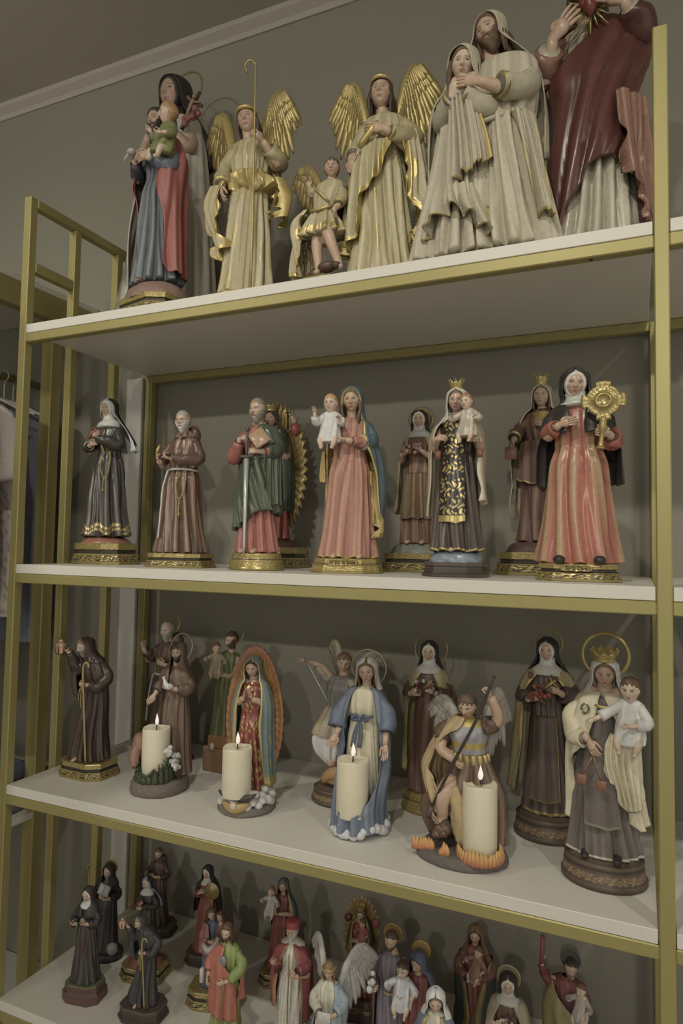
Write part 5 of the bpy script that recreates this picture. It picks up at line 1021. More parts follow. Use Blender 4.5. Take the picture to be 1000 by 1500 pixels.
def s3_francis():
    F = Fig('friar_figurine', 'brown friar statue with white dove, fox and lamb, third shelf', .290, .122, Z3, .292, .024, 0)
    rock(F, .056, .060, .024, K(112, 98, 86), seed=3)
    F.off = V3(0, .030, 0)
    F.w = .95; B = K(96, 74, 58); BH = K(120, 94, 74)
    F.body(head=(.045, .0, .915), hh=.135, yaw=-4, tilt=6, female=False, brow=HDARK, arms=[dict(w=(-.105, -.09, .59), d=(-.45, -.45, -.7), pn=(.4, -.9, .2), el=(-.10, -.0, .66), curl=.2, L=.085, thumb=.1, side=-1), dict(w=(.10, -.12, .66), d=(-.8, -.3, .1), pn=(0, -.3, 1), side=-1, el=(.18, -.02, .64), curl=.3)])
    F.hair(HDARK, 'curly'); F.beard(HDARK, .10)
    rg = RB(.135, .10, .095, .105, .09); F.robe([(z, x + .04, y + .01, rx, ry, f) for z, x, y, rx, ry, f in rg], B, seed=151, n=12, hi=BH)
    F.sleeve([(-.05, 0, .78), (-.09, -.01, .68), (-.10, -.06, .62)], [.05, .055, .06], B, hi=BH); F.sleeve([(.14, 0, .78), (.20, -.02, .66), (.13, -.09, .65)], [.05, .065, .06], B, hi=BH)
    x, y, z = F.hc; h = F.hh
    F.sheet([(z + .60 * h, x, y + .02, .01, .01, 0, 2, 358), (z + .5 * h, x, y + .02, .045, .05, 0, 10, 350), (z + .30 * h, x, y + .015, .066, .07, 0, 40, 320), (z, x, y + .015, .068, .07, 0, 52, 308), (z - .35 * h, x, y + .015, .070, .068, .02, 46, 314), (.82, x, .01, .09, .075, .03, 18, 342), (.77, .045, .0, .135, .10, .03, 3, 357), (.73, .045, .0, .15, .105, .04, 2, 358), (.70, .045, 0, .155, .105, .05, 1, 359)], B, 'hooded_cape', n=9, hi=BH, hem=lambda u, v: -.05 * v ** 3 * g(u - .5, 1.0) * 0 - .05 * v ** 4 * (np.exp(-(u / .12) ** 2) + np.exp(-((1 - u) / .12) ** 2)))
    F.halo(.105, 'wire', .25, 12, .05, col=K(150, 142, 120, .4))
    m = MB(); Wt = K(186, 182, 172); m.tube([(.055, -.17, .735), (.07, -.17, .70), (.10, -.17, .685), (.135, -.165, .695)], [.010, .020, .022, .006], Wt, 10, 4); m.ball((.05, -.172, .745), .014, Wt, 8, 6); m.tube([(.11, -.18, .69), (.125, -.175, .71)], [.014, .004], Wt, 6, 1); F.put('dove', m)
    F.off = V3(0, .006, 0)
    m = MB(); FX = K(134, 92, 66); m.tube([(-.15, -.03, .14), (-.165, -.07, .25), (-.14, -.11, .27), (-.115, -.145, .20)], [.04, .055, .05, .035], FX, 10, 4); m.tube([(-.14, -.13, .22), (-.135, -.175, .175), (-.11, -.205, .13), (-.095, -.225, .105)], [.045, .042, .032, .014], FX, 10, 4)
    for sx in (-.165, -.115): m.tube([(sx, -.15, .21), (sx, -.145, .275)], [.022, .004], K(150, 104, 76), 6, 1)
    m.tube([(-.15, -.02, .14), (-.185, -.03, .20), (-.17, -.02, .30), (-.13, -.02, .33)], [.02, .03, .028, .008], FX, 8, 4); m.ball((-.092, -.230, .105), .008, BLACK, 6, 5); F.put('fox', m)
    m = MB(); Wl = K(176, 170, 158); rs = np.random.RandomState(4)
    for k in range(34): p = V3(.175, -.07, .14) + rs.uniform(-1, 1, 3) * V3(.028, .03, .06); m.ball(p, .017, Wl, 7, 5)
    m.tube([(.16, -.12, .20), (.155, -.135, .235), (.14, -.165, .225)], [.028, .026, .014], Wl, 8, 3); m.ball((.17, -.125, .26), (.022, .02, .018), Wl, 8, 6); m.tube([(.175, -.13, .24), (.195, -.13, .225)], [.012, .004], Wl, 6, 1); F.put('lamb', m)
    m = MB(); GR = K(74, 80, 52); rs = np.random.RandomState(8)
    for k in range(260):
        t_ = math.radians(rs.uniform(-125, 125)); q_ = rs.uniform(.112, .142); x = q_ * math.sin(t_); y = -.092 - q_ * math.cos(t_); h0 = .05 + .11 * abs(math.sin(t_)) ** 2; z0 = rs.uniform(.004, h0)
        m.tube([(x, y, z0), (x + rs.uniform(-.006, .006), y - .008, z0 + .014), (x + rs.uniform(-.01, .01), y - .006, z0 + .028)], [.007, .006, .001], GR * rs.uniform(.7, 1.4), 4, 1, flat=.5)
    for k in range(13):
        t_ = math.radians(-120 + 20 * k); hh_ = .03 + .08 * abs(math.sin(t_)) ** 2; m.ball((.126 * math.sin(t_), -.092 - .126 * math.cos(t_), .02), (.032, .026, hh_), GR * .6, 8, 6)
    o = F.put('grass', m); o['kind'] = 'stuff'
    m = MB(); m.ball((-.12, -.20, .09), .012, K(160, 156, 80), 7, 5); m.ball((.11, -.20, .11), .013, K(150, 116, 120), 7, 5); F.put('flowers', m)
def s3_joseph():
    F = Fig('saint_and_child_figurine', 'brown-haired saint statue in green with child, hidden behind the orange sunburst', .340, .285, Z3, .300, .055, 0, q=.8)
    m = MB(); m.box((-.04, -.035, 0), (.05, .035, .052), K(128, 88, 54), .003); F.put('base', m, raw=True, smooth=False)
    m = MB(); m.box((-.026, -.037, .052), (.046, .03, .078), K(132, 92, 56), .003); F.put('step', m, raw=True, smooth=False)
    F.body(head=(.03, -.0, .93), hh=.145, yaw=-40, tilt=14, roll=-8, female=False, arms=[dict(w=(-.05, -.10, .62), d=(-.6, -.3, .1), pn=(0, 1, 0), el=(.05, -.03, .62))])
    F.hair(K(70, 54, 42), 'short'); F.beard(K(70, 54, 42), .08)
    G = K(92, 98, 56); F.robe(RB(.15, .12), G, seed=161, hi=K(126, 128, 78)); F.sleeve([(-.08, 0, .79), (-.12, -.03, .67), (-.05, -.09, .63)], [.05, .055, .045], G)
    F.child((-.075, -.08, .64), .26, 20, gown=K(160, 140, 108), hair=K(120, 80, 50), hyaw=40); F.halo(.085, 'wire', .3, 20, .06, col=K(140, 134, 112, .4))
    m = MB(); m.ball((-.055, -.152, .0), (.025, .012, .035), K(170, 160, 140), 8, 6); F.put('paper_tag', m)
def s3_guada():
    F = Fig('madonna_figurine', 'praying madonna statue in teal mantle against an orange sunburst, on clouds behind a candle', .498, .118, Z3, .288, .022, 10, mat=M_GLOSS)
    rock(F, .054, .056, .014, K(118, 106, 92), seed=5); F.off = V3(0, .026, 0); 
    OR = K(158, 100, 50); YE = K(160, 130, 66)
    m = MB(); n = 46; k = n * 4; t = np.arange(k) * 2 * math.pi / k; saw = np.abs(((t * n / (2 * math.pi)) % 1) * 2 - 1); rows, cs = [], []
    for fr, dy, zg, c in ((.02, .01, 0, YE), (.55, .0, 0, YE), (.72, -.012, 0, K(184, 130, 60)), (.86, -.03, 0, OR), (.97, -.05, .6, K(152, 86, 48)), (1, -.045, 1, K(146, 78, 46)), (.99, -.025, 1, K(160, 84, 46)), (.8, .0, 0, K(150, 84, 46)), (.02, .03, 0, K(150, 84, 46))):
        r = fr * (1 - .03 * (1 - saw) * zg); ra = .225 * r; rz = .50 * r
        rows.append(np.stack([ra * np.sin(t) * (1 - .10 * np.cos(t)) + .0, .055 + dy + .004 * np.cos(t * n) * (zg == 0) * (fr > .4), .545 + rz * np.cos(t)], -1)); cs.append(np.tile(c, (k, 1)) if fr < .5 or fr > .8 else mixc(c, GOLD(1.1), (np.cos(t * n) > .55) * .8))
    m.grid(np.array(rows), np.array(cs), cv=True, cap0=True, cap1=True); F.put('aureole', m)
    F.body(head=(-.01, -.03, .885), hh=.135, yaw=-8, tilt=14, roll=-4, arms=[dict(w=(-.035, -.12, .68), d=(.25, -.3, .9), pn=(1, 0, 0), el=(-.10, -.05, .64), L=.08, curl=.05), dict(w=(.03, -.12, .68), d=(-.25, -.3, .9), pn=(-1, 0, 0), el=(.10, -.05, .64), L=.08, curl=.05, side=-1)])
    F.hair(HDARK, 'parted')
    F.robe([(z * .94, x, y - .02, rx * .95, ry, f) for z, x, y, rx, ry, f in RB(.125, .10, fo=.08)], K(120, 46, 40), seed=171, n=9, colf=lambda x, y, z, p, f, c: scrolls(x, y, z, p, f, c, .8, .52))
    T = K(92, 112, 108); TH = K(128, 142, 128)
    F.sheet(VR(F, [(.80, -.0, -.01, .085, .075, .03, 42, 318), (.76, 0, -.015, .115, .09, .03, 44, 316), (.62, 0, -.02, .15, .11, .06, 38, 315), (.48, 0, -.02, .15, .115, .08, 30, 318), (.25, .01, -.02, .15, .115, .12, 36, 315), (.06, .02, -.02, .155, .12, .14, 48, 310)], 1.12), T, 'mantle', n=9, seed=3, hi=TH, trim=GOLD(1.1), trimw=.03, wav=.05, thick=.01, colf=lambda x, y, z, p, f, c: mixc(c, GOLD(1.1), (((np.degrees(p) * .1 % 2.2) < .25) & ((z * 13 % 1) < .16)) * 1.0))
    F.off = V3(0, 0, 0); clouds(F, .046, .048, .018, .0085, 26, K(180, 174, 160), seed=4); clouds(F, .036, .036, .030, .0085, 16, K(180, 174, 160), seed=14, arc=(20, 340)); m = MB(); m.ball((0, 0, .02), (.044, .046, .014), K(170, 166, 156), 14, 8); F.put('cloud_bank', m, raw=True)
    m = MB(); t = np.linspace(-1.25, 1.25, 11); m.tube(np.stack([.145 * np.sin(t), np.full(11, -.20) + .03 * (1 - np.cos(t)), .10 - .055 * np.cos(t) ], -1), np.array([.004, .012, .018, .021, .022, .022, .022, .021, .018, .012, .004]), K(62, 56, 50), 8, 2); F.put('crescent', m)
    m = MB(); m.ball((-.01, -.225, .0), (.026, .022, .026), SKIN2, 10, 8); m.tube([(-.11, -.185, .01), (-.06, -.205, -.01), (-.01, -.215, -.02), (.05, -.2, -.01), (.09, -.185, .01)], [.008, .03, .035, .03, .008], K(160, 128, 70), 8, 3, flat=.6); F.put('cherub', m)
def s3_michael():
    F = Fig('warrior_angel_figurine', 'winged warrior statue in grey armour with a long raised sword, behind the blue madonna', .640, .225, Z3, .292, .030, -2, wide=1.1, q=.8)
    F.base('round', .055, .045, h=.030, style='roundwood')
    F.body(head=(.03, -.01, .905), hh=.14, yaw=14, tilt=10, roll=6, arms=[dict(w=(-.24, -.05, .90), d=(-.8, -.2, .3), pn=(0, 0, -1), el=(-.13, -.02, .86), curl=1.2, L=.08), dict(w=(.17, -.05, .86), d=(.4, 0, .8), pn=(0, -1, 0), el=(.16, 0, .74), curl=.8)],
           extra=lambda m: (m.tube([(.03, -.02, .44), (.06, -.06, .30), (.07, -.03, .16), (.09, -.08, .11)], [.055, .05, .035, .02], SKIN, 10, 4), m.tube([(-.04, 0, .44), (-.06, -.03, .28), (-.02, -.06, .15)], [.055, .05, .03], SKIN, 10, 4)))
    F.hair(K(110, 84, 58), 'curly')
    GY = K(118, 112, 104); F.robe([(.81, .02, .01, .04, .035, 0), (.79, .02, .01, .10, .06, 0), (.70, .01, 0, .11, .078, .02), (.60, .0, 0, .092, .07, .03), (.56, 0, 0, .095, .072, .04)], GY, 'armour', n=12, seed=9, hi=K(150, 144, 132), nz=40, colf=lambda x, y, z, p, f, c: mixc(c, K(90, 84, 76), ((np.sin(z * 260) * np.sin(p * 20)) > .2) * .6))
    F.robe([(.58, 0, 0, .10, .08, .03), (.50, 0, 0, .125, .10, .15), (.42, 0, 0, .15, .115, .2), (.36, 0, 0, .16, .12, .22)], K(162, 152, 132), 'skirt', n=12, seed=19, hi=K(150, 128, 76), nz=36, hib=.8)
    F.robe([(.40, -.06, 0, .11, .09, .06), (.32, -.07, 0, .115, .095, .12), (.22, -.06, 0, .09, .085, .15), (.15, -.04, 0, .05, .06, .12)], K(176, 170, 158), 'draped_cloth', n=9, seed=4, nz=40)
    F.sleeve([(-.09, 0, .78), (-.14, -.02, .82), (-.16, -.03, .865)], [.045, .045, .04], K(150, 138, 112)); F.sleeve([(.11, 0, .77), (.17, -.01, .68), (.16, -.03, .76)], [.05, .06, .05], K(166, 150, 120))
    F.sheet([(.80, .05, 0, .10, .09, .05, 20, 190), (.66, .08, 0, .13, .10, .1, 30, 190), (.48, .08, 0, .13, .10, .15, 40, 190), (.3, .08, 0, .13, .1, .15, 60, 190)], K(160, 146, 120), 'cloak', n=10, seed=6)
    m = MB(); m.tube([(-.235, -.09, .935), (-.13, -.13, .80), (.02, -.17, .60)], [.009, .010, .002], K(150, 148, 140, .5), 6, 2, flat=.4); F.put('sword', m)
    W_ = K(150, 138, 112)
    m = MB(); add_wing(m, (-.02, .05, .74), -1, .12, .30, 20, W_, K(120, 108, 84), nf=9, seed=15, longf=.6); F.put('wing', m); m = MB(); add_wing(m, (.06, .05, .70), 1, .17, .27, 25, W_, K(120, 108, 84), nf=9, seed=16, longf=.7); F.put('wing', m)
    m = MB(); OC = K(162, 118, 70); m.ball((.03, -.03, .06), (.13, .09, .05), OC, 14, 8); m.tube([(-.08, -.06, .04), (0, -.10, .11), (.10, -.08, .12), (.13, -.02, .06)], [.03, .045, .04, .02], OC, 10, 4); F.put('fallen_figure', m)
def s3_grace():
    F = Fig('madonna_figurine', 'madonna statue with open hands, white veil, blue mantle and blue bow', .728, .118, Z3, .294, .010, 4); F.off = V3(0, .022, 0)
    m = MB(); m.ball((0, 0, .0135), (.050, .056, .013), K(176, 172, 164), 24, 8); F.put('base', m, raw=True); clouds(F, .046, .050, .0075, .0095, 28, K(182, 178, 170), seed=7, jit=.05)
    B = K(84, 98, 116); BH = K(118, 132, 142); CR = K(182, 168, 132)
    F.body(head=(.01, -.012, .92), hh=.14, yaw=2, tilt=8, roll=-4, arms=[dict(w=(-.155, -.10, .53), d=(-.35, -.45, -.75), pn=(.3, -.9, .3), el=(-.13, -.02, .63), curl=.15, L=.095, thumb=0, side=-1, spread=.2), dict(w=(.165, -.10, .50), d=(.1, -.35, -.9), pn=(-.3, -.9, .2), el=(.15, -.02, .63), curl=.15, L=.095, thumb=0)])
    F.hair(HBRN, 'long')
    F.robe(RB(.135, .105, .088, .102, .09), CR, seed=181, n=13, hi=K(192, 182, 150))
    F.sheet(VR(F, [(.83, .01, .02, .085, .07, .02, 55, 305), (.80, .01, .02, .095, .07, .03, 62, 298)], 1.12), K(182, 176, 164), 'veil', n=6, trim=GOLD(.9), trimw=.02)
    F.sheet([(.82, 0, .01, .08, .06, 0, 35, 325), (.78, 0, .01, .125, .08, .03, 36, 324), (.66, 0, .0, .155, .105, .05, 40, 320), (.50, 0, 0, .165, .115, .08, 48, 312), (.34, 0, -.005, .16, .125, .1, 50, 310), (.22, 0, -.06, .155, .16, .08, 44, 316), (.13, 0, -.085, .155, .185, .07, 20, 340), (.09, 0, -.085, .155, .185, .08, 2, 358), (.0, 0, -.085, .16, .19, .10, 2, 358)], B, 'mantle', n=10, seed=13, hi=BH, thick=.010, nz=80, nu=100)
    for sx in (-1, 1): F.sleeve([(sx * .10, 0, .78), (sx * .165, -.02, .66), (sx * .165, -.07, .57)], [.05, .07, .072], B, hi=BH, seed=sx + 2)
    m = MB(); DB = K(70, 84, 100); y = -.095
    m.tube([(-.075, -.07, .655), (0, y, .64), (.075, -.07, .655)], .009, DB, 8, 3)
    for sx in (-1, 1): m.tube([(0, y - .005, .64), (sx * .03, y - .012, .665), (sx * .045, y - .01, .635), (sx * .005, y - .005, .635)], [.007, .013, .013, .006], DB, 8, 4, flat=.5); m.tube([(0, y - .005, .635), (sx * .018 - .01, y - .012, .56), (sx * .022 - .02, y - .02, .47)], [.007, .013, .014], DB, 8, 3, flat=.35)
    m.ball((0, y - .01, .64), .014, DB, 8, 6); F.put('bow', m)
    m = MB(); 
    for sx, x in ((1, -.07), (1, .03)): m.ball((x, -.268, .05), .009, GOLD(1), 6, 5)
    F.put('gold_stars', m); F.halo(.115, 'wire', .12, -8, .05, col=K(160, 146, 96, .4))
def s3_therese():
    F = Fig('nun_figurine', 'nun statue in yellow cape with rose bouquet and wire halo, behind the spear angel', .808, .268, Z3, .314, .034, 0, q=.8)
    F.base('round', .052, .045, h=.034, style='goldround')
    F.body(head=(0, -.012, .93), hh=.13, yaw=2, tilt=5, arms=[dict(w=(-.10, -.11, .66), d=(.8, -.2, .1), pn=(0, 1, 0), el=(-.14, -.02, .62)), dict(w=(.075, -.12, .68), d=(-.7, -.2, .3), pn=(0, 1, 0), side=-1, el=(.13, -.03, .62))])
    coif(F); B = K(100, 66, 52)
    F.robe(RB(.13, .10, fo=.09), B, seed=191, n=11, hi=K(128, 90, 68))
    F.sleeve([(-.09, 0, .78), (-.15, -.02, .66), (-.10, -.09, .66)], [.045, .055, .05], B); F.sleeve([(.09, 0, .78), (.14, -.02, .66), (.08, -.10, .68)], [.045, .055, .05], B)
    F.sheet(VR(F, [(.83, 0, .02, .085, .065, .03, 62, 298), (.78, 0, .03, .10, .06, .05, 72, 288)], 1.08), BLACK, 'veil', n=7)
    CP = K(160, 144, 92)
    F.sheet([(.83, 0, .01, .07, .05, 0, 20, 340), (.79, 0, .01, .12, .08, .02, 22, 338), (.70, 0, .005, .15, .10, .04, 36, 324), (.55, 0, 0, .165, .11, .06, 52, 308), (.3, -.005, 0, .165, .115, .09, 58, 300), (.12, -.01, 0, .165, .115, .1, 60, 292)], CP, 'cape', n=8, seed=5, hi=K(176, 164, 116), trim=GOLD(.9), trimw=.015)
    bouquet(F, (.02, -.14, .72), (.085, .012, .035), 16, (ROSE, K(176, 166, 154), K(120, 56, 52), K(180, 170, 160)), 15); F.cross((.045, -.15, .745), .10, K(110, 72, 50), rotm(0, 0, 40), christ=K(160, 130, 100))
    F.halo(.115, 'wire', .12, 5, .05)
def s3_michael2():
    F = Fig('warrior_angel_figurine', 'winged warrior statue driving a dark spear down into a beast among flames, candle in front', .915, .095, Z3, .262, .014, 0, wide=1.12)
    n = 72
    F.w = 1.0; rock(F, .074, .056, .016, K(104, 94, 84), seed=9, noise=.02); F.off = V3(0, .018, 0); F.w = 1.12
    B = K(98, 74, 56); Y = K(168, 140, 92); YH = K(184, 160, 116)
    F.body(head=(.02, -.03, .90), hh=.145, yaw=-12, tilt=18, arms=[dict(w=(.165, -.08, .99), d=(-.2, -.2, .9), pn=(-1, 0, 0), el=(.20, -.02, .84), curl=1.3, L=.09), dict(w=(-.03, -.14, .575), d=(.5, -.4, -.3), pn=(0, 1, .4), side=-1, el=(-.13, -.05, .63), curl=1.3, L=.09)],
           extra=lambda m: (m.tube([(.165, -.08, .99), (.20, -.02, .84), (.13, 0, .76)], [.026, .034, .042], SKIN, 10, 4), m.tube([(-.03, -.14, .575), (-.125, -.08, .62), (-.12, -.02, .72)], [.024, .034, .04], SKIN, 10, 4), m.tube([(-.05, -.06, .42), (-.09, -.14, .34), (-.10, -.12, .20), (-.12, -.15, .15)], [.06, .05, .035, .02], SKIN, 10, 4), m.tube([(.08, -.02, .42), (.11, -.05, .25), (.13, -.04, .08), (.14, -.09, .03)], [.06, .05, .035, .02], SKIN, 10, 4)))
    F.hair(K(88, 70, 52), 'curly')
    GY = K(136, 134, 138)
    F.robe([(.82, .02, .0, .04, .035, 0), (.795, .02, -.005, .085, .06, 0), (.73, .02, -.015, .11, .085, .01), (.65, .025, -.015, .10, .078, .01), (.58, .03, -.01, .092, .072, .02)], GY, 'armour', n=5, seed=9, hi=K(164, 162, 158), nz=50, bumps=[(-22, .73, 20, .05, .10), (25, .73, 20, .05, .10)], colf=lambda x, y, z, p, f, c: mixc(c, GOLD(1.25), ((np.abs(z - .655) < .020) | (z > .775) | (z < .60)) * 1.0))
    F.robe([(.60, .03, -.01, .10, .08, .0), (.50, .04, -.01, .12, .10, .12), (.38, .06, -.01, .15, .12, .16), (.2, .09, 0, .14, .115, .18), (.04, .11, 0, .12, .10, .2)], B, 'skirt', n=11, seed=29, hi=K(126, 100, 78))
    m = MB(); 
    for k in range(9):
        a = -1.5 + k * .375; x = .03 + .105 * math.sin(a); y = -.01 - .085 * math.cos(a); m.tube([(x, y, .60), (x * 1.03, y * 1.05, .57), (x * 1.05, y * 1.05, .535)], [.016, .018, .010], GOLD(1.1), 6, 2, flat=.4)
    F.put('armour_flaps', m)
    F.sleeve([(-.075, 0, .78), (-.125, -.02, .73), (-.13, -.04, .665)], [.055, .07, .06], B, hi=K(130, 104, 84)); F.sleeve([(.10, 0, .79), (.155, -.01, .77), (.165, -.02, .83)], [.055, .065, .055], B, hi=K(130, 104, 84))
    F.sheet([(.83, .02, 0, .08, .06, .02, 120, 356), (.77, .0, -.01, .12, .10, .05, 130, 356), (.70, -.03, -.01, .13, .11, .12, 140, 322), (.58, -.06, .0, .15, .12, .16, 150, 318), (.46, -.09, -.01, .15, .13, .2, 160, 330), (.34, -.08, -.02, .135, .13, .2, 165, 345), (.22, -.05, -.03, .12, .12, .22, 170, 362)], Y, 'cloak', n=9, seed=21, hi=YH, wav=.16, thick=.01, nz=80, nu=90)
    m = MB(); m.tube([(-.03, -.10, .40), (.0, -.12, .25), (.03, -.10, .06)], [.05, .055, .06], Y, 14, 5, wob=lambda t, p: .18 * np.sin(5 * p + 9 * t)); F.put('cloak_fall', m)
    m = MB(); m.tube([(.195, -.12, 1.13), (.10, -.15, .85), (-.03, -.175, .555), (-.17, -.165, .22)], [.0085, .009, .009, .009], K(58, 46, 40), 8, 4); m.tube([(-.15, -.168, .27), (-.175, -.165, .19)], [.014, .014], K(84, 70, 62), 8, 1); F.put('spear', m)
    W_ = K(160, 150, 134)
    m = MB(); add_wing(m, (-.03, .06, .62), -1, .20, .29, 15, W_, K(128, 116, 100), nf=11, seed=25, longf=.85); F.put('wing', m); m = MB(); add_wing(m, (.10, .06, .74), 1, .11, .26, 20, W_, K(128, 116, 100), nf=10, seed=26, longf=1.35, fan=22); F.put('wing', m)
    D = K(82, 58, 46)
    m = MB(); m.tube([(-.16, .0, .06), (-.20, -.04, .18), (-.20, -.06, .27), (-.15, -.08, .31)], [.06, .055, .045, .03], K(104, 78, 58), 12, 4); m.tube([(-.05, -.05, .10), (-.14, -.06, .13), (-.17, -.08, .12)], [.06, .07, .05], D, 12, 4); add_head(m, (-.095, -.15, .125), .13, rotm(10, -20, 50), K(104, 72, 56), None, False, .8)
    m.tube([(-.20, -.05, .30), (-.12, -.10, .29), (-.10, -.13, .22)], [.03, .03, .018], K(104, 78, 58), 8, 4); add_hand(m, (-.15, -.15, .23), (.2, -.3, -.7), (1, 0, 0), 1, .08, .8, K(150, 120, 92)); F.put('beast', m, label='brown demon under the spear')
    m = MB(); add_hair(m, (-.095, -.145, .13), .13, rotm(10, -20, 50), K(58, 48, 42), 'curly', .7); F.put('beast_hair', m)
    m = MB(); m.tube([(-.21, -.03, .30), (-.15, -.10, .33), (-.08, -.13, .28), (-.04, -.12, .22)], [.04, .05, .04, .02], K(76, 58, 50), 10, 4, flat=.5, wob=lambda t, p: .1 * np.sin(30 * t)); F.put('beast_wing', m)
    m = MB(); rs = np.random.RandomState(3)
    for cx, cy, w, k in ((-.20, -.16, .06, 9), (-.065, -.205, .022, 4)):
        for i in range(k):
            x = cx + w * (2 * (i + .5) / k - 1); h0 = .05 + .035 * rs.rand(); y = cy - .01 * rs.rand() + .10 * abs(x - cx) * (cx > 0)
            m.tube([(x, y, -.01), (x + .004, y - .006, h0 * .45), (x + rs.uniform(-.012, .012), y - .003, h0)], [.017, .016, .002], K(186, 84, 50), 7, 3, c2=K(196, 150, 70))
    for i in range(22):
        a = math.radians(-115 + 230 * i / 21.0); x = .119 + .118 * math.sin(a); y = -.126 - .118 * math.cos(a); h0 = .055 + .035 * rs.rand()
        m.tube([(x, y, -.01), (x + .004, y - .004, h0 * .45), (x + rs.uniform(-.012, .012), y + .002, h0)], [.019, .018, .002], K(176, 84, 50), 7, 3, c2=K(190, 150, 74))
    F.put('flames', m)
def s3_roses():
    F = Fig('nun_figurine', 'nun statue clutching red roses and crucifix in gold-striped cape, third shelf', 1.030, .248, Z3, .338, .040, -2, q=.8)
    F.base('round', .058, .052, h=.040, style='roundwood'); 
    F.body(head=(0, -.012, .93), hh=.13, yaw=-6, tilt=5, arms=[dict(w=(-.085, -.12, .66), d=(.9, -.1, .25), pn=(0, 1, 0), el=(-.14, -.03, .62)), dict(w=(.085, -.13, .715), d=(-.9, -.1, .3), pn=(0, 1, 0), side=-1, el=(.14, -.03, .66))])
    coif(F, WHITE); B = K(84, 68, 58); BH = K(104, 86, 74)
    F.robe(RB(.135, .105, fo=.08), B, seed=201, n=12, hi=BH, trim=GOLD(1), trimh=.018)
    F.sheet([(.56, 0, -.006, .105, .095, .02, -36, 36), (.35, 0, -.01, .12, .11, .05, -38, 38), (.085, 0, -.015, .14, .125, .07, -38, 38)], B, 'scapular', n=9, hi=BH, trim=GOLD(.9), trimw=.02)
    F.sleeve([(-.09, 0, .79), (-.15, -.02, .67), (-.09, -.10, .655)], [.045, .06, .06], B, hi=BH); F.sleeve([(.09, 0, .79), (.15, -.02, .69), (.095, -.10, .70)], [.045, .06, .06], B, hi=BH)
    F.sheet(VR(F, [(.85, 0, .02, .085, .075, .03, 60, 300), (.80, .0, .025, .115, .07, .04, 66, 285), (.76, .01, .03, .13, .06, .05, 75, 280)], 1.10), BLACK, 'veil', n=7)
    F.sheet([(.83, 0, .01, .075, .055, 0, 18, 342), (.79, 0, .01, .13, .085, .02, 26, 334), (.70, 0, .005, .17, .115, .03, 42, 318), (.55, 0, 0, .185, .12, .06, 50, 310), (.3, 0, 0, .195, .13, .09, 52, 306), (.11, 0, 0, .21, .14, .11, 54, 304)], K(158, 142, 104), 'cape', n=12, seed=7, hi=GOLD(.9), hib=.8, trim=GOLD(1.05), trimw=.02)
    bouquet(F, (-.015, -.15, .71), (.065, .012, .05), 15, (K(160, 50, 52), K(140, 42, 44)), 25); F.cross((.045, -.165, .77), .12, K(104, 68, 50), rotm(0, 0, 52), christ=GOLD(1.2), th=.02)
    m = MB()
    for k in range(8): m.ball((-.085 + .012 * math.cos(k * 2.4), -.085 - .004 * (k % 2), .79 + .012 * math.sin(k * 2.4) * 1.3), .0065, K(96, 78, 50), 6, 5)
    F.put('emblem', m); F.halo(.083, 'ring', .3, 5, .05, w=.14)
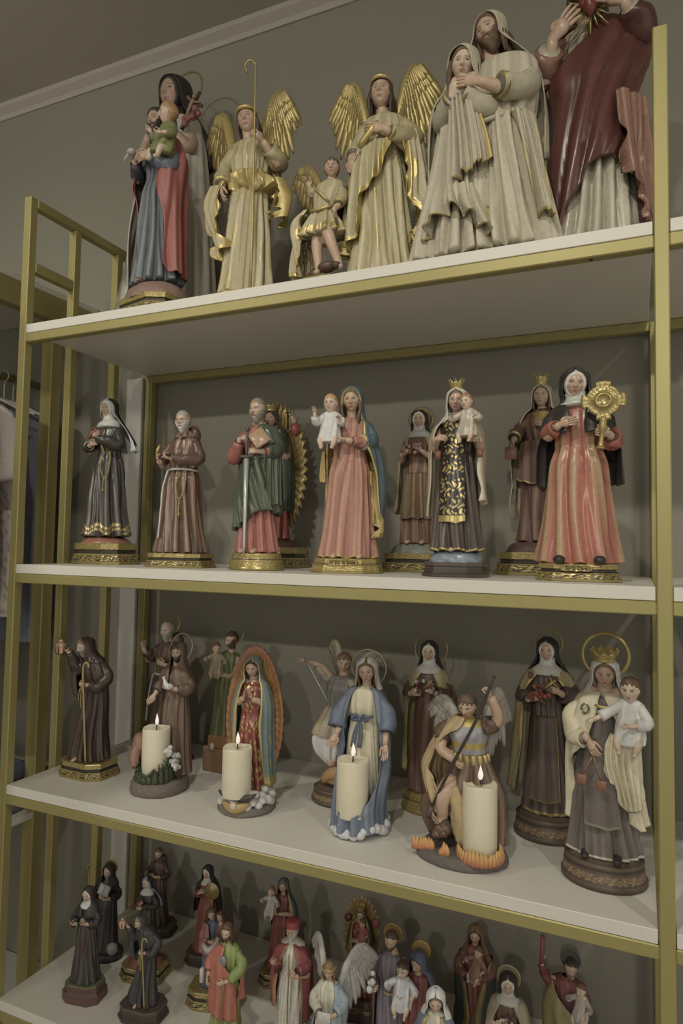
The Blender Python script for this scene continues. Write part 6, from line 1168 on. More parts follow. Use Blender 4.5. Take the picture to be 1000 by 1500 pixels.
def carmel_big(name, label, X, Y):
    F = Fig(name, label, X, Y, Z3, .348, .040, -2)
    F.base('round', .062, .054, h=.040, style='roundwood')
    TP = K(96, 84, 74); TH = K(114, 102, 90); CR = K(190, 176, 138); CH = K(202, 190, 156)
    F.body(head=(.01, -.012, .865), hh=.135, yaw=0, tilt=8, arms=[dict(w=(-.055, -.13, .555), d=(.45, -.3, -.8), pn=(.3, 1, .2), el=(-.13, -.05, .62), L=.09, curl=.5), dict(w=(.15, -.12, .60), d=(-.3, -.5, .5), pn=(-.4, 0, 1), side=-1, el=(.15, -.03, .58), L=.09, curl=.6)], feet=[(-.075, -.10, .0, 0, BLACK), (.07, -.11, .0, 0, BLACK)])
    F.hair(K(112, 86, 56), 'parted', thick=.10)
    F.robe([(z * .93, x, y, rx, ry, f) for z, x, y, rx, ry, f in RB(.155, .12, .09, .105, .11)], TP, seed=211, n=12, hi=TH, trim=K(176, 168, 140), trimh=.012)
    F.sheet([(.70, 0, -.01, .07, .08, 0, -18, 30), (.58, 0, -.012, .095, .085, 0, -38, 38), (.42, 0, -.014, .115, .10, .02, -36, 36), (.15, 0, -.016, .14, .12, .04, -32, 36)], TP, 'scapular', n=8, hi=TH, trim=K(170, 160, 130), trimw=.015)
    F.sheet(VR(F, [(.79, .01, .02, .09, .075, .02, 52, 308), (.76, .01, .02, .10, .07, .03, 60, 300)], 1.14), K(182, 178, 168), 'veil', n=6)
    F.sheet([(.775, .0, .012, .07, .055, 0, 6, 354), (.745, 0, .01, .12, .08, .02, 8, 352), (.68, 0, .0, .145, .10, .03, 20, 350), (.60, 0, -.005, .16, .115, .04, 36, 342), (.52, 0, -.005, .165, .12, .06, 34, 325), (.40, .0, 0, .165, .125, .09, 28, 292), (.22, .01, 0, .165, .125, .12, 44, 288), (.14, .015, 0, .17, .13, .14, 56, 286)], CR, 'cape', n=10, seed=17, hi=CH, trim=K(184, 172, 130), trimw=.015, wav=.07, thick=.01, nz=84, nu=90)
    F.sleeve([(-.10, 0, .73), (-.155, -.02, .64), (-.125, -.08, .56), (-.08, -.12, .56)], [.05, .066, .062, .05], CR, hi=CH)
    F.sheet([(.60, .07, -.02, .09, .10, .04, -20, 80), (.48, .06, -.02, .095, .11, .1, -32, 80), (.36, .08, -.02, .09, .11, .15, -20, 80), (.24, .10, -.02, .08, .10, .18, 10, 80)], CR, 'cape_fall', n=18, seed=8, hi=CH, wav=.2, trim=K(184, 172, 130), trimw=.03)
    m = MB()
    for a, b in (((-.035, -.165, .49), (-.085, -.155, .40)), ((-.03, -.17, .49), (.005, -.165, .385))): m.tube([a, ((a[0] + b[0]) / 2, a[1], (a[1] * 0 + a[2] + b[2]) / 2), b], .005, K(140, 88, 66), 5, 2); m.box((b[0] - .022, b[1] - .008, b[2] - .045), (b[0] + .022, b[1], b[2]), K(134, 78, 58), .003)
    F.put('little_scapulars', m)
    m = MB()
    for k in range(10): m.ball((-.075 + .017 * math.cos(k * 2.4), -.095 - .004 * (k % 2), .70 + .022 * math.sin(k * 2.4)), .0065, K(104, 92, 66), 6, 5)
    F.put('emblem', m); m = MB(); m.tube([(-.03, -.10, .725), (.01, -.11, .715), (.05, -.10, .725)], [.006, .011, .006], GOLD(1), 6, 3, flat=.6); F.put('brooch', m)
    F.child((.13, -.11, .575), .29, -8, gown=K(182, 178, 164), hair=K(92, 66, 48), arms=[((-.52, -.30, .32), (-.30, -.12, .45)), ((.02, -.32, .30), (.30, -.12, .34))], roll=0)
    F.crown(.050, .05, .50, flare=1.3, n=9); F.halo(.118, 'ring', .62, 3, .045, w=.16)
def s3_carmel(): carmel_big('madonna_figurine', 'tall madonna statue in cream cape and taupe robe with child, crown and gold ring halo', 1.127, .122)
def s3_next(): carmel_big('madonna_figurine', 'cream-caped madonna statue beyond the right-hand post, only its brown base showing', 1.330, .285)
S3 = (s3_hood, s3_pio, s3_francis, s3_joseph, s3_guada, s3_michael, s3_grace, s3_therese, s3_michael2, s3_roses, s3_carmel, s3_next)

# ================================================================ BOTTOM SHELF
def s4_fig(name, label, X, Y, H, b, yaw=0, **k):
    return Fig(name, label, X, Y, Z4, H, b, yaw, q=.56, **k)
def s4_faust():
    F = s4_fig('nun_figurine', 'small black-habited nun statue on red-brown base with green top, bottom shelf', .150, .083, .214, .034, 10)
    m = MB(); P_ = K(96, 60, 54); G_ = K(92, 100, 56); add_base(m, 'oct', .040, .030, [(0, 1, P_, 0, None), (.017, 1, P_, 0, None), (.019, .95, K(72, 48, 44), 0, None), (.021, .9, P_, 0, None), (.030, .9, P_, 0, None), (.034, .86, G_, 0, None)], 64); F.put('base', m, raw=True, smooth=False)
    F.body(head=(0, -.012, .92), hh=.145, yaw=-20, tilt=4, arms=[dict(w=(-.06, -.12, .64), d=(-.7, -.5, .3), pn=(0, 0, 1), el=(-.14, -.03, .63)), dict(w=(.05, -.13, .67), d=(0, -.5, .8), pn=(-1, 0, 0), el=(.13, -.03, .62))])
    coif(F, K(180, 176, 166)); B = K(56, 50, 46); F.robe(RB(.155, .125, .10, .112, .08), B, seed=301, n=16, hi=K(84, 76, 68))
    for sx in (-1, 1): F.sleeve([(sx * .09, 0, .79), (sx * .15, -.02, .66), (sx * .09, -.10, .64)], [.05, .065, .06], B)
    F.sheet(VR(F, [(.83, 0, .01, .09, .07, .02, 40, 320), (.78, 0, .0, .125, .09, .03, 10, 350), (.70, 0, 0, .14, .10, .05, 4, 356)], 1.08), B, 'veil', n=7)
    F.beads([(.03, -.09, .56), (.03, -.115, .42), (.055, -.125, .30), (.08, -.115, .42), (.085, -.09, .56)], .007, K(112, 56, 48), cross=False)
def s4_bened():
    F = s4_fig('abbot_figurine', 'small hooded abbot statue with an open white book, gold crosier and disc halo', .090, .205, .200, .014, 12)
    m = MB(); add_base(m, 'round', .040, .032, [(0, 1, K(52, 44, 40), 0, None), (.012, .96, K(60, 50, 44), 0, None), (.014, .9, K(60, 50, 44), 0, None)], 64); F.put('base', m, raw=True)
    F.body(head=(.01, -.02, .91), hh=.14, yaw=-26, tilt=8, female=False, arms=[dict(w=(.02, -.14, .64), d=(-.3, -.5, .7), pn=(0, 1, 0), side=-1, el=(.13, -.03, .62), curl=.8), dict(w=(-.15, -.10, .70), d=(-.2, -.3, .9), pn=(.5, -.3, 0), el=(-.15, -.02, .64), curl=1.2)], feet=[(-.07, -.10, 0)])
    F.beard(K(112, 112, 112), .30); B = K(50, 46, 43); F.robe(RB(.15, .12, .105, .115, .06), B, seed=303, n=12, hi=K(72, 66, 60))
    for sx in (-1, 1): F.sleeve([(sx * .09, 0, .79), (sx * .155, -.02, .66), (sx * .10, -.10, .65)], [.05, .065, .065], B)
    x, y, z = F.hc; h = F.hh
    F.sheet(VR(F, [(.83, 0, .01, .09, .07, .02, 40, 320), (.79, 0, .0, .12, .085, .03, 16, 344), (.75, 0, 0, .135, .095, .05, 10, 350)], 1.15), B, 'hood', n=7)
    m = MB(); b = MB(); b.box((-.07, -.006, -.055), (-.002, .006, .06), K(170, 165, 152)); b.box((.002, -.006, -.055), (.07, .006, .06), K(165, 160, 146)); b.box((-.072, .002, .058), (.072, .012, .068), K(120, 62, 56)); R = rotm(0, -14, 14)
    for v in b.v: v[:] = v @ R.T + V3(.045, -.165, .76)
    F.put('open_book', b); F.halo(.085, 'disc', .2, 0, .06, col=K(140, 116, 60, .4))
    m = MB(); m.tube([(-.17, -.14, .0), (-.17, -.14, .5), (-.17, -.14, .92), (-.15, -.14, .99), (-.17, -.14, 1.03), (-.20, -.14, 1.0), (-.185, -.14, .965)], .009, GOLD(.9), 7, 4); m.ball((-.17, -.14, .90), .018, GOLD(.9), 8, 6); F.put('crosier', m)
    m = MB(); m.ball((.14, -.10, .07), (.07, .06, .07), K(120, 116, 108), 14, 10); F.put('stone', m)
def s4_pio():
    F = s4_fig('friar_figurine', 'small brown friar statue at the back of the bottom shelf', .130, .33, .192, .02, 12)
    F.base('oct', .045, .034, h=.02, style='dark'); F.body(head=(0, -.012, .92), hh=.145, yaw=-20, tilt=6, female=False, arms=[dict(w=(-.13, -.12, .66), d=(0, -.3, .8), pn=(1, 0, 0), el=(-.15, -.02, .62), curl=1), dict(w=(.0, -.13, .66), d=(-.7, -.3, .3), pn=(0, 1, 0), side=-1, el=(.13, -.02, .62))])
    F.hair(K(88, 74, 60), 'short'); F.beard(K(104, 92, 78), .16); B = K(78, 58, 48); F.robe(RB(.15, .12, .10, .115, .08), B, seed=305, n=12)
    for sx in (-1, 1): F.sleeve([(sx * .09, 0, .79), (sx * .155, -.02, .66), (sx * .09, -.10, .65)], [.05, .06, .055], B)
    m = MB(); m.ball((.02, .07, .82), (.07, .05, .07), B, 12, 8); F.put('hood', m)
def s4_rita():
    F = s4_fig('nun_figurine', 'small nun statue holding a crucifix, pale veil lining, red cushioned base', .212, .192, .200, .038, 6)
    F.base('oct', .050, .040, h=.026, style='goldoct'); F.dome(K(132, 66, 56), .038, .03, .026, .04, 'cushion')
    F.body(head=(-.01, -.01, .92), hh=.145, yaw=-30, tilt=4, arms=[dict(w=(-.05, -.13, .70), d=(.6, -.25, .45), pn=(0, 1, .2), el=(-.13, -.04, .64)), dict(w=(-.08, -.12, .64), d=(.8, -.2, .2), pn=(0, 1, 0), el=(-.14, -.03, .62))])
    coif(F); H = K(52, 46, 42); F.robe(RB(.165, .125, .095, .108, .1), H, seed=307, n=11, hi=K(80, 72, 64))
    for sx in (-1, 1): F.sleeve([(sx * .09, 0, .79), (sx * .15, -.02, .66), (sx * .04 - .04, -.11, .67)], [.05, .06, .05], H)
    F.sheet(VR(F, [(.84, 0, .03, .075, .065, .04, 72, 288), (.74, .05, .05, .10, .055, .08, 75, 285), (.64, .10, .05, .09, .05, .1, 60, 290)], 1.08), H, 'veil', n=7, inner=K(130, 134, 146), trim=K(130, 134, 146), trimw=.1)
    F.cross((-.045, -.15, .74), .11, K(118, 58, 44), rotm(0, -20, 25), th=.025)
    F.beads([(.02, -.09, .66), (.02, -.12, .52), (.05, -.12, .44), (.08, -.11, .52), (.08, -.09, .62)], .006, K(140, 128, 96, .3), cross=False); F.beads([(.03, -.12, .46), (.04, -.13, .36), (.07, -.13, .28), (.10, -.12, .36), (.10, -.11, .45)], .006, K(140, 128, 96, .3), cross=True)
def s4_hood():
    hooded_monk('monk_figurine', 'small hooded monk statue raising a lantern on an olive-brown base, bottom shelf', .293, .090, Z4, .197, .026, 6, K(58, 54, 52), q=.62, mat=M_PAINT, style='dark', bc=.72)
def s4_clara():
    F = s4_fig('nun_figurine', 'small black-cloaked nun statue with golden disc at the rear of the bottom shelf', .300, .288, .201, .022, 8)
    F.base('oct', .044, .034, h=.022, style='dark'); F.body(head=(-.01, -.012, .92), hh=.145, yaw=-24, tilt=6, roll=4, arms=[dict(w=(-.06, -.12, .72), d=(.8, -.2, .4), pn=(0, 1, 0), el=(-.14, -.03, .65))])
    coif(F); C = K(128, 62, 50); B = K(50, 44, 42); F.robe(RB(.16, .12, .10, .11, .08), C, seed=309, n=11); F.sleeve([(-.09, 0, .78), (-.15, -.02, .66), (-.07, -.10, .71)], [.05, .06, .055], C)
    F.sheet(VR(F, [(.83, 0, .01, .10, .08, .02, 40, 320), (.76, 0, .0, .15, .10, .04, 40, 320), (.6, 0, 0, .175, .11, .06, 60, 300), (.42, 0, 0, .18, .11, .08, 66, 294)], 1.1), B, 'cloak', n=8)
    m = MB(); t = np.arange(32) * 2 * math.pi / 32; c = V3(.12, -.14, .78); m.grid(np.array([np.stack([c[0] + r * np.sin(t), np.full(32, c[1] + d), c[2] + r * np.cos(t)], -1) for r, d in ((.01, -.02), (.04, -.02), (.05, -.008), (.095, -.006), (.10, 0), (.01, .01))]), K(140, 118, 66, .3), cv=True, cap0=True, cap1=True); m.tube([c - V3(0, 0, .09), c - V3(0, 0, .2)], .015, K(140, 118, 66, .3), 8, 1); F.put('monstrance', m)
def s4_family():
    F = s4_fig('family_figurine', 'small statue of embracing adults in pink and blue robes, behind the saint in green', .392, .182, .184, .034, 14)
    F.base('oct', .052, .036, h=.032, style='goldoct')
    F.body(head=(-.055, -.01, .90), hh=.145, yaw=10, tilt=8, roll=6, arms=[dict(w=(-.02, -.14, .60), d=(.7, -.2, .2), pn=(0, 1, 0), el=(-.13, -.04, .60))]); F.hair(K(92, 70, 50), 'long')
    F.robe([(z, x - .05, y, rx, ry, f) for z, x, y, rx, ry, f in RB(.13, .11, .09, .10, .1)], K(60, 76, 100), seed=311, n=12); F.sheet([(.80, -.05, 0, .11, .08, .03, 150, 350), (.6, -.06, 0, .14, .11, .08, 150, 370), (.42, -.06, 0, .14, .12, .12, 150, 375)], K(150, 92, 88), 'mantle', n=9, hi=K(170, 116, 108))
    F.sleeve([(-.13, 0, .77), (-.18, -.04, .62), (-.06, -.12, .60)], [.05, .06, .05], K(150, 92, 88))
    m = MB(); add_head(m, (.075, -.01, .88), .135, rotm(-20, 8, -8), SKIN, None, True, .6); m.tube([(.08, .01, .6), (.08, .01, .75), (.076, .0, .82)], [.05, .045, .03], SKIN, 8, 2); w = F.put('companion', m)
    m = MB(); add_hair(m, np.array((.075, -.01, .88)), .135, rotm(-20, 8, -8), K(84, 62, 46), 'long', .6); F.put('hair', m, parent=w)
    m = MB(); add_robe(m, [(z * .96, x + .08, y + .01, rx * .95, ry, f) for z, x, y, rx, ry, f in RB(.13, .11, .09, .10, .1)], K(110, 62, 54), seed=312, n=12, nz=40, nt=60); F.put('gown', m, parent=w)
    m = MB(); m.tube([(-.13, -.09, .56), (-.04, -.15, .50), (.05, -.12, .58), (.08, -.10, .66)], [.03, .045, .04, .03], K(160, 152, 136), 10, 4, wob=lambda t, p: .12 * np.sin(4 * p + 9 * t)); F.put('swaddling', m)
def s4_jude():
    F = s4_fig('saint_figurine', 'small bearded saint statue in green robe and orange-red mantle, front of the bottom shelf', .486, .082, .223, .02, 8)
    F.base('oct', .045, .036, h=.02, style='goldoct')
    OR = K(168, 82, 62); G = K(122, 134, 66); GD = K(92, 104, 52)
    F.body(head=(.0, -.012, .925), hh=.14, yaw=-16, tilt=6, female=False, arms=[dict(w=(-.145, -.09, .56), d=(.1, -.3, -.9), pn=(1, 0, 0), el=(-.15, -.02, .64), curl=1.0), dict(w=(.04, -.13, .56), d=(-.8, -.3, -.2), pn=(0, 1, 0), side=-1, el=(.15, -.03, .60))])
    F.hair(K(84, 64, 48), 'long'); F.beard(K(84, 64, 48), .12); F.robe(RB(.14, .11, .095, .11, .12), G, seed=315, n=14, hi=K(150, 156, 92))
    F.sleeve([(.10, 0, .78), (.165, -.02, .66), (.08, -.11, .57)], [.055, .065, .055], G, hi=K(150, 156, 92)); F.sleeve([(-.09, 0, .78), (-.155, -.01, .68), (-.15, -.07, .60)], [.05, .06, .055], OR)
    F.sheet([(.82, 0, .01, .08, .06, .02, 180, 358), (.70, 0, 0, .15, .105, .05, 160, 362), (.58, 0, 0, .155, .115, .1, 100, 400), (.40, 0, 0, .155, .125, .12, 70, 420), (.26, 0, 0, .16, .13, .15, 60, 425)], OR, 'mantle', n=10, hi=K(186, 108, 84), hem=lambda u, v: .12 * v ** 3 * (1 - u) * 1 - .05 * v ** 3 * u)
    m = MB(); m.box((-.20, -.14, .52), (-.17, -.10, .64), K(170, 160, 140), .004); F.put('scroll', m); m = MB(); b = MB(); b.ball((.01, -.105, .72), (.035, .014, .045), K(128, 126, 124, .4), 10, 7); F.put('medallion', b)
    m = MB(); m.tube([(.05, -.17, .56), (.03, -.17, .3), (.02, -.16, .05)], .010, K(130, 96, 62), 6, 3); F.put('club', m)
def s4_madonna():
    F = s4_fig('madonna_figurine', 'small red-robed madonna statue in blue mantle with child, rear of bottom shelf', .482, .298, .207, .024, 10)
    F.base('oct', .045, .036, h=.024, style='goldoct'); F.body(head=(.01, -.012, .925), hh=.14, yaw=-10, tilt=6, arms=[dict(w=(.0, -.12, .66), d=(-.9, -.2, 0), pn=(0, .3, .9), el=(.13, -.03, .64))]); F.hair(K(84, 62, 46), 'parted', thick=.12)
    F.robe(RB(.15, .12, .095, .105, .1), K(118, 52, 46), seed=317, n=12, hi=K(146, 74, 62)); BL = K(60, 78, 92)
    F.sheet(VR(F, [(.82, .01, .02, .09, .075, .03, 48, 310), (.70, .02, .01, .15, .105, .04, 45, 300), (.56, .03, 0, .16, .115, .06, 56, 290), (.42, .04, 0, .15, .11, .08, 70, 280)], 1.1), BL, 'mantle', n=8, trim=GOLD(.8), trimw=.03)
    F.child((-.10, -.10, .66), .28, -6, gown=K(160, 152, 140), hair=K(132, 88, 56))
def s4_bishop():
    F = s4_fig('cardinal_figurine', 'small white-bearded cardinal statue in red cap and cape with thin cross staff', .598, .125, .238, .024, 8)
    F.base('oct', .046, .036, h=.024, style='dark'); R_D = K(132, 52, 56); Wt = K(168, 158, 140)
    F.body(head=(0, -.012, .90), hh=.135, yaw=-16, tilt=6, female=False, brow=HGREY, arms=[dict(w=(-.12, -.12, .66), d=(-.2, -.4, .8), pn=(.5, -.5, 0), el=(-.15, -.02, .62), curl=.3), dict(w=(.075, -.14, .60), d=(-.5, -.4, .4), pn=(-.5, .5, 0), side=-1, el=(.15, -.03, .58), curl=1.1)])
    F.beard(K(164, 156, 144), .42); F.hair(K(150, 142, 130), 'short'); F.robe(RB(.13, .11, .10, .11, .12), Wt, seed=319, n=15)
    m = MB(); t = np.arange(28) * 2 * math.pi / 28; c = F.hc; m.grid(np.array([np.stack([c[0] + r * np.sin(t), c[1] + .01 - r * 1.15 * np.cos(t), np.full(28, c[2] + z)], -1) for r, z in ((.054, .025), (.060, .030), (.062, .05), (.058, .075), (.035, .085), (.005, .082))]), K(156, 48, 50), cv=True, cap0=True, cap1=True); F.put('red_cap', m)
    for sx in (-1, 1): F.sleeve([(sx * .09, 0, .76), (sx * .15, -.02, .64), (sx * .09, -.12, .63)], [.05, .06, .055], R_D)
    F.sheet([(.80, 0, .01, .07, .055, .01, 14, 346), (.76, 0, .01, .13, .085, .03, 16, 344), (.66, 0, .005, .165, .105, .05, 26, 330), (.45, 0, .0, .175, .12, .1, 40, 318), (.24, 0, 0, .175, .125, .12, 40, 320)], R_D, 'cape', n=9, hi=K(156, 74, 72), trim=GOLD(.8), trimw=.02, hem=lambda u, v: .1 * v ** 3 * (u - .4))
    m = MB(); m.tube([(.03, -.185, -.04), (.03, -.185, .4), (.035, -.18, .80)], .006, GOLD(.7), 6, 3); F.put('staff', m); bouquet(F, (-.05, -.12, .05), (.10, .02, .04), 8, (K(72, 84, 50),), 5, name='foliage')
def s4_angel():
    F = s4_fig('angel_figurine', 'small white-winged angel statue in pale blue mantle holding a sheet, bottom shelf', .690, .085, .206, .02, 8)
    F.base('oct', .046, .036, h=.02, style='dark'); CR = K(172, 164, 138); LB = K(128, 146, 156)
    F.body(head=(0, -.012, .92), hh=.14, yaw=-8, tilt=6, female=False, arms=[dict(w=(-.03, -.14, .60), d=(.8, -.3, -.2), pn=(0, 1, 0), el=(-.14, -.04, .62)), dict(w=(.09, -.14, .62), d=(-.7, -.3, -.3), pn=(0, 1, 0), side=-1, el=(.15, -.03, .62))]); F.hair(K(122, 92, 62), 'long')
    m = MB(); m.tube([F.hc + F.R @ (np.array([math.sin(a) * .41, -math.cos(a) * .45, .25]) * F.hh) for a in np.linspace(-1.8, 1.8, 9)], .009, GOLD(1), 6, 2); F.put('diadem', m)
    F.robe(RB(.15, .12, .10, .11, .1), CR, seed=321, n=13)
    F.sleeve([(-.09, 0, .78), (-.15, -.02, .66), (-.06, -.12, .62)], [.05, .06, .05], CR); F.sleeve([(.10, 0, .78), (.16, -.02, .66), (.10, -.12, .63)], [.05, .065, .06], LB)
    F.sheet([(.82, 0, .01, .09, .07, .02, 40, 190), (.68, .0, .0, .155, .11, .05, 30, 200), (.5, 0, 0, .155, .12, .1, 0, 260), (.2, 0, 0, .16, .13, .14, 10, 300), (.04, 0, 0, .17, .13, .14, 20, 300)], LB, 'mantle', n=10, hi=K(154, 166, 168))
    m = MB(); m.box((-.05, -.19, .56), (.07, -.182, .66), K(180, 174, 160), .002); R = rotm(0, 0, 14); F.put('sheet_of_paper', m)
    WW = K(172, 164, 150)
    m = MB(); add_wing(m, (.06, .05, .68), 1, .30, .42, 25, WW, K(140, 134, 124), nf=12, seed=31, longf=1.05, fan=45); F.put('wing', m); m = MB(); add_wing(m, (-.06, .05, .70), -1, .16, .45, 35, WW, K(140, 134, 124), nf=10, seed=32, longf=.7); F.put('wing', m)
    bouquet(F, (-.14, -.08, .38), (.03, .03, .16), 8, (K(170, 160, 120), K(96, 106, 62)), 9, name='lilies')
def s4_aureole():
    F = s4_fig('madonna_figurine', 'small crowned madonna in green mantle before a golden spiked sunburst, bottom shelf', .668, .285, .214, .034, 8)
    m = MB(); D = K(66, 50, 44); add_base(m, 'oct', .054, .042, [(0, 1, D, 0, None), (.016, 1, D, 0, None), (.018, .95, GOLD(.5), .01, D), (.024, .92, GOLD(.5), .01, D), (.026, .85, D, 0, None), (.034, .7, K(96, 56, 50), 0, None)], 64); F.put('base', m, raw=True, smooth=False)
    aureole(F, .62, .22, .40, .05, K(130, 98, 50), K(160, 128, 66, .3), 30, .03, .16)
    F.body(head=(0, -.03, .84), hh=.12, yaw=-6, tilt=6, arms=[dict(w=(-.02, -.12, .60), d=(.8, -.2, .2), pn=(0, 1, 0), el=(-.12, -.04, .56))]); F.hair(HDARK, 'parted')
    F.robe([(z * .90, x, y - .02, rx * .95, ry * .9, f) for z, x, y, rx, ry, f in RB(.14, .11)], K(138, 54, 46), seed=323); F.sheet(VR(F, [(.74, 0, -.01, .11, .085, .03, 46, 314), (.6, 0, -.01, .14, .10, .08, 40, 320), (.44, 0, -.01, .15, .11, .12, 34, 326)], 1.08), K(50, 62, 52), 'mantle', n=9, trim=GOLD(.9), trimw=.04)
    F.crown(.04, .05, .46); F.child((.04, -.10, .60), .22, -10, gown=K(146, 74, 58), hair=K(110, 80, 50))
    m = MB(); m.ball((-.15, -.02, .78), (.04, .03, .045), K(70, 52, 52), 10, 7); m.ball((-.13, -.04, .80), (.02, .02, .022), K(150, 60, 58), 8, 6); m.ball((.17, -.01, .76), (.045, .03, .045), K(146, 58, 52), 10, 7); F.put('small_angels', m)
def s4_holy():
    F = s4_fig('holy_family_figurine', 'small statue of haloed man and blue-veiled woman with child between them', .800, .15, .250, .02, 4)
    F.base('oct', .070, .042, h=.02, style='goldoct'); GP = K(100, 92, 96)
    F.body(head=(-.09, -.01, .915), hh=.135, yaw=-6, tilt=8, roll=4, female=False, arms=[dict(w=(-.19, -.11, .58), d=(.1, -.5, .6), pn=(1, 0, 0), el=(-.21, -.03, .60), curl=1), dict(w=(.0, -.14, .60), d=(.3, -.3, .1), pn=(0, 0, 1), el=(.0, -.04, .60))])
    F.hair(K(76, 60, 50), 'short'); F.beard(K(76, 60, 50), .10); F.robe([(z, x - .09, y, rx, ry, f) for z, x, y, rx, ry, f in RB(.125, .11, .09, .10, .1)], GP, seed=331, n=12)
    F.sleeve([(-.17, 0, .77), (-.225, -.02, .64), (-.195, -.09, .60)], [.045, .055, .05], K(98, 72, 66)); F.sheet([(.81, -.09, .01, .08, .06, .02, 60, 300), (.7, -.09, .0, .125, .09, .05, 60, 310), (.4, -.09, 0, .135, .10, .1, 70, 310), (.1, -.09, 0, .145, .11, .12, 70, 310)], K(98, 72, 66), 'mantle', n=9)
    m = MB(); m.tube([(-.125, -.08, .575), (-.09, -.095, .57), (-.04, -.085, .575)], .008, K(150, 120, 78), 6, 3); F.put('belt', m); F.halo(.075, 'disc', .2, 0, .05, col=K(140, 110, 52, .4))
    bouquet(F, (-.20, -.15, .66), (.012, .01, .07), 4, (K(176, 172, 164),), 9, name='lilies', br=.022)
    c = np.array([.12, -.02, .80]); R = rotm(-20, 12, -8); m = MB(); add_head(m, c, .13, R, SKIN, None, True, .6, 'closed'); m.tube([(.12, .01, .55), (.12, .01, .68), (.12, -.005, .75)], [.05, .045, .03], SKIN, 8, 2); w = F.put('woman', m)
    hc, hh, RR, yw = F.hc, F.hh, F.R, F.yaw; F.hc, F.hh, F.R, F.yaw = c, .13, R, -20
    m = MB(); add_hair(m, c, .13, R, K(80, 60, 48), 'parted', .6); F.put('hair', m, parent=w)
    m = MB(); add_robe(m, [(z * .88, x + .12, y, rx, ry, f) for z, x, y, rx, ry, f in RB(.12, .11, .09, .10, .1)], K(118, 56, 50), seed=333, n=12, nz=44, nt=60); F.put('gown', m, parent=w)
    m = MB(); add_sheet(m, VR(F, [(.72, .125, .01, .10, .08, .03, 50, 310), (.6, .13, 0, .135, .10, .05, 60, 300), (.4, .13, 0, .13, .10, .08, 70, 290), (.2, .13, 0, .13, .10, .08, 75, 285)], 1.12), K(70, 82, 108), n=8, nz=40, nu=44); F.put('blue_veil', m, parent=w)
    m = MB(); t = np.arange(32) * 2 * math.pi / 32; m.grid(np.array([np.stack([.13 + r * np.sin(t), np.full(32, .05 + d), .86 + r * np.cos(t)], -1) for r, d in ((.01, -.004), (.06, -.004), (.075, 0), (.075, .006), (.01, .006))]), K(140, 110, 52, .4), cv=True, cap0=True, cap1=True); F.put('halo', m, parent=w)
    F.hc, F.hh, F.R, F.yaw = hc, hh, RR, yw
    F.child((.035, -.13, .55), .30, 0, gown=K(168, 164, 160), hair=K(72, 54, 44), hyaw=-10)
def s4_mary():
    F = s4_fig('madonna_figurine', 'small white-veiled madonna statue in blue with gold neckline, bottom shelf', .885, .058, .232, .02, 4)
    F.base('round', .036, .032, h=.02, style='roundwood'); F.body(head=(0, -.012, .90), hh=.14, yaw=6, tilt=10); F.hair(K(110, 86, 60), 'parted')
    F.robe(RB(.14, .12), K(170, 158, 132), seed=341); F.sheet(VR(F, [(.82, 0, .02, .10, .08, .03, 50, 310), (.72, 0, .02, .13, .09, .03, 60, 300)], 1.15), K(184, 180, 170), 'veil', n=7)
    F.sheet([(.81, 0, .01, .08, .06, 0, 30, 330), (.75, 0, 0, .14, .095, .03, 30, 330), (.5, 0, 0, .16, .115, .08, 36, 324), (.05, 0, 0, .165, .13, .1, 40, 320)], K(82, 98, 114), 'mantle', n=9, trim=GOLD(1), trimw=.04)
    for sx in (-1, 1): F.sleeve([(sx * .10, 0, .76), (sx * .155, -.02, .64), (sx * .13, -.08, .55)], [.05, .06, .055], K(82, 98, 114))
def s4_madonG():
    F = s4_fig('madonna_figurine', 'small madonna statue in dark green and rose with brown veil and child', .900, .27, .224, .02, 2)
    F.base('oct', .045, .036, h=.02, style='dark'); F.body(head=(0, -.012, .92), hh=.14, yaw=-2, tilt=8, roll=4, arms=[dict(w=(.0, -.13, .58), d=(.8, -.2, .2), pn=(0, 1, 0), el=(-.13, -.03, .6))]); F.hair(K(72, 54, 44), 'parted')
    F.robe(RB(.15, .12), K(122, 66, 58), seed=351); F.sheet(VR(F, [(.82, 0, .02, .09, .075, .03, 48, 312), (.72, 0, .02, .14, .10, .04, 55, 305)], 1.12), K(118, 88, 54), 'veil', n=7)
    F.sheet([(.74, 0, 0, .155, .11, .05, 60, 300), (.58, 0, 0, .17, .12, .08, 30, 330), (.3, 0, 0, .17, .13, .12, 6, 354), (.08, 0, 0, .175, .135, .14, 20, 340)], K(54, 62, 56), 'mantle', n=9, trim=GOLD(.8), trimw=.03)
    for sx in (-1, 1): F.sleeve([(sx * .10, 0, .78), (sx * .16, -.02, .64), (sx * .06, -.12, .60)], [.05, .06, .05], K(126, 70, 60))
    F.child((.03, -.13, .64), .26, -20, gown=K(140, 92, 70), hair=K(98, 72, 50), roll=8)
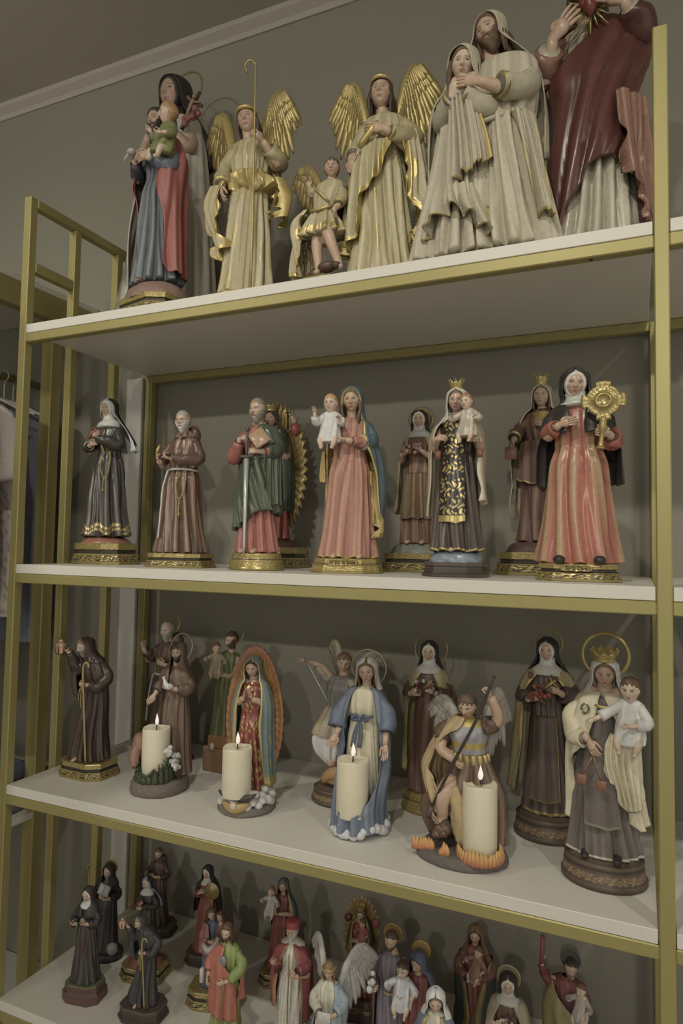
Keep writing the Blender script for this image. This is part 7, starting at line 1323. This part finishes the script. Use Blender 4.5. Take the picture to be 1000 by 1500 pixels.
def s4_therese():
    F = s4_fig('nun_figurine', 'small nun statue in cream cape with dark crucifix and ribbed disc halo, bottom shelf right', .980, .150, .226, .02, 2)
    F.base('oct', .042, .034, h=.02, style='goldoct'); F.body(head=(0, -.012, .92), hh=.145, yaw=4, tilt=6, arms=[dict(w=(-.08, -.12, .66), d=(.8, -.2, .2), pn=(0, 1, 0), el=(-.14, -.02, .62)), dict(w=(.07, -.13, .68), d=(-.8, -.2, .2), pn=(0, 1, 0), side=-1, el=(.14, -.02, .63))]); coif(F)
    F.robe(RB(.14, .11), K(96, 70, 56), seed=361); F.sheet(VR(F, [(.83, 0, .02, .08, .07, .03, 60, 300)], 1.08), BLACK, 'veil', n=7)
    F.sheet([(.82, 0, .01, .08, .06, 0, 20, 340), (.77, 0, .01, .14, .09, .02, 26, 334), (.6, 0, 0, .17, .115, .05, 46, 314), (.1, 0, 0, .18, .125, .1, 60, 300)], K(150, 134, 104), 'cape', n=9)
    F.cross((.04, -.155, .74), .12, K(60, 48, 40), rotm(0, 0, 35)); bouquet(F, (0, -.14, .70), (.06, .01, .04), 8, (K(160, 112, 106), K(170, 150, 140)), 4); F.halo(.095, 'disc', .2, 0, .05, col=K(136, 122, 88, .3))
def s4_raised():
    F = s4_fig('saint_and_child_figurine', 'small dark-haired saint statue raising a red rod in one hand, child on his arm', 1.062, .25, .222, .02, 2)
    F.base('oct', .045, .036, h=.02, style='dark'); RD = K(116, 48, 50)
    F.body(head=(.03, -.012, .91), hh=.14, yaw=16, tilt=12, roll=10, female=False, arms=[dict(w=(-.20, -.06, .93), d=(0, -.1, 1), pn=(1, 0, 0), el=(-.19, -.01, .80), curl=1.3, L=.08), dict(w=(.12, -.13, .60), d=(-.5, -.3, .3), pn=(0, 0, 1), side=-1, el=(.15, -.03, .60))])
    F.hair(K(58, 46, 40), 'short'); F.beard(K(110, 100, 88), .1); F.robe(RB(.15, .12), K(66, 68, 84), seed=371); F.robe([(z, x, y, rx * 1.04, ry * 1.05, f * .5) for z, x, y, rx, ry, f in RB(.15, .12)[:7]], RD, 'tunic', seed=5, nz=40)
    F.sleeve([(-.08, 0, .77), (-.15, -.01, .76), (-.195, -.02, .82), (-.20, -.05, .90)], [.05, .055, .05, .04], RD); F.sleeve([(.10, 0, .78), (.16, -.02, .66), (.13, -.10, .61)], [.05, .06, .05], RD)
    F.sheet([(.80, -.02, 0, .11, .09, .03, 150, 300), (.62, -.04, 0, .15, .12, .06, 120, 380), (.5, -.03, 0, .16, .13, .1, 120, 400), (.1, -.02, 0, .17, .13, .14, 140, 330)], K(140, 126, 78), 'cloak', n=9)
    m = MB(); m.tube([(-.20, -.08, .93), (-.19, -.09, 1.16)], .017, K(140, 54, 48), 8, 2); F.put('red_rod', m)
    F.child((.12, -.13, .60), .27, -30, gown=K(160, 150, 132), hair=K(108, 74, 50)); F.halo(.085, 'disc', .3, 0, .05, col=K(84, 78, 70, .3))
def s4_dark():
    F = s4_fig('saint_figurine', 'dark-haired small statue, only its head and shoulders rising at the bottom right edge', 1.118, .150, .176, .02, -6)
    F.base('oct', .042, .034, h=.02, style='dark'); F.body(head=(0, -.012, .92), hh=.15, yaw=-20, tilt=14); F.hair(K(56, 44, 38), 'curly'); F.robe(RB(.15, .12), K(96, 58, 50), seed=381)
    for sx in (-1, 1): F.sleeve([(sx * .10, 0, .77), (sx * .155, -.02, .64), (sx * .10, -.10, .60)], [.05, .06, .05], K(110, 84, 66))
S4 = (s4_faust, s4_bened, s4_pio, s4_rita, s4_hood, s4_clara, s4_family, s4_jude, s4_madonna, s4_bishop, s4_angel, s4_aureole, s4_holy, s4_mary, s4_madonG, s4_therese, s4_raised, s4_dark)

# ================================================================ clothes on the left unit
def garment(name, label, y, x0, x1, ztop, zbot, col, seed, w=.19, sleeves=True, cat='garment', hi=None, pat=None, flare=1.25, wid=.30):
    """garment hanging from the rail (rail runs along y at x = XL-.22); shoulders spread along x"""
    e = tag(empty(name, (XL - .22, y, 0.520)), label, cat, 'clothes on the hanging rail')
    m = MB(); nz, nt = 46, 64; t = np.arange(nt) * 2 * math.pi / nt; V = []; C_ = []
    for i in range(nz):
        v = i / (nz - 1); z = ztop + (zbot - ztop) * v - .520
        hw = wid * .5 * (.30 + .70 * sstep(0, .07, v)) * (1 + (flare - 1) * v); dd = .012 + .012 * sstep(0, .2, v)
        sag = -.035 * (1 - sstep(0, .09, v)) * 0
        f = folds(t + .3 * np.sin(3 * v), v, 9, seed) * (.10 + .25 * v)
        V.append(np.stack([hw * np.sin(t) * (1 + .03 * f), -dd * (1 + 1.2 * f) * np.cos(t) + .006 * np.sin(5 * v + seed), np.full(nt, z) + .035 * (1 - v) * (1 - np.abs(np.sin(t))) * (i < 4)], -1))
        c = mixc(col, hi if hi is not None else np.minimum(col * 1.2, .9), .5 * sstep(0, 1, f))
        if pat: c = pat(V[-1], v, c)
        C_.append(c)
    m.grid(np.array(V), np.array(C_), cv=True, cap0=True); 
    if sleeves:
        for sx in (-1, 1): m.tube([(sx * wid * .42, 0, ztop - .545), (sx * wid * .58, 0, ztop - .60), (sx * wid * .62, -.005, ztop - .72)], [.03, .038, .045], col, 12, 4, flat=.5, wob=lambda t, p: .12 * np.sin(3 * p + 8 * t))
    m.build('fabric', M_CLOTH, e)
    h = MB(); zt = ztop - .520; h.tube([(-wid * .42, 0, zt - .03), (0, 0, zt + .018), (wid * .42, 0, zt - .03)], .0045, (.5, .5, .48, 0), 6, 6); h.tube([(0, 0, zt + .018), (0, 0, -.02), (.013, 0, -.003), (.012, 0, .010), (0, 0, .017), (-.013, 0, .008)], .0022, (.55, .54, .5, .8), 6, 4); h.build('hanger', M_GLOSS, e)
M_CLOTH = paint_mat('woven_cloth', 0.9, 0.35, 1400, 0.15)
def floral(seed, c1, c2):
    rs = np.random.RandomState(seed)
    def fn(P, v, c):
        n = np.sin(P[:, 0] * 120 + 3 * np.sin(v * 40 + seed)) * np.sin(v * 90 + 2 * np.sin(P[:, 0] * 70)); return mixc(mixc(c, c1, (n > .55) * .7), c2, (n < -.7) * .7)
    return fn
def clothes():
    LIL = np.array([.62, .55, .55, 0]); CRM = np.array([.85, .82, .75, 0])
    ys = [(.080, CRM, .418, -.100, 'white draped dress hanging at the left edge of the picture', None, 1.15, .36), (.145, LIL, .412, -.075, 'lilac-grey blouse hanging behind the white dress', None, 1.1, .34),
          (.205, np.array([.75, .70, .66, 0]), .408, -.120, 'pale floral print dress on the rail just before the big post', floral(3, K(150, 112, 104), K(120, 122, 140)), 1.15, .36), (.02, np.array([.80, .76, .66, 0]), .418, -.09, 'cream pleated top, partly outside the left edge', None, 1.1, .36),
          (.325, K(128, 134, 146), .43, -.20, 'pale blue garment hanging behind the big gold post', None, 1.1, .33)]
    for i, (y, c, zt, zb, lab, pat, fl, wd) in enumerate(ys): garment('hanging_garment', lab, y, 0, 0, zt, zb, c, i + 3, pat=pat, flare=fl, wid=wd, sleeves=(i % 2 == 1))
    for i, y in enumerate((-.06, .05, .112, .175, .240, .268, .296)):
        e = tag(empty('clothes_hanger', (XL - .22, y, .520)), 'clear hanger among the row of hangers on the clothes rail', 'hanger', 'hangers on the clothes rail'); h = MB(); zt = -.085
        h.tube([(-.15, 0, zt - .035), (0, 0, zt + .018), (.15, 0, zt - .035)], .0042, (.62, .61, .57, 0), 6, 6); h.tube([(0, 0, zt + .018), (0, 0, -.02), (.013, 0, -.003), (.012, 0, .010), (0, 0, .017), (-.013, 0, .008)], .0025, (.62, .61, .57, .3), 6, 4); h.build('frame', M_GLOSS, e)
    # folded piles on the lower part of the unit
    def pile(name, label, lo, hi, col):
        m = MB(); nx = 26; t = np.arange(nx * 4) * 2 * math.pi / (nx * 4); rows = []
        cx, cy = (lo[0] + hi[0]) / 2, (lo[1] + hi[1]) / 2; a, b = (hi[0] - lo[0]) / 2, (hi[1] - lo[1]) / 2; H = hi[2] - lo[2]
        sq = lambda k: np.stack([np.sign(np.sin(t)) * np.abs(np.sin(t)) ** .3 * a * k, -np.sign(np.cos(t)) * np.abs(np.cos(t)) ** .3 * b * k], -1)
        for v, k in ((0, .9), (.12, 1), (.88, 1), (1, .9), (1, .3)): rows.append(np.column_stack([sq(k * (1 + .01 * np.sin(5 * v))), v * H + .002 * np.sin(6 * t)]))
        m.grid(np.array(rows), col, cv=True, cap0=True, cap1=True)
        e = m.build(name, M_CLOTH, None); e.location = (cx, cy, lo[2]); tag(e, label, 'folded clothes', 'folded clothes on the left unit')
    zb = -1.08
    rbox('middle_board', (XL - 0.50, -0.9, -.62), (XL - 0.002, YW - 0.003, -.605), M_BOARD, lu, 0.001, off)
    k = 0
    for y0 in (-.05, .12):
        for z0, c, lab in ((-.605, K(96, 100, 112), 'folded blue-grey garment, lowest of the pile by the big post'), (-.565, K(126, 116, 104), 'folded beige garment in the middle of the pile'), (-.525, K(70, 76, 96), 'folded navy garment on top of the pile')):
            pile('folded_garment', lab if y0 > 0 else lab.replace('of the pile', 'of the nearer pile').replace(' by the big post', ''), (XL - .36, y0, z0 + .0003), (XL - .03, y0 + .15, z0 + .039), c)
    garment('hanging_skirt', 'dark navy skirt hanging low below the dresses at the left edge', -.02, 0, 0, -.085 + .56, -.34, K(84, 92, 108), 11, wid=.32, flare=1.2, sleeves=False)
for fn in (top_nun, top_joseph, top_angel_staff, top_small_michael, top_angel, top_couple, top_heart) + S2 + S3 + S4: fn()
clothes()
CG = [('ivory pillar candle before the friar with the dove', .291, .105, .026, .0272, .100), ('shorter ivory pillar candle before the orange sunburst madonna', .498, .080, .034, .0270, .088),
      ('ivory pillar candle at the feet of the blue-mantled madonna', .727, .086, .036, .0275, .094), ('ivory pillar candle beside the spear and flames', .948, .078, .018, .0268, .108)]
for lab, x, y, dz, r, h in CG: candle(lab, x, y, Z3 + dz, r, h)
